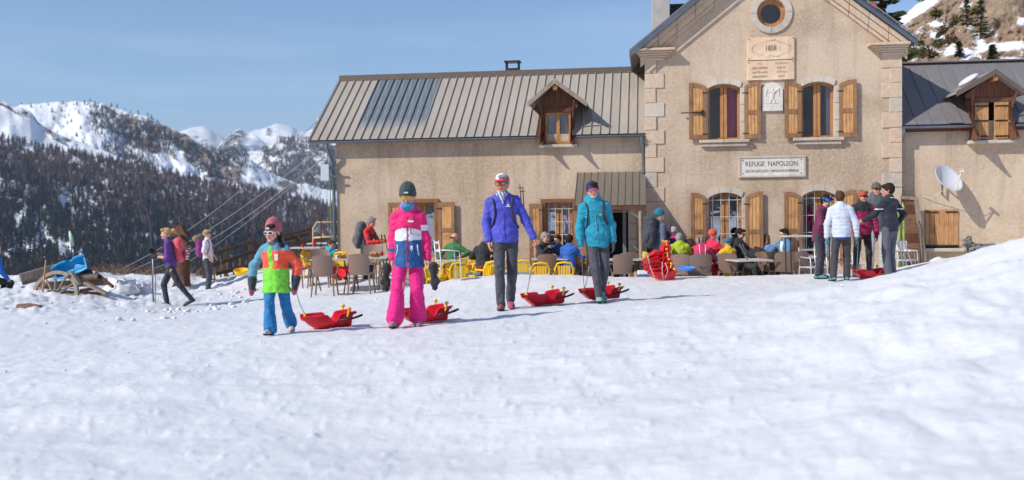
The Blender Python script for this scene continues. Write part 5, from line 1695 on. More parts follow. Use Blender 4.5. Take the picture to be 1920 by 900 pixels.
def backpack(inf, label, mats, size=1., w=.15, d=.11, h=.24, straps=True, stripe=None, zoff=0., extra=None):
    """a rucksack: its own thing, worn on the figure's back"""
    rz = inf['root'].rotation_euler.z
    base = tr(inf, (0, -.16 - d * size * .5, .12 + zoff))
    wb = world_of(inf, base)
    root = empty('backpack', wb, rz, label, 'backpack')
    s = inf['sc']
    # body in figure axes about base
    U = np.array([list(inf['lat']), list(inf['fwd']), list(inf['up'])]).T
    up, ft, la = inf['up'], inf['fwd'], inf['lat']
    Q = Soft()
    for z, rr_ in ((.0, .9), (.14, 1.), (.28, .95)):
        Q.ell(tuple(up * (z * size + .06)), (w * size * rr_, d * size * rr_, .15 * size), U, .04, 0)
    Q.ell(tuple(up * (.40 * size) + ft * .01), (w * .85 * size, d * .9 * size, .07 * size), U, .02, 1)
    Q.ell(tuple(up * (.10 * size) + ft * (d * size * .75)), (w * .75 * size, .05 * size, .13 * size), U, .01, 2)
    def cf(C, T): return np.minimum(T, len(mats) - 1)
    link('pack_body', Q.mesh('pack_body', .014, mats, cf, (), .006, 18, 4), root, scale=(s,) * 3)
    if straps:
        for sd in (-1, 1):
            pts = [(sd * .10, -.13, .44), (sd * .115, -.05, .535), (sd * .12, .06, .53), (sd * .125, .14, .44), (sd * .135, .15, .32), (sd * .155, .09, .2), (sd * .16, 0, .13), (sd * .13, -.1, .1)]
            q = on_surface(inf, [tr(inf, p) for p in pts], .007)
            q = [p - base for p in q]
            m = MB(); 
            # smooth strap ribbon
            P2 = []
            for i in range(len(q) - 1):
                for k in range(4): P2.append(q[i].lerp(q[i + 1], k / 4))
            P2.append(q[-1])
            P3 = [P2[0]] + [(P2[i - 1] + P2[i] * 2 + P2[i + 1]) / 4 for i in range(1, len(P2) - 1)] + [P2[-1]]
            m.tube(P3, .0085, 8, sx=2.5)
            m.build('strap', mats[-1] if stripe is None else stripe, root, smooth=True, scale=(s,) * 3)
    return root, base
def pole_thing(a, b, label, mat, group=None, basket=True, grip=True):
    """a trekking pole from tip a to grip b (world points)"""
    a, b = Vector(a), Vector(b)
    root = empty('trekking_pole', a, 0, label, 'trekking pole', group)
    d = b - a; L = d.length; dn = d.normalized()
    MB().tube([Vector((0, 0, 0)), dn * L * .5, dn * L], [.005, .007, .008], 7).build('shaft', mat, root, smooth=True)
    MB().tube([dn * (L - .02), dn * (L + .12)], [.014, .017], 8).build('grip', plain('black_grip', srgb(34, 34, 38), .7), root, smooth=True)
    q = dn.to_track_quat('Z', 'Y').to_matrix().to_4x4()
    MB().lathe([(.006, .05), (.035, .052), (.035, .058), (.006, .062)], n=12, M=q).build('basket', plain('black_grip', srgb(34, 34, 38), .7), root)
    return root
# ------------------------------------------------------------------ the people
C_ = lambda n, r, g, b, **k: fabric(n, srgb(r, g, b), **k)
PINK = C_('hot_pink_shell', 232, 22, 112); WHITE = C_('white_shell', 226, 228, 234); NAVY = C_('blue_shell', 28, 84, 142); MAG = C_('magenta_ski_cloth', 232, 18, 128)
DUSTY = C_('dusty_blue_shell', 92, 150, 176); ORNG = C_('neon_orange_shell', 250, 92, 58); LIME = C_('lime_shell', 122, 214, 62); SKIB = C_('bright_blue_ski_cloth', 16, 116, 176)
ROYAL = C_('royal_blue_shell', 74, 78, 190); TEAL = C_('teal_shell', 18, 146, 172); CHAR = C_('charcoal_cloth', 66, 66, 74); CHAR2 = C_('charcoal_plum_cloth', 74, 70, 82)
BLK = C_('black_cloth', 34, 34, 40); DKNAVY = C_('dark_navy_cloth', 32, 36, 54); LOGO = plain('white_print', srgb(232, 232, 236), .6, 0, .02, 3, 0)
SOLE = plain('dark_sole', srgb(30, 30, 32), .8)
def feet_at(px, py, depth):
    p = at(px, py, depth); return Vector((p.x, depth, gz(p.x, depth)))
def face(loc, extra=0):
    """heading that faces the camera from loc, plus extra degrees"""
    return math.atan2(loc.x, -loc.y) * 0 + R(extra)

# girl -------------------------------------------------------------
g0 = feet_at(520, 627, 11.25)
def girl_col(L, T, C):
    o = np.zeros(len(L), int)                 # 0 dusty blue 1 orange 2 lime
    tor = (T == 0) | (T == 3)
    z = L[:, 2]; x = L[:, 0]; front = L[:, 1] < .12
    o[tor & (z < .41)] = 1
    o[tor & (z < .155 - .10 * np.clip(x, -.1, .16))] = 2
    o[tor & (np.abs(x + .025) < .030) & (L[:, 1] < 0) & (z < .47)] = 2
    o[(T == 2)] = 1
    o[(T == 2) & (z > .41)] = 0
    return o
girl = person(g0, R(-6), 1.38, 'little girl walking in a teal, orange and lime green ski jacket with a pink beanie', pose=dict(
    pelvis=(0, 0, .80), tl=.50, lean=(-.02, -.015), shw=.165, feet=[(-.045, -.16, 0, -8, -6), (.115, .26, .05, 26, 26)],
    hands=[(-.33, -.08, .745), (.27, .04, .75)], eh=[(-1, .6, 0), (1, .6, 0)], head=(-16, 4, 0), palm=[(1, 0, 0), (-1, 0, 0)]),
    top=dict(mats=[DUSTY, ORNG, LIME], col=girl_col, r=1.13, hem=.17, flare=1.20, wr=.012), legs=dict(mats=[SKIB], r=1.02, flare=1.75, wr=.010),
    shoes=dict(mats=[C_('pale_snow_boot', 196, 180, 172), SOLE]), hs=1.17, fine=True, skin=SKIN,
    hat=dict(kind='beanie', mats=[C_('dusty_pink_knit', 176, 92, 104)], tall=.035, badge=True),
    hair=dict(c='dark', tails=[((-.075, .02, -.05), (-.125, .0, -.15), .022, .020), ((-.125, .0, -.15), (-.15, .0, -.20), .018, .006), ((.075, .02, -.05), (.12, .0, -.16), .022, .020), ((.12, 0, -.16), (.13, -.01, -.21), .018, .006)]),
    glasses=(M_FRW, M_LENS), scarf=dict(mats=[plain('grey_patterned_fleece', srgb(92, 92, 100), .9, 0, .6, 34)], h=1.9),
    gloves=dict(mats=[C_('dark_mitten', 46, 48, 60), C_('pink_mitten_tip', 170, 70, 100)], mitten=True, split=.115), hood=True)
decal(girl, (.065, .2, .335), .026, .040, [(-1, 1, .15, .9), (-.85, -.3, -.9, -.1), (.0, .9, -.9, .0), (-.9, .9, -1.3, -1.0)], LOGO)

# woman in pink -------------------------------------------------------------
p0 = feet_at(768, 613, 11.85)
def pink_col(L, T, C):
    o = np.zeros(len(L), int)       # 0 pink 1 white 2 blue
    z = L[:, 2]; x = np.abs(L[:, 0]); front = L[:, 1] < 0.2
    tor = (T == 0)
    arch = .325 - .9 * np.clip(x - .02, 0, 1) ** 1.6
    o[tor & (z < arch)] = 1; o[tor & (z < .168)] = 2
    o[(T == 2) & (z < .355) & (z > .29)] = 1
    o[(T == 1) & (z < .065) & (z > .02)] = 2
    o[tor & (np.abs(L[:, 0]) < .010) & (L[:, 1] < 0)] = 0
    return o
pw = person(p0, R(0), 1.66, 'woman in hot pink ski suit with white and blue bands and dark green beanie', pose=dict(
    pelvis=(0, 0, .92), feet=[(-.165, -.16, 0, -10, -3), (.10, .06, 0, 6, 4)], hands=[(-.205, -.03, .80), (.255, -.02, .80)], eh=[(-.6, 1, 0), (.6, 1, 0)],
    head=(-3, 8, 0), tl=.545, shw=.168), hs=1.14,
    top=dict(mats=[PINK, WHITE, NAVY], col=pink_col, r=1.10, hem=.15, flare=1.20, wr=.010), legs=dict(mats=[MAG], r=1.15, flare=1.9, end=.085, wr=.009),
    shoes=dict(mats=[C_('mauve_boot', 172, 120, 140), SOLE], r=1.05), hood=True, fine=True,
    hat=dict(kind='beanie', mats=[C_('dark_green_knit', 52, 66, 64)], tall=.02, badge=True), glasses=(M_FRG, M_LENSY),
    scarf=dict(mats=[plain('blue_neck_warmer', srgb(70, 136, 178), .8, 0, .35, 16)], h=1.5, mask=True))
decal(pw, (.055, .2, .425), .032, .014, [(-1, -.4, -.8, .8), (-.3, .3, -1, .6), (.4, 1, -.8, .8)], LOGO)
decal(pw, (.055, .2, .085), .018, .032, [(-.6, .6, .2, 1), (-.9, -.3, -.4, .2), (.3, .9, -.4, .2), (-.4, .4, -.9, -.5)], LOGO)
strips(pw, [([(-.135, .11, .12), (-.125, .12, .06), (-.15, .11, -.02)], .007), ([(.13, .11, .12), (.135, .12, .06), (.14, .11, -.02)], .007)], 'pocket_zip', LOGO)
strips(pw, [([(.0, .15, .46), (.0, .15, .3), (.0, .15, .12), (.0, .15, -.1)], .005), ([(.045, .14, .34), (.047, .14, .24)], .007)], 'zip', C_('dark_pink', 176, 10, 78))
# thigh pockets
for sx_ in (-1, 1):
    pass
# dangling gloves
for i, lb in ((0, 'black ski mitten dangling at left of the woman in pink'), (1, 'black ski mitten dangling at right of the woman in pink')):
    w = world_of(pw, pw['wr'][i])
    s = -1 if i == 0 else 1
    g = empty('ski_mitten', w + Vector((s * .075, -.02, -.35)), 0, lb, 'mitten')
    Q = Soft(); Q.ell((0, 0, .07), (.048, .036, .10), None, .03); Q.cone((0, 0, .15), (-s * .01, 0, .25), .034, .060, .02); Q.cone((s * .03, -.01, .12), (s * .055, -.02, .07), .018, .015, .01)
    link('mitten_body', Q.mesh('mitten_body', .011, [BLK], wr=.008), g)
    MB().tube([(-s * .02, 0, .26), (-s * .04, 0, .31), (-s * .06, .01, .36)], .006, 6).build('wrist_loop', BLK, g, smooth=True)

# man in blue -------------------------------------------------------------
m0 = feet_at(949, 580, 13.7)
man = person(m0, R(0), 1.84, 'man in a royal blue jacket and grey trousers walking with a white and pink cap', pose=dict(
    pelvis=(.0, 0, .94), lean=(-.03, -.02), feet=[(-.06, -.20, 0, -6, -6), (.055, .20, .03, 8, 16)], hands=[(-.215, -.05, .90), (.385, -.04, .90)], eh=[(-.5, 1, 0), (.2, 1, 0)],
    curl=[.5, 1.1], head=(-10, 6, 0), shw=.185, tl=.565),
    top=dict(mats=[ROYAL], r=1.06, hem=.03, wr=.010), legs=dict(mats=[CHAR], r=.95, flare=1.2, wr=.008), hood=None, hs=1.05,
    shoes=dict(mats=[C_('red_grey_shoe', 150, 74, 88), SOLE]), fine=True, skin=SKIN2, glasses=(M_FRD, M_LENSY), hair=dict(c='grey'),
    hat=dict(kind='cap', mats=[WHITE, C_('cap_pink', 206, 26, 96)], col=lambda L, T: ((T == 1) | (L[:, 2] < .052) | (np.abs(L[:, 0]) > .066)).astype(int)),
    scarf=dict(mats=[C_('scarf_white', 196, 202, 210), C_('scarf_blue', 74, 96, 150)], col=lambda C, T: (np.sin(C[:, 0] * 150 + C[:, 2] * 60) > .25).astype(int), h=.35, bib=True))
strips(man, [([(0, .15, .47), (0, .15, .3), (0, .15, .12), (0, .15, .0)], .004)], 'zip', C_('dark_royal', 50, 52, 140))
decal(man, (.075, .2, .43), .030, .012, [(-1, 1, -1, -.3), (-.4, .4, .2, 1.8)], LOGO)
bp, bb = backpack(man, 'dark backpack on the back of the man in the royal blue jacket', [C_('pack_dark', 46, 38, 46)], .95, zoff=-.02)
# folded poles sticking out of his pack
for k in range(2):
    q = world_of(man, tr(man, (.24 + .03 * k, -.16, .30))); q2 = world_of(man, tr(man, (.235 + .035 * k, -.15, .70 - .05 * k)))
    pole_thing(q2, q, ('left' if k == 0 else 'right') + ' one of two black poles sticking up behind shoulder of man in blue', plain('black_pole', srgb(30, 30, 34), .5), 'poles on the blue jacket man\'s pack')
    
# woman in teal -------------------------------------------------------------
t0 = feet_at(1121, 567, 14.2)
tw = person(t0, R(4), 1.73, 'smiling woman in teal jacket and dark leggings with purple patterned hat and glasses', pose=dict(
    pelvis=(.0, 0, .925), lean=(-.055, -.02), feet=[(-.005, -.16, 0, -4, -6), (.085, .16, .03, 10, 16)], hands=[(-.255, -.06, .78), (.235, -.04, .80)], eh=[(-1, .6, 0), (1, .6, 0)],
    head=(-4, -3, -6), shw=.175),
    top=dict(mats=[TEAL], r=1.12, hem=.10, flare=.95, wr=.012), legs=dict(mats=[CHAR2], r=.94, flare=.98, wr=.006),
    shoes=dict(mats=[C_('sage_shoe', 120, 168, 158), SOLE], r=1.02), hood='high', fine=True, hair=dict(c='dark'), glasses=(M_FRP, plain('clear_lens', srgb(150, 120, 120), .1, 0, .02, 3, 0)),
    hat=dict(kind='beanie', mats=[plain('purple_print_knit', srgb(58, 44, 88), .85, 0, .9, 40)]), gloves=dict(mats=[CHAR], which=(1,)))
strips(tw, [([(-.02, .15, .50), (-.02, .15, .3), (-.02, .15, .12), (-.02, .15, -.05)], .004), ([(.035, .15, .42), (.02, .15, .33)], .004), ([(.12, .14, .1), (.125, .14, .02)], .004)], 'zip', C_('pale_zip', 150, 160, 190))
decal(tw, (.085, .2, .36), .018, .014, [(-1, 1, -1, .2), (-.5, .5, .3, 1.2)], plain('lime_print', srgb(150, 190, 90), .6, 0, .02, 3, 0))
Q = Soft(); Q.cone(tw['neck'] + Vector((.055, -.02, .03)), tw['neck'] + Vector((.06, .0, .10)), .035, .03, .02); Q.cone(tw['neck'] + Vector((-.055, -.03, .03)), tw['neck'] + Vector((-.05, .0, .08)), .03, .026, .02)
link('collar', Q.mesh('collar', .011, [C_('magenta_fleece', 190, 20, 110)]), tw['root'], scale=(tw['sc'],) * 3)
backpack(tw, 'dark backpack on the back of the woman in the teal jacket', [C_('pack_dark', 46, 38, 46)], .8)

# walkers at left -------------------------------------------------------------
w0 = feet_at(322, 575, 20.0)
ws = person(w0, R(-78), 1.63, 'blond woman in purple top walking left with red backpack and long poles', pose=dict(
    pelvis=(0, 0, .90), lean=(0, -.06), feet=[(-.06, -.10, 0, -5, 0), (.08, .42, .08, 5, 30)], hands=[(-.12, -.36, 1.20), (.13, -.30, 1.10)], eh=[(-.3, .6, -1), (.3, .6, -1)], head=(0, 2, 0), curl=[1.3, 1.3]),
    top=dict(mats=[C_('purple_knit', 96, 54, 138)], r=.98, hem=.02, sleeve=.55), legs=dict(mats=[C_('dark_walking_trousers', 52, 52, 60)], r=.95),
    hair=dict(c='blond', tails=[((0, .10, .05), (0, .17, .05), .03, .045), ((0, .17, .05), (0, .22, .0), .045, .02)]), gloves=dict(mats=[BLK]))
backpack(ws, 'coral red and maroon backpack on the blond woman walking left', [C_('coral_pack', 226, 84, 96), C_('coral_pack', 226, 84, 96), C_('maroon_pack', 128, 22, 58)], .95)
pm = plain('white_pole', srgb(200, 204, 212), .4, .2)
ba = world_of(ws, (-.12, -.36, 1.2)); bb_ = world_of(ws, (.13, -.30, 1.10))
pole_thing((ba.x - .03, ba.y + .05, w0.z + .04), (ba.x - .03, ba.y, w0.z + 1.05), 'left one of two long upright poles held by woman in purple', pm, 'upright poles held by the woman in purple')
pole_thing((bb_.x + .0, bb_.y - .05, w0.z - .02), (bb_.x, bb_.y, w0.z + 1.0), 'right one of two long upright poles held by woman in purple', plain('black_pole', srgb(30, 30, 34), .5), 'upright poles held by the woman in purple')
sk = empty('ski', (ba.x - .05, ba.y + .06, w0.z + .02), 0, 'slim dark pair of skis held upright in front of the woman in purple', 'skis')
MB().tube([(0, 0, .0), (-.01, 0, .8), (-.03, 0, 1.5), (-.05, 0, 1.78), (-.08, -.03, 1.86)], [.018, .02, .02, .018, .008], 6, sx=.35).build('ski_blade', plain('ski_top', srgb(66, 68, 78), .3), sk)

w1 = feet_at(391, 545, 25.3)
wt = person(w1, R(88), 1.58, 'short grey blond woman in white T-shirt standing in profile facing right', pose=dict(
    pelvis=(0, 0, .92), lean=(0, .015), feet=[(-.09, -.02, 0, 0, 0), (.09, .04, 0, 0, 0)], hands=[(-.20, -.12, .93), (.16, -.16, .95)], eh=[(-1, .8, 0), (1, .8, 0)], head=(0, 0, 0)),
    top=dict(mats=[C_('white_tshirt', 222, 218, 226)], r=1.02, hem=.04, sleeve=.5), legs=dict(mats=[C_('slate_trousers', 56, 66, 76)], r=1.06, flare=1.3),
    shoes=dict(mats=[C_('brown_shoe', 116, 92, 80), SOLE]), hair=dict(c='blond'), hat=dict(kind='band', mats=[plain('grey_print_band', srgb(120, 110, 130), .8, 0, .6, 30)]))
backpack(wt, 'purple backpack with a tan bundle on top, on the woman in the white T-shirt', [C_('purple_pack', 138, 42, 124), C_('purple_pack', 138, 42, 124)], .95)
tb = world_of(wt, tr(wt, (0, -.30, .56))); o = link('fur_bundle', clod_mesh(33), None, tb, None, (.11, .11, .09)); o.data.materials[0] = C_('tan_fur', 150, 124, 92); tag(o, 'tan fluffy hat tied on top of the purple backpack', 'hat')
e0 = at(-17, 520, 20.5)
person(Vector((e0.x, 20.5, gz(e0.x, 20.5) - .25)), R(150), 1.5, 'person in bright blue jacket cut off by the left edge', pose=dict(pelvis=(0, 0, .62), lean=(.0, -.12), feet=[(-.1, -.3, 0, 0, 0), (.12, -.3, 0, 0, 0)], hands=[(-.2, -.3, .6), (.2, -.3, .6)]),
       top=dict(mats=[C_('bright_blue_shell', 14, 104, 200)], r=1.1), hat=dict(kind='beanie', mats=[C_('pale_knit', 170, 170, 166)]), hood=True)
# hiker in red -------------------------------------------------------------
h0 = at(688, 540, 23.2)
hk = person(Vector((h0.x, 23.2, -.42)), R(72), 1.72, 'grey haired hiker in red jacket and dark vest leaning on a pole', pose=dict(
    pelvis=(0, 0, .90), lean=(0, -.10), feet=[(-.1, 0, 0, 0, 0), (.1, -.1, 0, 0, 0)], hands=[(-.14, -.42, 1.12), (.14, -.46, 1.14)], eh=[(-.4, .4, -1), (.4, .4, -1)], head=(0, 10, 0), curl=[1.2, 1.2]),
    top=dict(mats=[C_('red_fleece', 222, 34, 34), DKNAVY], r=1.0, hem=.04, col=lambda L, T, C: ((T == 0) & (L[:, 2] < .42)).astype(int)), legs=dict(mats=[C_('blue_trousers', 40, 48, 78)]), hair=dict(c='grey'), skin=SKIN2)
backpack(hk, 'large grey hiking backpack on the hiker in red', [C_('grey_pack', 92, 96, 104)], 1.15)
hw = world_of(hk, (0, -.5, 1.16))
pole_thing((hw.x + .22, hw.y - .1, -.42), (hw.x, hw.y, hw.z), 'dark trekking pole held by the hiker in red', plain('black_pole', srgb(30, 30, 34), .5))
# standing man with pack by the door
d0 = at(1236, 520, 22.2)
bk = person(Vector((d0.x, 22.2, -.46)), R(110), 1.80, 'man in grey jacket and teal beanie standing by the door', pose=dict(
    pelvis=(0, 0, .93), hands=[(-.24, -.03, .86), (.25, -.10, .86)], head=(-10, 0, 0)),
    top=dict(mats=[C_('slate_blue_jacket', 84, 98, 118)], r=1.02, hem=.08), legs=dict(mats=[CHAR], r=1.), hat=dict(kind='beanie', mats=[C_('teal_knit', 18, 112, 136)], tall=.02), hood=None)
backpack(bk, 'tall charcoal hiking backpack worn by the man in the teal beanie', [C_('dark_grey_pack', 60, 62, 70)], 1.25)

# group of five at right -------------------------------------------------------------
q0 = feet_at(1536, 523, 18.75)
person(q0, R(58), 1.60, 'woman in maroon fleece and bright blue headband looking down', pose=dict(
    pelvis=(0, 0, .92), lean=(.0, -.07), feet=[(-.10, 0, 0, -5, 0), (.11, .02, 0, 8, 0)], hands=[(-.10, -.30, 1.12), (.14, -.28, 1.05)], eh=[(-1, .6, -.5), (1, .6, -.5)], head=(5, 28, 0), hoff=(0, -.03, -.01)),
    top=dict(mats=[C_('maroon_fleece', 104, 22, 66)], r=1.08, hem=.12), legs=dict(mats=[C_('anthracite_trousers', 52, 54, 64)], r=.98, flare=1.25), shoes=dict(mats=[C_('teal_shoe', 70, 140, 142), SOLE]),
    hair=dict(c='dark', tails=[((0, .03, .09), (0, .05, .12), .04, .03)]), hat=dict(kind='band', mats=[C_('bright_blue_band', 30, 116, 206)]))
q1 = feet_at(1578, 527, 18.15)
wj = person(q1, R(165), 1.66, 'woman in a white padded jacket seen from behind, one foot stepping back', pose=dict(
    pelvis=(0, 0, .91), lean=(.02, -.03), feet=[(-.10, -.04, 0, 0, 0), (.16, .14, 0, 25, 10)], hands=[(-.28, -.04, .86), (.27, .0, .82)], eh=[(-1, .5, 0), (1, .5, 0)], head=(0, 12, 0)),
    top=dict(mats=[C_('white_down', 196, 202, 216), C_('blue_hem', 40, 62, 130)], r=1.08, hem=.08, puff=True, wr=.006, col=lambda L, T, C: ((T == 0) & (L[:, 2] < -.075)).astype(int)), legs=dict(mats=[C_('brown_black_trousers', 58, 54, 58)], r=1.02, flare=1.25), shoes=dict(mats=[C_('teal_shoe', 70, 140, 142), SOLE]),
    hair=dict(c='brown'), gloves=dict(mats=[C_('aqua_glove', 40, 130, 150)]))
q2 = feet_at(1617, 520, 19.0)
rh = person(q2, R(2), 1.66, 'woman in a magenta and black padded jacket with red headband and sunglasses', pose=dict(
    pelvis=(0, 0, .93), feet=[(-.16, .0, 0, -12, 0), (.13, 0, 0, 12, 0)], hands=[(-.20, -.22, .92), (.27, -.08, .82)], eh=[(-1, .4, 0), (1, .6, 0)], head=(14, 0, 0)),
    top=dict(mats=[C_('magenta_down', 160, 20, 84), BLK], r=1.10, hem=.04, puff=True, col=lambda L, T, C: ((L[:, 2] > .385) & (T != 2)).astype(int)), legs=dict(mats=[BLK], r=.92), hair=dict(c='ltbrown'),
    hat=dict(kind='band', mats=[C_('coral_red_band', 224, 44, 62)]), glasses=(M_FRD, M_LENS), skin=SKIN2, gloves=dict(mats=[C_('maroon_glove', 120, 24, 56)]))
q3 = feet_at(1643, 500, 20.6)
person(Vector((q3.x, 20.6, gz(q3.x, 20.6))), R(-8), 1.80, 'tall man in a grey jacket, brown beanie and sunglasses standing behind the group', pose=dict(
    pelvis=(0, 0, .95), feet=[(-.13, .0, 0, -10, 0), (.13, 0, 0, 10, 0)], hands=[(-.22, -.16, 1.0), (.20, -.22, 1.0)], eh=[(-1, .5, 0), (1, .5, 0)], head=(8, 2, 0)),
    top=dict(mats=[C_('grey_green_jacket', 82, 88, 90), C_('yellow_zip', 196, 200, 60)], r=1.10, hem=.10, col=lambda L, T, C: ((T == 0) & (L[:, 1] < 0) & (np.abs(L[:, 2] - .40 - .5 * (L[:, 0] - .08)) < .012) & (np.abs(L[:, 0] - .08) < .05)).astype(int)), legs=dict(mats=[C_('light_grey_trousers', 176, 172, 168)], r=1.1, flare=1.4),
    shoes=dict(mats=[C_('blue_shoe', 60, 96, 150), SOLE]), hat=dict(kind='beanie', mats=[C_('brown_knit', 96, 84, 72)]), glasses=(M_FRD, M_LENS), skin=SKIN2, hood=True)
q4 = feet_at(1669, 522, 18.5)
person(q4, R(-146), 1.76, 'man in dark navy jacket with white piping, rightmost of standing group', pose=dict(
    pelvis=(0, 0, .945), lean=(0, -.02), feet=[(-.11, -.03, 0, -6, 0), (.11, .05, 0, 6, 0)], hands=[(-.20, .0, .98), (.22, -.42, 1.08)], eh=[(-1.4, .6, 0), (.3, .4, -1)], head=(30, 10, 0)),
    top=dict(mats=[C_('ink_navy_softshell', 30, 34, 50), WHITE], r=1.06, hem=.05, col=lambda L, T, C: ((((T == 1) | (T == 2)) & (np.abs(L[:, 2] - .34) < .010)) | ((T == 3) & (np.abs(L[:, 2] - .545) < .008))).astype(int)), legs=dict(mats=[C_('slate_grey_trousers', 84, 86, 96)], r=1.06, flare=1.3),
    shoes=dict(mats=[C_('grey_hiking_boot', 108, 108, 110), SOLE]), hair=dict(c='dark'), skin=SKIN2)

# seated people on the terrace -------------------------------------------------------------
def seated(px, depth, rz, H, label, top, floor=-.46, **k):
    p = at(px, 450, depth)
    po = dict(pelvis=(0, .08, .56), lean=k.pop('lean', (0, -.03)), tl=.54, feet=[(-.12, -.40, 0, 0, 0), (.12, -.36, 0, 0, 0)], knee=[(-.1, -.3, 1), (.1, -.3, 1)],
              hands=k.pop('hands', [(-.17, -.34, .76), (.17, -.36, .76)]), eh=k.pop('eh', [(-1, .2, -.6), (1, .2, -.6)]), head=k.pop('head', (0, 8, 0)), hoff=k.pop('hoff', (0, 0, 0)))
    return person(Vector((p.x, depth, floor)), R(rz), H, label, pose=po, top=top, **k)
seated(622, 23.6, 60, 1.45, 'child in a turquoise hooded jacket sitting by the house corner', dict(mats=[C_('turquoise_jacket', 30, 178, 202)], r=1.15), floor=-.42, hair=dict(c='brown'), hood=True, hands=[(-.1, -.2, 1.05), (.15, -.3, .8)])
seated(843, 23.3, -30, 1.70, 'bald man in a green jacket leaning back at the wall below the left shutter', dict(mats=[C_('forest_green_jacket', 46, 112, 62)], r=1.08), lean=(.0, .12), glasses=(M_FRD, M_LENS), head=(-20, -6, 0), hands=[(-.3, .0, .7), (.35, .0, .8)])
seated(906, 22.6, 175, 1.66, 'person in a black jacket with a red band sitting with back to the camera', dict(mats=[C_('black_softshell', 38, 38, 44), C_('wine_band', 120, 32, 42)], r=1.12, col=lambda L, T, C: ((T == 0) & (L[:, 2] < .05)).astype(int)), lean=(0, -.10), hair=dict(c='grey'), head=(0, 30, 0), hoff=(0, -.06, -.04))
seated(1018, 23.0, 40, 1.70, 'grey haired man in a black shirt eating at the table below the window', dict(mats=[BLK], r=1.), hair=dict(c='grey'), lean=(0, -.12), hands=[(-.05, -.22, .98), (.06, -.24, .98)], head=(0, 14, 0))
seated(1047, 23.2, -30, 1.62, 'dark haired woman in blue facing the grey haired man at the table', dict(mats=[C_('denim_blue_top', 52, 88, 160)], r=1.), hair=dict(c='brown'), lean=(0, -.10), head=(0, 10, 0))
seated(1068, 22.5, 150, 1.62, 'person in a bright blue jacket seated with back to camera beside a yellow stool', dict(mats=[C_('mid_blue_jacket', 34, 92, 178)], r=1.1), hair=dict(c='dark'), lean=(0, -.06))
seated(1262, 22.6, 160, 1.80, 'person in navy jacket with pink collar and pale grey hat leaning over table', dict(mats=[C_('deep_blue_down', 30, 58, 124), C_('pink_collar', 226, 30, 130)], r=1.14, col=lambda L, T, C: ((T == 3)).astype(int)), hat=dict(kind='beanie', mats=[C_('pale_grey_knit', 170, 168, 170)]), lean=(.0, -.1))
seated(1274, 21.9, 176, 1.68, 'person in a lime yellow fleece seated with back to camera', dict(mats=[C_('chartreuse_fleece', 168, 184, 34)], r=1.18), hair=dict(c='grey'), lean=(0, -.05), hoff=(0, -.03, -.03))
seated(1251, 21.7, 200, 1.28, 'small child in a pale grey knitted hat and pink jacket behind the red sledges', dict(mats=[C_('rose_jacket', 214, 66, 110)], r=1.15), hat=dict(kind='beanie', mats=[C_('pale_grey_knit', 170, 168, 170)], pom=True), hs=1.12)
seated(1292, 22.9, -10, 1.50, 'child with light brown hair in dark clothes facing the camera between two adults', dict(mats=[DKNAVY], r=1.05), hair=dict(c='ltbrown'))
seated(1313, 21.9, 172, 1.60, 'person in a raspberry pink jacket seated with back to camera', dict(mats=[C_('raspberry_jacket', 206, 52, 96)], r=1.14), hair=dict(c='grey'), lean=(0, -.12), hoff=(0, -.05, -.04))
seated(1336, 22.4, 130, 1.72, 'person in a red pink jacket and orange knitted hat at the terrace table', dict(mats=[C_('scarlet_pink_jacket', 220, 34, 84)], r=1.08), hat=dict(kind='beanie', mats=[C_('orange_red_knit', 226, 84, 66)]), lean=(0, -.06), legs=dict(mats=[C_('wine_trousers', 96, 20, 44)]))
def yb(L, T, C): return (((T == 1) | (T == 2)) & (L[:, 2] < .42)).astype(int)
seated(1363, 22.1, 200, 1.48, 'child in a yellow and sky blue jacket with a teal hat seated beside the window', dict(mats=[C_('yellow_jacket', 236, 186, 24), C_('sky_blue_sleeve', 26, 150, 214)], r=1.15, col=yb), hat=dict(kind='beanie', mats=[C_('teal_knit', 18, 112, 136)]), legs=dict(mats=[C_('orange_red_trousers', 230, 84, 40)]))
seated(1391, 22.4, 55, 1.74, 'man with dark glasses and short beard in a black jacket seated facing right', dict(mats=[C_('black_softshell', 38, 38, 44)], r=1.1), hair=dict(c='dark'), glasses=(M_FRD, M_LENS), lean=(0, -.02), hands=[(-.15, -.42, .68), (.15, -.42, .68)])
seated(1437, 22.8, 170, 1.60, 'woman with loose brown hair in a light blue top with back to camera', dict(mats=[C_('light_blue_top', 110, 148, 190)], r=1.02), hair=dict(c='ltbrown', tails=[((0, .05, -.02), (0, .07, -.14), .07, .055)]), lean=(0, -.1), hands=[(-.2, -.15, 1.1), (.2, -.15, 1.1)])
seated(1468, 22.5, -55, 1.72, 'dark haired man in a denim jacket and sunglasses turned to the left', dict(mats=[C_('denim_jacket', 84, 122, 158), WHITE], r=1.06, col=lambda L, T, C: ((T == 0) & (np.abs(L[:, 0]) < .035) & (L[:, 2] > .3) & (L[:, 1] < 0)).astype(int)), hair=dict(c='dark'), glasses=(M_FRW, M_LENS), head=(-20, 0, 0))
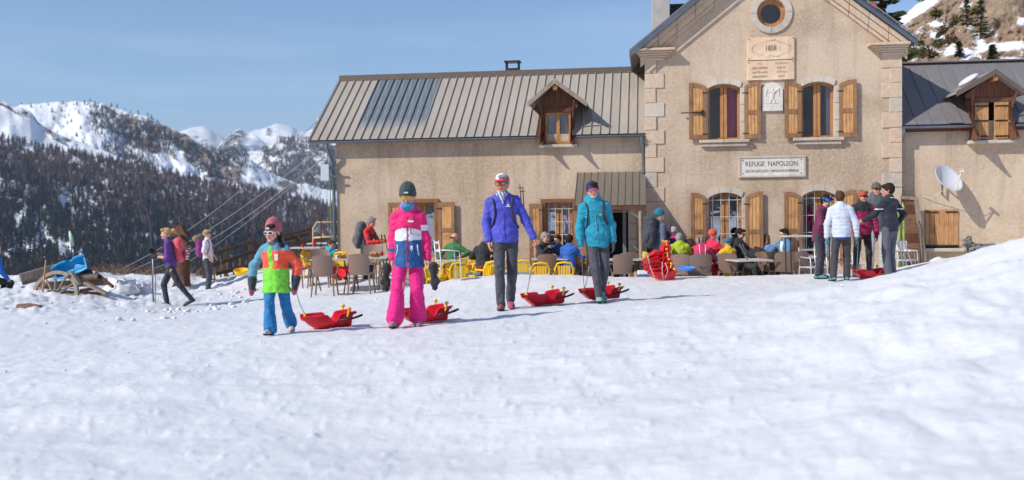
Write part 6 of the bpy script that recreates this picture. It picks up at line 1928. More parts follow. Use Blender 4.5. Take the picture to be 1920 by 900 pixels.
# ------------------------------------------------------------------ the bank behind the house
M_SCREE = rock_mat('brown_scree', srgb(128, 106, 88), srgb(166, 140, 116), .28, (.78, .79, .82))
def scree_rock(x, y):
    s = blob(x, y, [(1735, 8, 60, 12, -38), (1700, 34, 30, 8, -30), (1760, 46, 22, 5, 0), (1880, 88, 62, 9, -4), (1800, 97, 34, 9, 8), (1838, 78, 18, 8, 70), (1765, 72, 30, 7, 25), (1735, 92, 30, 5, 12), (1915, 35, 8, 14, 0), (1820, 50, 14, 4, 0), (1870, 112, 70, 5, 0)])
    return np.clip(1.0 - s * 1.3, 0, 1) * .82 + .05
layer('hillside', [(1500, 130), (1600, 80), (1660, 50), (1692, 28), (1720, 8), (1745, -12), (1800, -60), (1900, -130), (2100, -200), (2600, -240)], 330, 36, 85, M_SCREE, scree_rock, nu=300, nv=160, x0=1500, x1=2600, pw=1.2, amp=4, damp=.03, seed=61)
def hill_pt(px, py):
    X, Y, P = LAY['hillside']; k = np.argmin((X - px) ** 2 + (Y - py) ** 2); return Vector(P.reshape(-1, 3)[k])
def leaf_cloud(n, rad, size, seed, squash=1., base=0):
    r_ = np.random.RandomState(seed)
    d = r_.normal(size=(n, 3)); d /= np.linalg.norm(d, axis=1)[:, None]
    lump = 1 + .35 * np.sin(d[:, 0] * 4 + seed) * np.cos(d[:, 1] * 5 + d[:, 2] * 3)
    c = d * (r_.rand(n, 1) ** .4) * np.array(rad) * lump[:, None]
    c[:, 2] = np.abs(c[:, 2]) * squash + base
    V = []; F_ = []
    a = r_.normal(size=(n, 3)); a /= np.linalg.norm(a, axis=1)[:, None]; b = np.cross(a, r_.normal(size=(n, 3))); b /= np.linalg.norm(b, axis=1)[:, None]
    s = size * (.6 + .8 * r_.rand(n, 1))
    V = np.stack([c - a * s, c + b * s * .6, c + a * s, c - b * s * .6], 1).reshape(-1, 3)
    return V, np.arange(4 * n).reshape(n, 4)
def leafmat(name, a, b):
    t = NT(name); c = t.co()
    return t.out(Base_Color=t.mix(t.ramp(t.noise(c, 5, 4), .35, .65), a, b), Roughness=.75, Specular_IOR_Level=.2)
M_OLIVE = leafmat('juniper_leaf', srgb(66, 66, 36), srgb(104, 96, 54)); M_BRN = leafmat('dry_shrub_leaf', srgb(78, 62, 46), srgb(108, 88, 62)); M_GRN = leafmat('conifer_needles', srgb(40, 52, 34), srgb(72, 84, 48))
BU = [(1708, 105, 1.5, .8, 'low green juniper hugging the gable edge of the house', 0), (1732, 100, 1.0, .6, 'second low juniper, just right of the one at the gable', 0), (1765, 84, 1.2, .6, 'olive shrub above the ridge of the right wing', 0), (1782, 78, .8, .5, 'dry brown shrub beside the olive one above the ridge', 1), (1752, 25, 1.0, .45, 'dark shrub at the top edge of the snow on the slope', 0), (1772, 58, 1.0, .6, 'round dark shrub in the middle of the brown scree', 1), (1789, 42, .7, .6, 'upright dark shrub right of the middle of the scree', 0),
      (1747, 102, .8, .4, 'brown shrub low on the slope near the gable', 1), (1725, 80, .5, .3, 'tiny shrub at the lower edge of the upper snow', 0), (1762, 66, .4, .3, 'tiny tuft above the olive shrub', 0), (1730, -4, 1.1, .7, 'green shrub on the skyline above the snow', 0), (1828, 20, .4, .4, 'small tuft high on the scree', 0), (1846, 22, .4, .3, 'other small tuft high on the scree, to the right', 1), (1690, 115, .9, .5, 'green shrub half hidden behind the corner stones', 0)]
for i, (px, py, w, h, lb, b_) in enumerate(BU):
    p = hill_pt(px, py + 4)
    root = empty('shrub', p, i, lb, 'shrub')
    V, Fq = leaf_cloud(int(380 * w + 160), (w * .62, w * .5, h * 1.1), .075, 100 + i)
    link('foliage', mesh_np('foliage', V, Fq, [M_BRN if b_ else M_OLIVE]), root)
    MB().tube([(0, 0, -.2), (.02, 0, h * .4)], [.04, .015], 5).build('stem', M_DKW, root)
def conifer(p, H, lb, seed, snow=False, nb=26):
    root = empty('pine_tree', p, seed, lb, 'tree')
    MB().tube([(0, 0, -.3), (.02 * H, 0, H * .5), (0, 0, H)], [.035 * H, .022 * H, .004], 7).build('trunk', M_DKW, root)
    r_ = random.Random(seed); Vs, Fs, n = [], [], 0
    lim = MB()
    for k in range(nb * 4):
        t = r_.uniform(.08, .98); a = r_.uniform(0, 6.28); L = H * .27 * (1 - t) ** .8 * r_.uniform(.6, 1.15) + .05
        z = H * t; e = Vector((math.cos(a) * L, math.sin(a) * L, z - L * .15 + L * L * .12))
        lim.tube([(0, 0, z), tuple(Vector((e.x * .5, e.y * .5, (z + e.z) / 2 - .02))), tuple(e)], [.012 * H * .3, .006, .003], 4, False)
        for q in range(10):
            f = r_.uniform(.25, 1.05); c = Vector((e.x * f, e.y * f, z + (e.z - z) * f)); s = (.06 * H * .45 if H > 4 else .11) * r_.uniform(.6, 1.2)
            d1 = Vector((math.cos(a + r_.uniform(-1, 1)), math.sin(a + r_.uniform(-1, 1)), r_.uniform(-.3, .4))); d2 = Vector((r_.uniform(-1, 1), r_.uniform(-1, 1), r_.uniform(-.2, .9)))
            Vs += [c - d1 * s, c + d2 * s * .5, c + d1 * s, c - d2 * s * .5]; Fs.append((n, n + 1, n + 2, n + 3)); n += 4
    lim.build('limbs', M_DKW, root)
    link('crown', mesh_np('crown', np.array([tuple(v) for v in Vs]), Fs, [M_GRN]), root)
    return root
conifer(Vector((at(1655, 60, 38).x, 38, 1.5)), 9.2, 'tall dark conifer rising behind the right roof slope of the gabled house', 3, nb=60)
conifer(hill_pt(1813, 50), 1.9, 'small green conifer on the scree above the right wing ridge', 4)
conifer(hill_pt(1838, 72), 2.6, 'conifer with snow at its foot above the right dormer', 5)
conifer(hill_pt(1798, 108), 1.0, 'seedling conifer in the snow just above the right wing ridge', 6)
conifer(hill_pt(1860, 115), 1.0, 'seedling conifer right of centre in the lower snow band', 7)
for i, (px, py, s, lb) in enumerate([(1882, 22, 1.6, 'big pale boulder jutting from the scree at the upper right'), (1898, 8, 1.9, 'tall dark-cracked rock tower beside the pale boulder'), (1846, 2, 1.1, 'rounded outcrop at the top edge above the right wing'), (1858, 95, .45, 'small rock in the lower snow band'), (1828, 112, .5, 'flat stone at the bottom of the snow band')]):
    p = hill_pt(px, py + 8)
    o = link('boulder', clod_mesh(60 + i), None, p, (0, .3, i), (s, s * .8, s * (1.2 if i == 1 else .8))); o.data.materials[0] = plain('boulder_stone', srgb(158, 136, 114), .9, 0, .35, .9, 1., .3); tag(o, lb, 'boulder')

# ------------------------------------------------------------------ signs on the house
def text(body, size, loc, parent, mat, name='lettering', ext=.003, al='CENTER', sx=1., rz=0):
    cu = bpy.data.curves.new('t', 'FONT'); cu.body = body; cu.size = size; cu.extrude = ext; cu.align_x = al; cu.align_y = 'CENTER'; cu.resolution_u = 3
    o = bpy.data.objects.new('t', cu); COL.objects.link(o)
    dg = bpy.context.evaluated_depsgraph_get(); me = bpy.data.meshes.new_from_object(o.evaluated_get(dg)); bpy.data.objects.remove(o)
    me.materials.clear(); me.materials.append(mat); me.name = name
    x = link(name, me, parent, loc, (math.pi / 2, 0, rz), (sx, 1, 1)); return x
M_LET = plain('black_lettering', srgb(52, 48, 50), .8); M_LET2 = plain('faded_lettering', srgb(140, 104, 86), .9)
M_PLQ = wall_mat('peach_marble', srgb(228, 196, 164), srgb(240, 216, 190), srgb(214, 172, 136), .6); M_PLQ2 = wall_mat('white_marble', srgb(222, 216, 206), srgb(232, 226, 216), srgb(196, 184, 170), .6)
def on_wall(px, py, w): u, z = FP(px, py, w); return l2w(u, -w, z)
def sizepx(n): return n / 82.3
def wall_thing(name, px, py, w, lb, cat): return empty(name, on_wall(px, py, w), -PSI, lb, cat)
s_ = wall_thing('name_sign', 1447.5, 312.5, .02, 'long white stone sign reading REFUGE NAPOLEON between the two floors', 'sign')
w_, h_ = sizepx(123), sizepx(40)
fr = MB()
for (a, b, c, d) in ((-w_ / 2, w_ / 2, h_ / 2 - .05, h_ / 2), (-w_ / 2, w_ / 2, -h_ / 2, -h_ / 2 + .05), (-w_ / 2, -w_ / 2 + .05, -h_ / 2 + .05, h_ / 2 - .05), (w_ / 2 - .05, w_ / 2, -h_ / 2 + .05, h_ / 2 - .05)): fr.bbox(a, b, -.035, .02, c, d, .008)
fr.build('sign_frame', M_STONE2, s_)
MB().box(-w_ / 2 + .051, w_ / 2 - .051, -.018, .02, -h_ / 2 + .051, h_ / 2 - .051).build('sign_board', M_PLQ2, s_)
text('REFUGE  NAPOLEON.', .155, (.0, -.019, .062), s_, M_LET, sx=.80, ext=.002)
text('LEGS DE NAPOLEON I, NAPOLEON III EMPEREUR', .088, (0, -.019, -.10), s_, M_LET, sx=.62, ext=.002)
for x in (-1, 1):
    for z in (-1, 1): MB().lathe([(.014, 0), (.008, .012)], (x * (w_ / 2 - .10), -.018, z * (h_ / 2 - .09)), 8, Matrix.Rotation(math.pi / 2, 3, 'X')).build('fixing_bolt', M_DARK, s_)
s_ = wall_thing('date_plaque', 1445, 91, .02, 'peach coloured plaque with the date 1858 in a carved wreath under the round window', 'plaque')
w_, h_ = sizepx(86), sizepx(42)
MB().bbox(-w_ / 2, w_ / 2, -.03, .02, -h_ / 2, h_ / 2, .006).build('plaque_slab', M_PLQ, s_)
text('1858', .17, (0, -.031, .0), s_, M_LET, sx=.75)
m = MB(); r2_ = random.Random(2)
for k in range(44):
    a = 2 * math.pi * k / 44; x, z = math.cos(a) * w_ * .39, math.sin(a) * h_ * .36
    m.tube([(x, -.03, z), (x + math.cos(a * 3) * .035, -.038, z + math.sin(a * 5) * .03)], [.012, .003], 5)
m.tube([(-.18, -.032, -h_ * .40), (0, -.034, -h_ * .30), (.18, -.032, -h_ * .40)], .008, 5); m.tube([(-.1, -.032, h_ * .4), (0, -.034, h_ * .33), (.1, -.032, h_ * .4)], .01, 5)
o = m.build('carved_wreath', M_PLQ, s_, smooth=True); o['kind'] = 'stuff'
for x in (-1, 1):
    for z in (-1, 1): MB().lathe([(.012, 0), (.008, .012)], (x * (w_ / 2 - .035), -.03, z * (h_ / 2 - .035)), 8, Matrix.Rotation(math.pi / 2, 3, 'X')).build('fixing_bolt', M_DARK, s_)
s_ = wall_thing('inscription_plaque', 1445, 132, .018, 'peach coloured plaque with worn lines of writing below the date plaque', 'plaque')
w_, h_ = sizepx(86), sizepx(36)
MB().bbox(-w_ / 2, w_ / 2, -.028, .02, -h_ / 2, h_ / 2, .006).build('plaque_slab', M_PLQ, s_)
for q, (a, b) in enumerate((('VCIL', 'MONTREUIL'), ('C0EIL GENERAL', 'BONNET'), ('HAUTES ALPES', 'DE MOLE'), ('DEPARTEMENT', 'PREFET'))):
    z = h_ / 2 - .07 - q * .097
    text(a, .072, (-.24, -.029, z), s_, M_LET2 if q < 1 else M_LET, sx=.72, ext=.001); text(b, .072, (.24, -.029, z), s_, M_LET2, sx=.72, ext=.001)
for x in (-1, 1): MB().lathe([(.012, 0), (.008, .012)], (x * (w_ / 2 - .035), -.028, h_ / 2 - .035), 8, Matrix.Rotation(math.pi / 2, 3, 'X')).build('fixing_bolt', M_DARK, s_)
s_ = wall_thing('relief_plaque', 1448, 200, .02, 'small white arched marble relief between the upper shutters', 'plaque')
w_, h_ = sizepx(38), sizepx(46)
P = [(-w_ / 2, 0), (w_ / 2, 0), (w_ / 2, h_ * .72), (w_ * .3, h_ * .92), (0, h_), (-w_ * .3, h_ * .92), (-w_ / 2, h_ * .72)]
MB().prism(P, -.03, .02).build('plaque_slab', M_PLQ2, s_)
Q = Soft(); Q.ell((0, -.03, .26), (.045, .02, .10), None, .02); Q.ell((.01, -.035, .38), (.022, .018, .026), None, .01)
for sx_ in (-1, 1): Q.cone((sx_ * .03, -.03, .32), (sx_ * .13, -.03, .40), .022, .018, .02); Q.cone((sx_ * .13, -.03, .40), (sx_ * .15, -.03, .24), .02, .012, .02); Q.cone((sx_ * .02, -.03, .17), (sx_ * .05, -.03, .11), .018, .02, .015)
Q.cone((-.14, -.03, .075), (.14, -.03, .075), .010, .010, .01)
link('bird_relief', Q.mesh('bird_relief', .011, [M_PLQ2]), s_)
MB().bbox(-w_ / 2, w_ / 2, -.036, .02, -.10, -.003, .006).build('plaque_base', M_PLQ2, s_)

# satellite dish
u_, z_ = FP(1773, 339, W2 + .36)
dish = empty('satellite_dish', l2w(u_, -(W2 + .36), z_), -PSI, 'round white satellite dish bracketed to the right wing wall', 'satellite dish')
Md = Matrix.Rotation(R(34), 4, 'Z') @ Matrix.Rotation(R(56), 4, 'X')
m = MB(); rad = sizepx(56) / 2
prof = [(rad * q / 8, .11 * (q / 8) ** 2) for q in range(9)]
m.lathe([(max(r, .001), z) for r, z in prof] + [(rad + .012, .112), (rad + .012, .10)] + [(max(r, .001), z - .012) for r, z in prof[::-1]], n=36, M=Md)
m.build('dish_bowl', plain('dish_white', srgb(214, 216, 220), .4, 0, .04, 3), dish, smooth='auto')
d_end = Md @ Vector((rad * .1, -rad * .2, .42)); 
MB().tube([Md @ Vector((0, -rad * .98, .10)), d_end], .014, 6).build('feed_arm', M_IRON, dish)
MB().tube([d_end + Vector((-.0, .05, 0)), d_end + Vector((.0, -.07, .02))], .035, 10).build('receiver', M_IRON, dish, smooth='auto')
MB().tube([Md @ Vector((0, 0, -.01)), (0, .25, -.05), (0, .25, -.28), (.02, .37, -.28)], .022, 8).build('wall_bracket', M_ZINC, dish)
MB().tube([d_end, d_end + Vector((-.1, .1, -.25)), (-.25, .30, -.38), (-.4, .35, -.33)], .007, 5).build('cable', M_IRON, dish, smooth=True)

# plank screen at the foot of the wing
sc0 = FP(1691, 430, .02)
sa, sb = FP(1690, 480, .05)[0], FP(1746, 480, .05)[0]; zb0 = -.25; ztl = FP(1691, 366, .05)[1]; zt2 = FP(1722, 372, .05)[1]; ut2 = FP(1721, 372, .05)[0]
scr = empty('plank_screen', l2w(sa, -.05, 0), -PSI, 'brown plank screen with one sloping edge covering the corner by the downpipe', 'screen')
nz = 11
for q in range(nz):
    za = zb0 + (ztl - zb0) * q / nz; zb = zb0 + (ztl - zb0) * (q + 1) / nz - .006
    fx = lambda z: (sb - .05 - sa) + ((ut2 - sa) - (sb - sa)) * (z - zb0) / (zt2 - zb0)
    MB().prism([(.04, za), (fx(za), za), (fx(zb), zb), (.04, zb)], -.02 - rng.uniform(0, .008), .01).build('plank', wood('stained_plank', srgb(96, 66, 48), srgb(146, 104, 74), 'X') if q % 3 else M_DKW, scr)
MB().prism([(sb - sa - .10, zb0), (sb - sa, zb0), (ut2 - sa, zt2 + .03), (ut2 - sa - .10, zt2 + .03)], -.06, .02).build('edge_board', M_GREYW, scr)
MB().prism([(0, zt2 + .06), (ut2 - sa, zt2 + .03), (ut2 - sa, zt2 - .04), (0, zt2 - .01)], -.062, .02).build('top_rail', M_GREYW, scr)
MB().box(0, .06, -.03, .02, zb0, ztl).build('post', M_DKW, scr)

# ------------------------------------------------------------------ cables
def cable(pa, pb, sag, lb, r=.012):
    a, b = Vector(pa), Vector(pb); pts = []
    for k in range(17):
        t = k / 16; p = a.lerp(b, t); p.z -= sag * 4 * t * (1 - t); pts.append(p - a)
    root = empty('overhead_cable', a, 0, lb, 'cable')
    MB().tube(pts, r, 5).build('wire', plain('cable_grey', srgb(138, 142, 150), .5, 0, .05), root, smooth=True)
    MB().lathe([(.02, -.05), (.045, -.03), (.03, 0), (.045, .02), (.02, .05)], (0, 0, 0), 10).build('insulator', M_IRON, root)
for (a, b, da, db, s, lb) in [((597, 224), (188, 520), 25.2, 36, .5, 'uppermost overhead cable running from the roof verge down to the left'), ((612, 268), (205, 522), 24.4, 36, .4, 'second overhead cable from the top, meeting the wall below the eaves'), ((613, 290), (232, 524), 24.3, 35, .4, 'third overhead cable from the top across the forest'), ((612, 292), (180, 530), 24.3, 60, 1.2, 'lowest and faintest overhead cable crossing the forest')]:
    cable(at(*a, da), at(*b, db), s, lb, .009 if 'faintest' not in lb else .007)
p = at(612, 324, 24.2)
bx_ = empty('junction_box', p, -PSI, 'pale metal junction box fixed outside the left corner of the house', 'box')
MB().bbox(-.12, .09, -.07, .07, -.2, .2, .012).build('box_body', plain('pale_box', srgb(186, 196, 204), .5), bx_)
MB().box(.09, .3, -.015, .015, -.10, -.07).box(.09, .3, -.015, .015, .10, .13).build('bracket', M_ZINC, bx_)

# ------------------------------------------------------------------ wooden cart
def wpt(px, py, d): return at(px, py, d)
c0 = wpt(103, 553, 20.0); cz = gz(c0.x, 20.0) - .56
cart = empty('broken_cart', (c0.x, 20.0, cz), 0, 'broken old wooden cart with one big spoked wheel sunk in the snow', 'cart')
def wheel(cx, cy, rz, r=.52, tilt=0):
    Mw = Matrix.Translation((cx, cy, r)) @ Matrix.Rotation(rz, 4, 'Z') @ Matrix.Rotation(tilt, 4, 'X')
    m = MB(); N = 32
    ring_mb(m, circle_pts(0, 0, r, N), circle_pts(0, 0, r - .07, N), -.03, .03)
    for i in range(len(m.v)): m.v[i] = tuple(Mw @ Vector(m.v[i]))
    w = m.build('wheel', M_GREYW, cart, smooth='auto')
    h_ = MB(); h_.lathe([(.05, -.09), (.08, -.05), (.08, .05), (.05, .09)], n=12, M=Matrix.Rotation(math.pi / 2, 3, 'X'))
    for i in range(len(h_.v)): h_.v[i] = tuple(Mw @ Vector(h_.v[i]))
    h_.build('hub', M_GREYW, w, smooth='auto')
    for k in range(12):
        a = 2 * math.pi * k / 12 + .1
        MB().tube([Mw @ Vector((math.cos(a) * .06, 0, math.sin(a) * .06)), Mw @ Vector((math.cos(a) * (r - .06), 0, math.sin(a) * (r - .06)))], [.026, .019], 6).build('spoke', M_GREYW, w, smooth='auto')
wheel(0, 0, R(-12), .53, R(-14))
def cp(px, py, d=20.3): v = at(px, py, d); return Vector((v.x - c0.x, d - 20.0, v.z - cz))
def beam(a, b, w, h, nm='beam', mat=None, par=None):
    a, b = Vector(a), Vector(b); d = (b - a); L = d.length; q = d.to_track_quat('X', 'Z').to_matrix().to_4x4()
    return MB().box(0, L, -w / 2, w / 2, -h / 2, h / 2, Matrix.Translation(a) @ q).build(nm, mat or M_GREYW, par if par is not None else cart)
beam(cp(38, 521, 20.6), cp(150, 490, 21.4), .10, .16, 'long_plank'); beam(cp(42, 530, 20.9), cp(140, 505, 21.6), .08, .10, 'long_plank')
beam(cp(70, 536), cp(200, 528), .12, .14, 'frame_beam'); beam(cp(88, 548, 19.9), cp(196, 552, 20.6), .1, .10, 'frame_beam')
beam(cp(160, 530, 20.0), cp(200, 551, 19.9), .12, .05, 'broken_board'); beam(cp(122, 522, 20.0), cp(138, 508, 20.1), .14, .04, 'broken_board'); beam(cp(134, 510, 20.0), cp(150, 533, 19.9), .08, .04, 'broken_board')
beam(cp(180, 512, 20.4), cp(212, 538, 20.0), .05, .05, 'shaft', M_DKW); beam(cp(150, 545, 20.0), cp(185, 540, 20.1), .1, .06, 'broken_board', M_DKW)
MB().tube([cp(80, 548, 19.8), cp(83, 520, 19.8), cp(86, 487, 19.8)], [.02, .017, .012], 6).build('stake', M_PLANKW, cart)
lg = empty('log', wpt(149, 521, 20.2), R(4), 'thick sawn log lying on the broken cart', 'log')
M_BARK = wood('bark', srgb(112, 92, 78), srgb(158, 136, 116), 'X', 1.4); M_CUT = wood('cut_wood', srgb(190, 150, 110), srgb(214, 178, 134))
MB().tube([(-.02, 0, 0), (.2, 0, .005), (.37, 0, 0)], [.085, .09, .085], 12).build('log_wood', M_BARK, lg, smooth='auto')
p = wpt(112, 508, 20.25)
tb_ = empty('blue_sled', p, R(8), 'turquoise plastic sledge shell tipped up on top of the cart', 'sled')
def bob_mesh(nm, mat, L=.86, Wd=.40, hgt=.15, th_=.008, front=.045, rear=.02):
    """bobsleigh shell: a dished body with raised rims, a swept nose and a raised tail"""
    nu_, nv_ = 26, 17; V1 = []
    def z_(u, v):      # u 0..1 nose to tail, v -1..1
        a = abs(v)
        fl = hgt * .68 * max(0, 1 - u / .24) ** 1.25 - .012 * math.exp(-((a - .42) / .09) ** 2) * (u > .1)
        dip = math.exp(-((u - .57) / .09) ** 4)
        top = hgt * (1.0 - .55 * dip + .12 * max(0, (u - .68) / .32))
        w = min(1, max(0, (a - .55) / .33)) ** 1.8
        if u > .955: w = max(w, .78)
        return fl + (top - fl) * w
    for i in range(nu_):
        u = i / (nu_ - 1); wd = Wd / 2 * (.72 + .28 * min(1, u / .25) - .10 * max(0, (u - .85) / .15))
        for j in range(nv_):
            v = -1 + 2 * j / (nv_ - 1); V1.append((-L / 2 + L * u, v * wd, z_(u, v) + .02))
    N_ = len(V1); V2 = [(x, y * .985, z + th_) for x, y, z in V1]
    m = MB(); fs = []
    for i in range(nu_ - 1):
        for j in range(nv_ - 1):
            a = i * nv_ + j; fs.append((a, a + nv_, a + nv_ + 1, a + 1)); fs.append((N_ + a, N_ + a + 1, N_ + a + nv_ + 1, N_ + a + nv_))
    for i in range(nu_ - 1):
        for j in (0, nv_ - 1):
            a = i * nv_ + j; fs.append((a, a + nv_, N_ + a + nv_, N_ + a))
    for j in range(nv_ - 1):
        for i in (0, nu_ - 1):
            a = i * nv_ + j; fs.append((a, a + 1, N_ + a + 1, N_ + a))
    m.add(V1 + V2, fs)
    # rolled lip
    for j in (0, nv_ - 1):
        m.tube([Vector(V1[i * nv_ + j]) + Vector((0, (1 if j else -1) * .006, 0)) for i in range(nu_)], .010, 6)
    m.tube([Vector(V1[j]) for j in range(nv_)], .010, 6)
    return m.mesh(nm, mat, smooth='auto')
def gloss(name, col, rough=.28):
    t = NT(name); c = t.co(); sc_ = t.noise(t.co(scale=(1, 12, 4)), 14, 4, .7)
    return t.out(Base_Color=t.mix(t.ramp(t.noise(c, 9, 4), .55, .8, 0, .5), col, tuple(min(1, x * 1.2 + .05) for x in col)), Roughness=t.ramp(sc_, .3, .7, rough, rough + .22), Normal=t.bump(t.noise(c, 6, 2), .2, .02))
M_RED = gloss('red_sled_plastic', srgb(220, 20, 44)); M_YEL = gloss('yellow_plastic', srgb(246, 196, 10), .35); M_BLUEP = gloss('turquoise_plastic', srgb(12, 150, 204), .4); M_BLKP = plain('black_plastic', srgb(34, 34, 36), .5)
me_b = bob_mesh('sled_shell', M_BLUEP, .68, .34, .13)
link('sled_shell', me_b, tb_, (.24, .0, .02), (R(68), R(-20), 0))
# things piled in the cart
for (px, py, d, r, mt, lb) in [(146, 518, 20.2, .06, C_('orange_bag', 226, 120, 30), 'orange bag under the turquoise sledge on the cart'), (157, 510, 20.5, .14, BLK, 'black bag under the turquoise sledge on the cart')]:
    o = link('bag', clod_mesh(int(px)), None, wpt(px, py, d), (0, 0, px), (r * 1.2, r, r * .8)); o.data.materials[0] = mt; tag(o, lb, 'bag')
sk = empty('ski', wpt(141, 487, 20.9), 0, 'pale green and blue ski standing upright behind the cart', 'ski')
a_ = wpt(131, 436, 20.9) - wpt(141, 487, 20.9)
m = MB(); P2 = [Vector((0, 0, -.2)), Vector((0, 0, 0)), a_ * .5, a_ * .9, a_ + Vector((-.03, .05, .03))]
m.tube(P2[:3], .045, 6, sx=.3); m.cur = 1; m.tube(P2[2:], [.045, .04, .02], 6, sx=.3)
m.build('ski_blade', [plain('ski_navy', srgb(50, 56, 86), .3), plain('ski_lime', srgb(176, 206, 176), .3)], sk, smooth=True)
o = empty('log', (at(55, 578, 16.8).x, 16.8, gz(at(55, 578, 16.8).x, 16.8) + .04), R(-6), 'short reddish brown log lying in the snow at lower left', 'log')
MB().tube([(-.2, 0, 0), (0, 0, .01), (.2, 0, -.01)], [.075, .08, .07], 12).build('log_wood', wood('reddish_bark', srgb(96, 66, 56), srgb(146, 106, 88), 'X', 1.4), o, smooth='auto')
o = empty('tyre', (at(264, 541, 22.3).x, 22.3, gz(at(264, 541, 22.3).x, 22.3) + .05), 0, 'dark tyre half buried in snow behind the snow lumps', 'tyre')
m = MB(); vs = []
for i in range(24):
    for j in range(8):
        a, b = 2 * math.pi * i / 24, 2 * math.pi * j / 8; vs.append(((.19 + .06 * math.cos(b)) * math.cos(a), (.19 + .06 * math.cos(b)) * math.sin(a), .07 * math.sin(b)))
m.add(vs, [(i * 8 + j, ((i + 1) % 24) * 8 + j, ((i + 1) % 24) * 8 + (j + 1) % 8, i * 8 + (j + 1) % 8) for i in range(24) for j in range(8)])
m.build('tyre_rubber', M_BLKP, o, smooth=True)
# dry twigs at the brink
for i, (px, py, d, w, lb) in enumerate([(228, 520, 27.5, 1.2, 'brown dry brush at the brink right of the cart'), (272, 518, 27.8, 1.3, 'larger clump of brown brush behind the walking woman'), (372, 500, 27.5, .8, 'brown brush between the carved statue and the fence'), (205, 512, 27, .5, 'small dry bush nearest the cart shafts')]):
    x = at(px, py, d).x; root = empty('dry_bush', (x, d, gz(x, d) - .1), 0, lb, 'bush'); m = MB(); r_ = random.Random(i)
    for k in range(110):
        bx0 = r_.uniform(-w * .7, w * .7); L = r_.uniform(.15, .5); a = r_.uniform(-.7, .7)
        m.tube([(bx0, r_.uniform(-.2, .2), 0), (bx0 + a * L * .5, r_.uniform(-.2, .2), L * .6), (bx0 + a * L + r_.uniform(-.1, .1), 0, L)], [.007, .005, .002], 3, False)
    m.build('twigs', plain('dry_twig', srgb(134, 106, 82), .9, 0, .3, 4), root)['kind'] = 'stuff'

# carved statue with a two-cornered hat
st = at(342, 520, 25.6); stz = gz(st.x, 25.6) - .1
sta = empty('wooden_statue', (st.x, 25.6, stz), R(-12), 'dark carved wooden figure with a two-cornered hat and striped sleeves', 'statue')
M_CARV = wood('carved_wood', srgb(74, 42, 28), srgb(112, 70, 46))
Q = Soft(); Hs = .95
Q.cone((0, 0, 0), (0, 0, .75), .22, .17, .06, 0, .8, (0, 1, 0)); Q.cone((0, 0, .75), (0, 0, 1.25), .19, .17, .05, 0, .75, (0, 1, 0)); Q.cone((-.13, 0, 1.22), (.13, 0, 1.22), .09, .09, .05)
Q.cone((.17, -.02, 1.22), (.20, -.10, .9), .06, .05, .03, 1); Q.cone((-.17, -.02, 1.22), (-.12, -.18, .95), .06, .05, .03, 1)
Q.ell((0, -.02, 1.42), (.085, .10, .12), None, .04); Q.cone((0, -.11, 1.42), (0, -.135, 1.40), .015, .018, .01)
Q.cone((-.16, -.25, -.02), (-.05, -.05, .5), .05, .06, .05); Q.cone((.2, -.2, -.02), (.05, -.05, .5), .05, .06, .05)
link('carved_body', Q.mesh('carved_body', .02, [M_CARV], wr=.012, wf=9), sta)
Q = Soft(); Q.cone((.18, -.02, 1.2), (.205, -.10, .9), .066, .056, .03); Q.cone((-.18, -.02, 1.2), (-.125, -.18, .95), .066, .056, .03); Q.cone((0, 0, 1.27), (0, 0, 1.32), .10, .09, .02)
link('striped_cloth', Q.mesh('striped_cloth', .018, [C_('wine_stripe', 150, 30, 52), C_('pale_stripe', 220, 210, 206)], lambda C, T: (np.sin(C[:, 2] * 95) > .2).astype(int)), sta)
m = MB(); m.prism([(-.24, -.04), (-.17, .02), (-.06, .23), (0, .27), (.06, .23), (.17, .02), (.24, -.05), (.1, .0), (0, .015), (-.1, .0)], -.10, .08, Matrix.Translation((0, -.01, 1.49)))
m.build('bicorne_hat', M_CARV, sta)

# terrace railing climbing behind the tables on the left
def railing(pts, label, posts, rails, lbl_cat='fence', mat=None):
    a = Vector(pts[0][0]); root = empty('railing', a, 0, label, lbl_cat); mat = mat or M_RAILW
    for (t, b, sz) in posts: 
        b, t = Vector(b) - a, Vector(t) - a; MB().box(-sz, sz, -sz, sz, 0, (t - b).z, Matrix.Translation(b)).build('post', mat, root)
    for (p, q, w, h) in rails: beam(Vector(p) - a, Vector(q) - a, w, h * .8, 'rail', mat, root)
    return root
A = lambda px, py, d: at(px, py, d)
rl = [(A(392, 478, 26.3), A(480, 452, 27.2)), (A(392, 500, 26.3), A(480, 470, 27.2)), (A(405, 514, 26.2), A(520, 482, 27.2)), (A(480, 462, 27.2), A(580, 438, 28.5)), (A(520, 445, 27.5), A(588, 428, 28.6)), (A(520, 462, 27.5), A(610, 446, 28.6))]
ps = [(A(x, y1, d), A(x, y0, d), .05) for x, y0, y1, d in ((384, 522, 470, 26.3), (424, 520, 462, 26.8), (470, 512, 446, 27.2), (524, 500, 440, 27.6), (560, 490, 432, 28.2), (586, 480, 424, 28.6))]
railing([(A(384, 522, 26.3),)], 'dark wooden terrace railing climbing from the statue to the house corner', ps, [(a, b, .05, .11) for a, b in rl])
for k in range(11):
    px = 402 + k * 12; d = 26.4 + k * .1
    b = A(px, 520 - k * .5, d); o = empty('fence_stake', b, 0, 'pale stake number %d under the dark railing' % k if False else 'pale sunlit stake in the row under the dark terrace railing', 'stake', 'stakes under the terrace railing')
    MB().box(-.02, .02, -.015, .015, -.2, .42 + rng.uniform(-.05, .08)).build('stake_wood', M_PLANKW, o)
mr = empty('metal_handrail', A(586, 480, 25.5), 0, 'cream painted bent metal handrail beside the house corner', 'handrail')
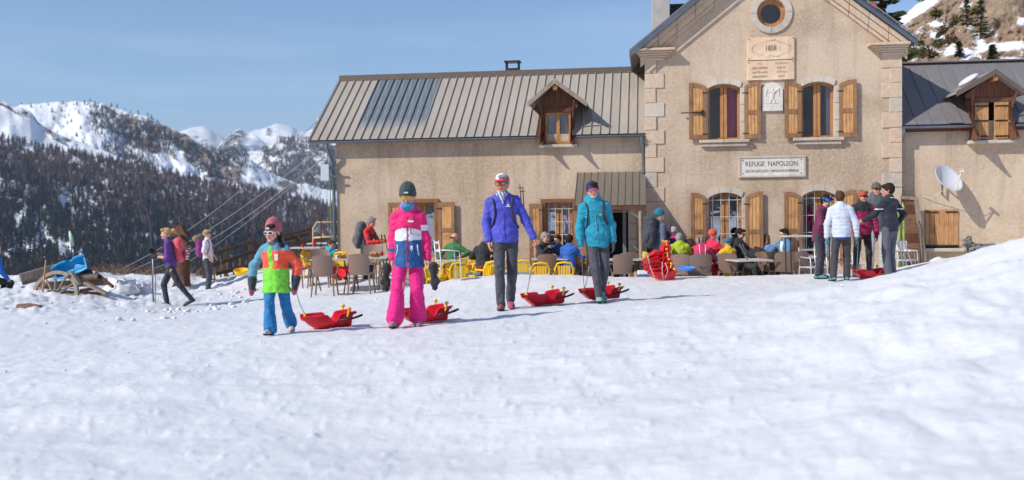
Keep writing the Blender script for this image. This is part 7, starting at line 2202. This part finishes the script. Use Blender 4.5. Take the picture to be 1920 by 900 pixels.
o_ = A(586, 480, 25.5); MB().tube([A(587, 480, 25.5) - o_, A(587, 428, 25.5) - o_, A(594, 417, 25.5) - o_, A(632, 416, 25.5) - o_], .022, 8).tube([A(587, 446, 25.5) - o_, A(632, 443, 25.5) - o_], .03, 6).build('rail_tube', plain('cream_paint', srgb(196, 176, 142), .5), mr, smooth=True)
o = empty('pole', A(602, 485, 24.6), 0, 'thin brown pole standing before the cream handrail', 'pole'); MB().tube([(0, 0, -.2), A(602, 405, 24.6) - A(602, 485, 24.6)], .014, 6).build('shaft', M_DKW, o)

# ------------------------------------------------------------------ furniture
M_TAU = plain('taupe_resin', srgb(134, 110, 96), .45, 0, .06, 6, .1); M_TOP = plain('pale_table_top', srgb(190, 186, 182), .5, 0, .08, 4); M_GRN_T = plain('sage_plastic', srgb(112, 150, 148), .5); M_LEG = plain('dark_leg', srgb(52, 46, 46), .4, .3)
def shell(w0, w1, z0, z1, curve, th_, y0, lean, n=10, rows=6, rnd=.35, holes=None):
    m = MB(); V1 = []
    for i in range(rows + 1):
        t = i / rows; z = z0 + (z1 - z0) * t; w = (w0 + (w1 - w0) * min(1, t * 1.6)) * (1 - (rnd * .35) * max(0, (t - .75) / .25) ** 2)
        for j in range(n + 1):
            v = -1 + 2 * j / n
            V1.append((v * w / 2, y0 + lean * t - curve * v * v, z - (.03 * v * v if t > .9 else 0)))
    N_ = len(V1); V2 = [(x, y + th_, z) for x, y, z in V1]; fs = []; k = n + 1
    for i in range(rows):
        for j in range(n):
            a = i * k + j; fs += [(a, a + 1, a + k + 1, a + k), (N_ + a, N_ + a + k, N_ + a + k + 1, N_ + a + 1)]
        for j in (0, n): a = i * k + j; fs.append((a, a + k, N_ + a + k, N_ + a))
    for j in range(n):
        for i in (0, rows): a = i * k + j; fs.append((a, a + 1, N_ + a + 1, N_ + a))
    m.add(V1 + V2, fs); return m
def chair(mat, label, slat=False, arms=True):
    c = empty('chair', (0, 0, 0), 0, label, 'chair')
    s = MB(); s.bbox(-.22, .22, -.22, .22, .42 if not slat else .37, .445, .012); s.build('seat', mat, c)
    if not slat: shell(.40, .43, .42, .86, .045, .016, .21, .09, rnd=.2).build('backrest', mat, c, smooth='auto')
    else:
        bk_ = MB(); bk_.tube([(-.22, .20, .44), (-.235, .25, .66), (-.17, .28, .80), (0, .30, .83), (.17, .28, .80), (.235, .25, .66), (.22, .20, .44)], .030, 6).tube([(-.21, .21, .50), (.21, .21, .50)], .018, 6); bo = bk_.build('backrest', mat, c, smooth='auto')
        for q in range(5): x = -.13 + .065 * q; MB().box(x - .025, x + .025, .225, .24, .50, .80, Matrix.Rotation(R(-8), 4, 'X') @ Matrix.Translation((0, .085, -.0))).build('slat', mat, bo)
    for sx in (-1, 1):
        for sy in (-1, 1): MB().tube([(sx * .20, sy * .19, .43), (sx * .235, sy * .245, 0)], [.022, .016], 7).build('leg', mat, c, smooth='auto')
        if arms: MB().tube([(sx * .21, -.19, .43), (sx * .25, -.20, .60), (sx * .26, -.12, .645), (sx * .24, .22, .64)], .016 if not slat else .026, 6).build('armrest', mat, c, smooth='auto')
    return c
def table(label, w=.8, d=.8, h=.72, top=None, leg=None, cross=True):
    t = empty('table', (0, 0, 0), 0, label, 'table'); leg = leg or M_LEG
    MB().bbox(-w / 2, w / 2, -d / 2, d / 2, h - .03, h, .006).build('tabletop', top or M_TOP, t)
    for sx in (-1, 1):
        for sy in (-1, 1):
            e = (-sy if cross else sy)
            MB().tube([(sx * w * .40, sy * d * .38, h - .03), (sx * w * .38, e * d * .40, 0)], .014, 6).build('leg', leg, t, smooth='auto')
    return t
def put(proto, used, loc, rz, label, group=None, sc=1):
    o = proto if not used[0] else copy_tree(proto); used[0] = True
    o.location = loc; o.rotation_euler = (0, 0, rz); o['label'] = label; o.scale = (sc,) * 3
    if group: o['group'] = group
    return o
pc, uc_ = chair(M_TAU, 'x'), [False]; yc, uy = chair(M_YEL, 'x', True), [False]
CH = [(608, 550, 20.6, 180, 'taupe chair with back to camera at the left end of the nearest left table'), (677, 551, 20.5, 176, 'taupe chair with back to camera at the right end of the nearest left table'), (598, 0, 22.3, 5, 'taupe chair on the far side of the left table, behind the left chair'), (692, 0, 22.4, -8, 'taupe chair on the far side of the left table, behind the right chair'), (730, 0, 21.2, -80, 'taupe chair side-on at the right end of the left table, behind the pink trousers'), (560, 0, 22.6, 70, 'taupe chair side-on left of the folding table legs'),
      (1026, 0, 22.2, 176, 'taupe chair with back to camera in front of the grey haired man'), (1166, 0, 21.7, 178, 'taupe chair with back to camera in front of the open doorway'), (1181, 0, 22.6, 172, 'taupe chair behind the one in the doorway, half hidden'),
      (1274, 0, 21.55, 178, 'taupe chair carrying the person in lime yellow'), (1286, 0, 21.25, 150, 'taupe chair turned aside next to the blue disc sledge'), (1313, 0, 21.5, 176, 'taupe chair carrying the person in raspberry pink'), (1308, 0, 21.15, 180, 'empty taupe chair nearest the camera behind the two poles'), (1370, 0, 21.7, 150, 'taupe chair carrying the child in yellow'), (1430, 0, 22.3, 176, 'taupe chair carrying the woman with loose brown hair'), (1452, 0, 21.9, 95, 'taupe chair side-on between the low table and denim man'), (1468, 0, 21.9, 174, 'taupe chair carrying the man in denim'), (1492, 0, 22.0, 178, 'taupe chair right of the man in denim'), (1391, 0, 22.7, 35, 'taupe chair carrying the man in black with dark glasses')]
for (px, fy, d, a, lb) in CH:
    x = at(px, 480, d).x; z = gz(x, d) if d < 21 and px < 760 else (-.46 if px > 760 else gz(x, d))
    put(pc, uc_, (x, d, z), R(a), lb, 'taupe resin terrace chairs')
YC = [(818, 22.0, 170, 'yellow chair left of the white metal chair under the shutter'), (838, 22.4, 200, 'yellow chair below the man in green'), (858, 21.9, 190, 'yellow chair tilted toward the sage green table, left of it'), (873, 23.1, 10, 'yellow chair facing out behind the sage green table'), (884, 22.7, -20, 'yellow chair against the wall right of the green-jacket man'), (912, 21.7, 215, 'yellow chair beside the person in black'), (930, 22.2, 160, 'yellow chair behind the legs of the man in blue, left'), (982, 22.6, 170, 'yellow chair just right of the trousers of the man in blue'), (1012, 21.5, 180, 'yellow chair with back to camera before the taupe chair'), (1058, 21.6, 176, 'yellow stool-like chair under the person in bright blue'), (582, 24.3, 20, 'yellow chair far left by the railing'), (648, 22.9, 160, 'yellow chair under the left table by the house corner')]
for (px, d, a, lb) in YC:
    x = at(px, 480, d).x; put(yc, uy, (x, d, -.46 if px > 760 else gz(x, d)), R(a), lb, 'yellow plastic terrace chairs', .84)
# white metal chair
def metal_chair(px, d, rz, lb, fz=None):
    x = at(px, 480, d).x; c = empty('metal_chair', (x, d, gz(x, d) if fz is None else fz), R(rz), lb, 'chair'); M = plain('white_metal', srgb(214, 218, 224), .35, .2)
    for s in (-1, 1):
        MB().tube([(s * .21, -.22, 0), (s * .21, -.2, .44), (s * .21, -.18, .64), (s * .21, .18, .66)], .012, 6).build('side_tube', M, c, smooth=True)
        MB().tube([(s * .21, .26, 0), (s * .21, .2, .44), (s * .20, .24, .86)], .012, 6).build('rear_tube', M, c, smooth=True)
    MB().bbox(-.21, .21, -.2, .2, .43, .45, .005).build('seat', M, c)
    for q in range(2): MB().box(-.2, .2, .215 + .02 * q, .228 + .02 * q, .62 + .17 * q, .66 + .17 * q).build('slat', M, c)
    return c
metal_chair(840, 20.3, 108, 'white metal armchair in front of the yellow chairs'); metal_chair(1525, 21.6, 20, 'white metal chair behind the tall table leg', -.38); metal_chair(1700, 21.6, 60, 'white metal chair right of the man in navy', -.25); metal_chair(1607, 21.6, 10, 'white metal chair glimpsed between the legs of the group', -.3)
pt, ut = table('x'), [False]
TB = [(618, 21.2, 0, 'near left table with food and mugs, left half', 'rect'), (693, 21.2, 0, 'near left table with food and mugs, right half', 'rect')]
for (px, d, rz, lb) in [(622, 21.3, 0, 'pale folding table with bread basket between the two near taupe chairs, left half'), (694, 21.3, 0, 'pale folding table with cups, right half, behind the right near chair'), (575, 24.6, 0, 'far pale table against the railing with red bottles'), (610, 25.6, 0, 'farthest pale table at the house corner'), (1030, 22.7, 0, 'pale table where the grey haired man eats'), (1160, 22.1, 0, 'pale table in front of the doorway'), (1200, 22.2, 0, 'pale table holding the yellow jug behind the sledge stack'), (1290, 22.2, 0, 'pale table among the seated people below the left lower shutter'), (1340, 22.9, 0, 'pale table near the window wall'), (1402, 21.3, 12, 'empty slatted pale table in front of the man in black'), (1497, 22.6, 0, 'pale table right of the man in denim'), (1452, 22.9, 0, 'pale table behind the woman with brown hair')]:
    x = at(px, 480, d).x; put(pt, ut, (x, d, -.46 if px > 760 else gz(x, d)), R(rz), lb, 'pale folding tables')
x = at(1512, 480, 20.2).x; tt_ = table('tall pale table with dark legs left of the maroon fleece woman', 1.0, .5, .80, M_TOP, plain('thick_dark_leg', srgb(46, 42, 44), .4, .3), False); tt_.location = (x + .05, 20.3, gz(x, 20.2) - .02)
for (px, d, lb) in ((874, 21.9, 'low sage green table among yellow chairs, left'), (972, 21.8, 'low sage green table right of the man in blue')):
    x = at(px, 480, d).x; t_ = table(lb, .62, .5, .46, M_GRN_T, M_GRN_T, False); t_.location = (x, d, -.46)
# small things on tables
def cup(px, d, zt, mat, lb, r=.035, h=.09, cat='cup', group=None):
    x = at(px, 480, d).x; o = empty('cup', (x, d, zt), 0, lb, cat, group); MB().lathe([(r * .8, 0), (r, h), (r * .9, h), (r * .7, .01)], n=12).build('cup_body', mat, o, smooth='auto'); MB().tube([(r, 0, h * .8), (r + .03, 0, h * .6), (r, 0, h * .25)], .006, 5).build('handle', mat, o, smooth=True)
def zt(px, d, h=.725): x = at(px, 480, d).x; return (-.46 if px > 760 else gz(x, d)) + h
M_WH = plain('white_china', srgb(226, 226, 226), .3); M_REDC = plain('red_plastic', srgb(190, 30, 40), .4); M_FOOD = plain('baked_food', srgb(206, 140, 70), .8, 0, .4, 30)
for (px, d, m_, lb) in [(632, 21.2, M_WH, 'white mug left of the bread on the left table'), (669, 21.3, M_WH, 'white mug behind the right near chair'), (716, 21.2, M_REDC, 'red cup at the right end of the left table'), (700, 21.4, M_WH, 'white cup beside the plate of food'), (590, 24.5, M_REDC, 'red jug on the far left table'), (568, 24.5, M_REDC, 'red cup on the far left table'), (1024, 22.6, M_REDC, 'red cup before the grey haired man'), (1040, 22.7, M_WH, 'white cup before the dark haired woman'), (1322, 22.2, M_WH, 'white cup among the seated people'), (1455, 22.8, M_WH, 'white jug beside the man in denim'), (1300, 22.1, M_REDC, 'red cup near the person in lime yellow')]:
    cup(px, d, zt(px, d), m_, lb, .045 if 'jug' in lb else .035, .17 if 'jug' in lb else .09)
for i, (px, d, lb) in enumerate([(641, 21.2, 'basket of bread on the near left table'), (703, 21.1, 'plate of sandwiches on the near left table'), (1033, 22.5, 'dish of food at the table of the grey haired man')]):
    x = at(px, 480, d).x; o = empty('food_basket', (x, d, zt(px, d)), 0, lb, 'food'); MB().lathe([(.09, 0), (.12, .04), (.11, .04), (.08, .01)], n=14, sy=.7).build('basket', plain('wicker', srgb(168, 120, 72), .8), o)
    for k in range(5):
        q = link('bread_roll', clod_mesh(k + 3), o, (rng.uniform(-.07, .07), rng.uniform(-.03, .03), .05 + rng.uniform(0, .03)), (0, 0, k), (.045, .03, .028)); q.data.materials[0] = M_FOOD
# ------------------------------------------------------------------ sledges
shell_me = bob_mesh('sled_shell', M_RED, .62, .37, .152)
def sled(label, group=None):
    s = empty('bob_sled', (0, 0, 0), 0, label, 'sled', group)
    link('sled_shell', shell_me, s)
    for sy in (-1, 1):
        m = MB(); m.tube([(.10, sy * .195, .10), (.24, sy * .20, .11), (.33, sy * .19, .13), (.385, sy * .18, .145)], [.012, .014, .016, .014], 6); m.build('brake_lever', M_BLKP, s, smooth=True)
        g = MB(); g.tube([(.20, sy * .195, .14), (.225, sy * .20, .225)], .012, 6); g.build('brake_rod', M_YEL, s); 
        Q = Soft(); Q.ell((.225, sy * .20, .235), (.030, .019, .024), None, .01); link('brake_handle', Q.mesh('brake_handle', .011, [M_YEL]), s)
    MB().tube([(-.28, -.05, .165), (-.275, 0, .19), (-.28, .05, .165)], .011, 6).build('nose_grip', M_YEL, s, smooth=True)
    return s
ps_, us = sled('x'), [False]
def rope(parent_world, a, b, lb=None):
    pass
SL = [(616, 612, 12.0, 20, girl, 1, 'red bob sledge pulled by the little girl', 1.0), (797, 606, 12.35, 24, pw, 0, 'red bob sledge just behind the woman in pink', 1.0), (1021, 571, 14.2, 22, man, 1, 'red bob sledge pulled by the man in blue', 1.0), (1127, 565, 14.75, 20, tw, 1, 'red bob sledge behind the feet of the woman in teal', .98), (1633, 522, 18.6, 4, None, 0, 'red bob sledge lying at the feet of the standing group', .95)]
M_ROPE = plain('pale_rope', srgb(196, 176, 160), .9)
for (px, py, d, a, who, hand, lb, s) in SL:
    x = at(px, py, d).x; z = gz(x, d)
    sx0, sx1 = x - .35, x + .35
    tilt = math.atan2(gz(sx1, d) - gz(sx0, d), .7)
    o = put(ps_, us, (x, d, z + .005), R(a), lb, 'red bob sledges', s); o.rotation_euler = (0, -tilt, R(a))
    if who is not None and not (who is pw):
        h = world_of(who, who['wr'][hand] + (who['wr'][hand] - who['el'][hand]).normalized() * .07)
        nose = Vector((x, d, z)) + Matrix.Rotation(R(a), 3, 'Z') @ Vector((-.275 * s, 0, .185 * s))
        if who is tw: h = world_of(who, who['wr'][0]) 
        loc = o.location.copy(); inv = (Matrix.Translation(loc) @ o.rotation_euler.to_matrix().to_4x4() @ Matrix.Scale(s, 4)).inverted()
        pts = [inv @ (h.lerp(nose, t) - Vector((0, 0, .05 * math.sin(math.pi * t)))) for t in (0, .2, .4, .6, .8, 1)]
        MB().tube(pts, .0055, 5).build('tow_rope', M_ROPE, o, smooth=True)
# leaning stack of sledges
x0 = at(1240, 526, 19.2).x; z0 = gz(x0, 19.2)
for k, (dx, dz, ry, rz, rx, lb) in enumerate([(.02, .0, 0, 5, 0, 'bottom red sledge of the leaning stack, flat on the snow'), (-.02, .09, -6, 8, 0, 'second red sledge from the bottom of the leaning stack'), (-.03, .17, -12, 2, 5, 'third red sledge from the bottom of the leaning stack'), (-.04, .25, -17, 10, -4, 'fourth red sledge from the bottom of the leaning stack'), (-.03, .34, -24, 6, 6, 'fifth red sledge from the bottom, nose jutting left'), (.03, .46, -34, 0, 0, 'topmost red sledge tipped steeply on the leaning stack')]):
    o = put(ps_, us, (x0 + dx, 19.2 + .02 * k, z0 + .01 + dz), 0, lb, 'stacked red sledges', .86); o.rotation_euler = (R(rx), R(ry), R(rz))
    for c in list(o.children)[1:]:
        if c.name.startswith(('brake_lever', 'nose_grip')) or (c.name.startswith(('brake_handle', 'brake_rod')) and k % 2 == 0): bpy.data.objects.remove(c)
o = empty('rope', (x0, 18.95, z0), 0, 'pale rope trailing down the front of the sledge stack', 'rope')
MB().tube([(-.32, 0, .55), (-.26, -.02, .3), (-.16, -.03, .02), (-.05, -.1, .01)], .009, 5).tube([(-.02, -.03, .36), (-.03, -.06, .15), (.0, -.05, .02)], .009, 5).tube([(.04, -.03, .34), (.08, -.06, .2), (.03, -.05, .05)], .009, 5).build('cord', M_ROPE, o, smooth=True)
# other sledges and bits
p = at(452, 513, 24.6); o = empty('basin', p, 0, 'yellow plastic basin lying on the snow left of the girl', 'basin'); o.rotation_euler = (R(14), 0, 0); MB().lathe([(.01, 0), (.13, .0), (.17, .10), (.18, .10), (.175, .085), (.14, -.01), (.01, -.012)], n=20).build('basin_shell', M_YEL, o, smooth='auto')
def disc(px, py, d, mat, r, lb, rx=0):
    p = at(px, py, d); o = empty('disc_sled', (p.x, d, p.z), 0, lb, 'sled'); o.rotation_euler = (R(rx), 0, 0); MB().lathe([(.01, .0), (r * .6, .01), (r, .06), (r * 1.03, .055), (r, .04), (r * .6, -.006), (.01, -.012)], n=22).build('disc', mat, o, smooth='auto')
disc(1287, 506, 20.75, gloss('sky_blue_plastic', srgb(70, 140, 220)), .19, 'light blue disc sledge lying at the edge of the snow by a taupe chair', 4)
disc(636, 513, 22.5, M_RED, .25, 'red and white disc sledge leaning under the left table', 35); disc(560, 505, 24.3, M_RED, .3, 'flat red disc sledge behind the girl', 8)
p = at(1207, 500, 21.3); o = empty('crate', (p.x, 21.3, -.46), 0, 'blue and white patterned bag beside the sledge stack', 'bag'); 
m = MB()
for q in range(6): m.cur = q % 2; m.bbox(-.13, .13, -.08, .08, q * .085, q * .085 + .083, .008)
m.build('bag_body', [C_('blue_check', 60, 100, 150), C_('white_check', 220, 226, 230)], o); o.name = 'patterned_bag'
p = at(1210, 476, 21.8); o = empty('jug', (p.x, 21.9, zt(1210, 21.9)), 0, 'yellow plastic jug on the table left of the sledge stack', 'jug'); MB().lathe([(.05, 0), (.06, .1), (.04, .16), (.03, .16)], n=12).build('jug_body', M_YEL, o, smooth='auto'); MB().tube([(.055, 0, .13), (.12, 0, .10), (.055, 0, .03)], .012, 6).build('handle', M_YEL, o, smooth=True)
# dark board in the porch shade, hanging coat
u0 = FP(1216, 450, .4)[0]; u1 = FP(1240, 450, .4)[0]
o = empty('board', l2w(u0, -.12, 0), -PSI, 'dark grey board standing against the wall in the porch shade', 'board'); MB().bbox(0, u1 - u0 + .25, -.04, .0, -.1, 1.35, .01).build('board_panel', plain('slate_board', srgb(78, 78, 84), .7), o); MB().box(-.04, .0, -.05, .01, -.1, 1.4).build('board_frame', M_DARK, o)
# poles leaning among the tables
for (ax, ay, bx, by, d, m_, lb) in [(1314, 506, 1311, 455, 20.9, pm, 'left one of two pale blue-white poles planted by the snow edge'), (1322, 507, 1323, 456, 20.9, pm, 'right one of two pale blue-white poles planted by the snow edge'), (1407, 497, 1385, 455, 20.9, plain('grey_pole', srgb(110, 106, 120), .5), 'left one of two grey poles leaning on the slatted table'), (1403, 497, 1392, 455, 20.95, plain('grey_pole', srgb(110, 106, 120), .5), 'right one of two grey poles leaning on the slatted table'), (1606, 518, 1609, 452, 18.6, pm, 'pale pole held by the woman in white'), (719, 502, 716, 450, 22.4, plain('black_pole', srgb(30, 30, 34), .5), 'upright dark pole right of the hiker in red')]:
    pole_thing(at(ax, ay, d), at(bx, by, d), lb, m_)
# skis and ladder behind the navy man
for k, (px, lb) in enumerate(((1687, 'left lime green ski standing behind the man in navy'), (1695, 'right lime green ski standing behind the man in navy'))):
    p = at(px, 500, 21.9); o = empty('ski', (p.x, 21.9, -.15), R(10), lb, 'ski'); MB().tube([(0, 0, 0), (0, 0, .8), (0, .02, 1.5), (0, .06, 1.6)], [.036, .036, .036, .016], 6, sx=.3).build('ski_blade', plain('lime_ski', srgb(150, 166, 82), .35, 0, .5, 9), o, smooth=True); MB().box(-.035, .035, -.06, -.02, .55, .75).build('binding', M_IRON, o)
o = empty('step_ladder', at(1700, 503, 20.9), 0, 'white folding trestle legs right of the group', 'trestle'); b0 = at(1700, 503, 20.9)
for (a, b) in (((1694, 503), (1685, 450)), ((1712, 503), (1694, 448)), ((1702, 510), (1690, 452))): MB().tube([at(*a, 20.9) - b0, at(*b, 20.95) - b0], .014, 6).build('leg', plain('white_metal', srgb(214, 218, 224), .35, .2), o)
# snow lump below the hatch
p = at(1760, 486, 21.9); o = link('snow_heap', clod_mesh(77), None, (p.x, 21.9, p.z - .1), None, (.22, .18, .16)); tag(o, 'small heap of snow below the plank hatch', 'snow heap')
# sleeping dog
p = at(1856, 474, 19.5); dg = empty('dog', (p.x, 19.5, p.z - .10), R(0), 'shaggy grey and black dog lying on the snow bank by the right wall', 'dog')
Q = Soft()
Q.cone((-.32, 0, .16), (.30, .02, .13), .12, .13, .05); Q.cone((.25, .02, .12), (.48, .02, .08), .11, .07, .05); Q.cone((-.3, 0, .18), (-.42, -.02, .27), .085, .07, .04)
Q.ell((-.46, -.03, .31), (.09, .075, .075), None, .03); Q.cone((-.50, -.05, .29), (-.60, -.08, .26), .045, .03, .02); Q.cone((-.42, -.06, .36), (-.41, -.07, .43), .03, .01, .015); Q.cone((-.42, .03, .36), (-.41, .04, .43), .03, .01, .015)
Q.cone((-.30, -.10, .08), (-.52, -.13, .03), .04, .03, .03); Q.cone((-.28, .08, .08), (-.5, .09, .03), .04, .03, .03); Q.cone((.35, -.10, .08), (.15, -.16, .03), .06, .035, .03); Q.cone((.48, .02, .08), (.70, -.04, .05), .05, .03, .03)
M_FUR = NT('grey_fur'); c_ = M_FUR.co(scale=(1, 2, 2)); M_FUR = M_FUR.out(Base_Color=M_FUR.mix(M_FUR.ramp(M_FUR.noise(c_, 12, 5, .7), .42, .58), srgb(44, 42, 44), srgb(150, 146, 144)), Roughness=.9, Normal=M_FUR.bump(M_FUR.noise(c_, 60, 3), .8, .02))
link('dog_body', Q.mesh('dog_body', .014, [M_FUR, C_('tan_fur2', 168, 140, 108)], lambda C, T: ((C[:, 2] < .07) | (C[:, 0] < -.55)).astype(int), wr=.014, wf=24), dg)
# ------------------------------------------------------------------ thin mountain air
hm = bpy.data.materials.new('mountain_air'); hm.use_nodes = True
ht = hm.node_tree; ht.nodes.clear()
ho = ht.nodes.new('ShaderNodeOutputMaterial'); hv = ht.nodes.new('ShaderNodeVolumePrincipled')
hv.inputs['Color'].default_value = (.62, .74, .95, 1); hv.inputs['Density'].default_value = .000105
hv.inputs['Anisotropy'].default_value = .2
ht.links.new(hv.outputs[0], ho.inputs['Volume'])
tag(MB().box(-4600, 4600, -4600, 8300, -900, 660).build('haze', hm), kind='stuff')
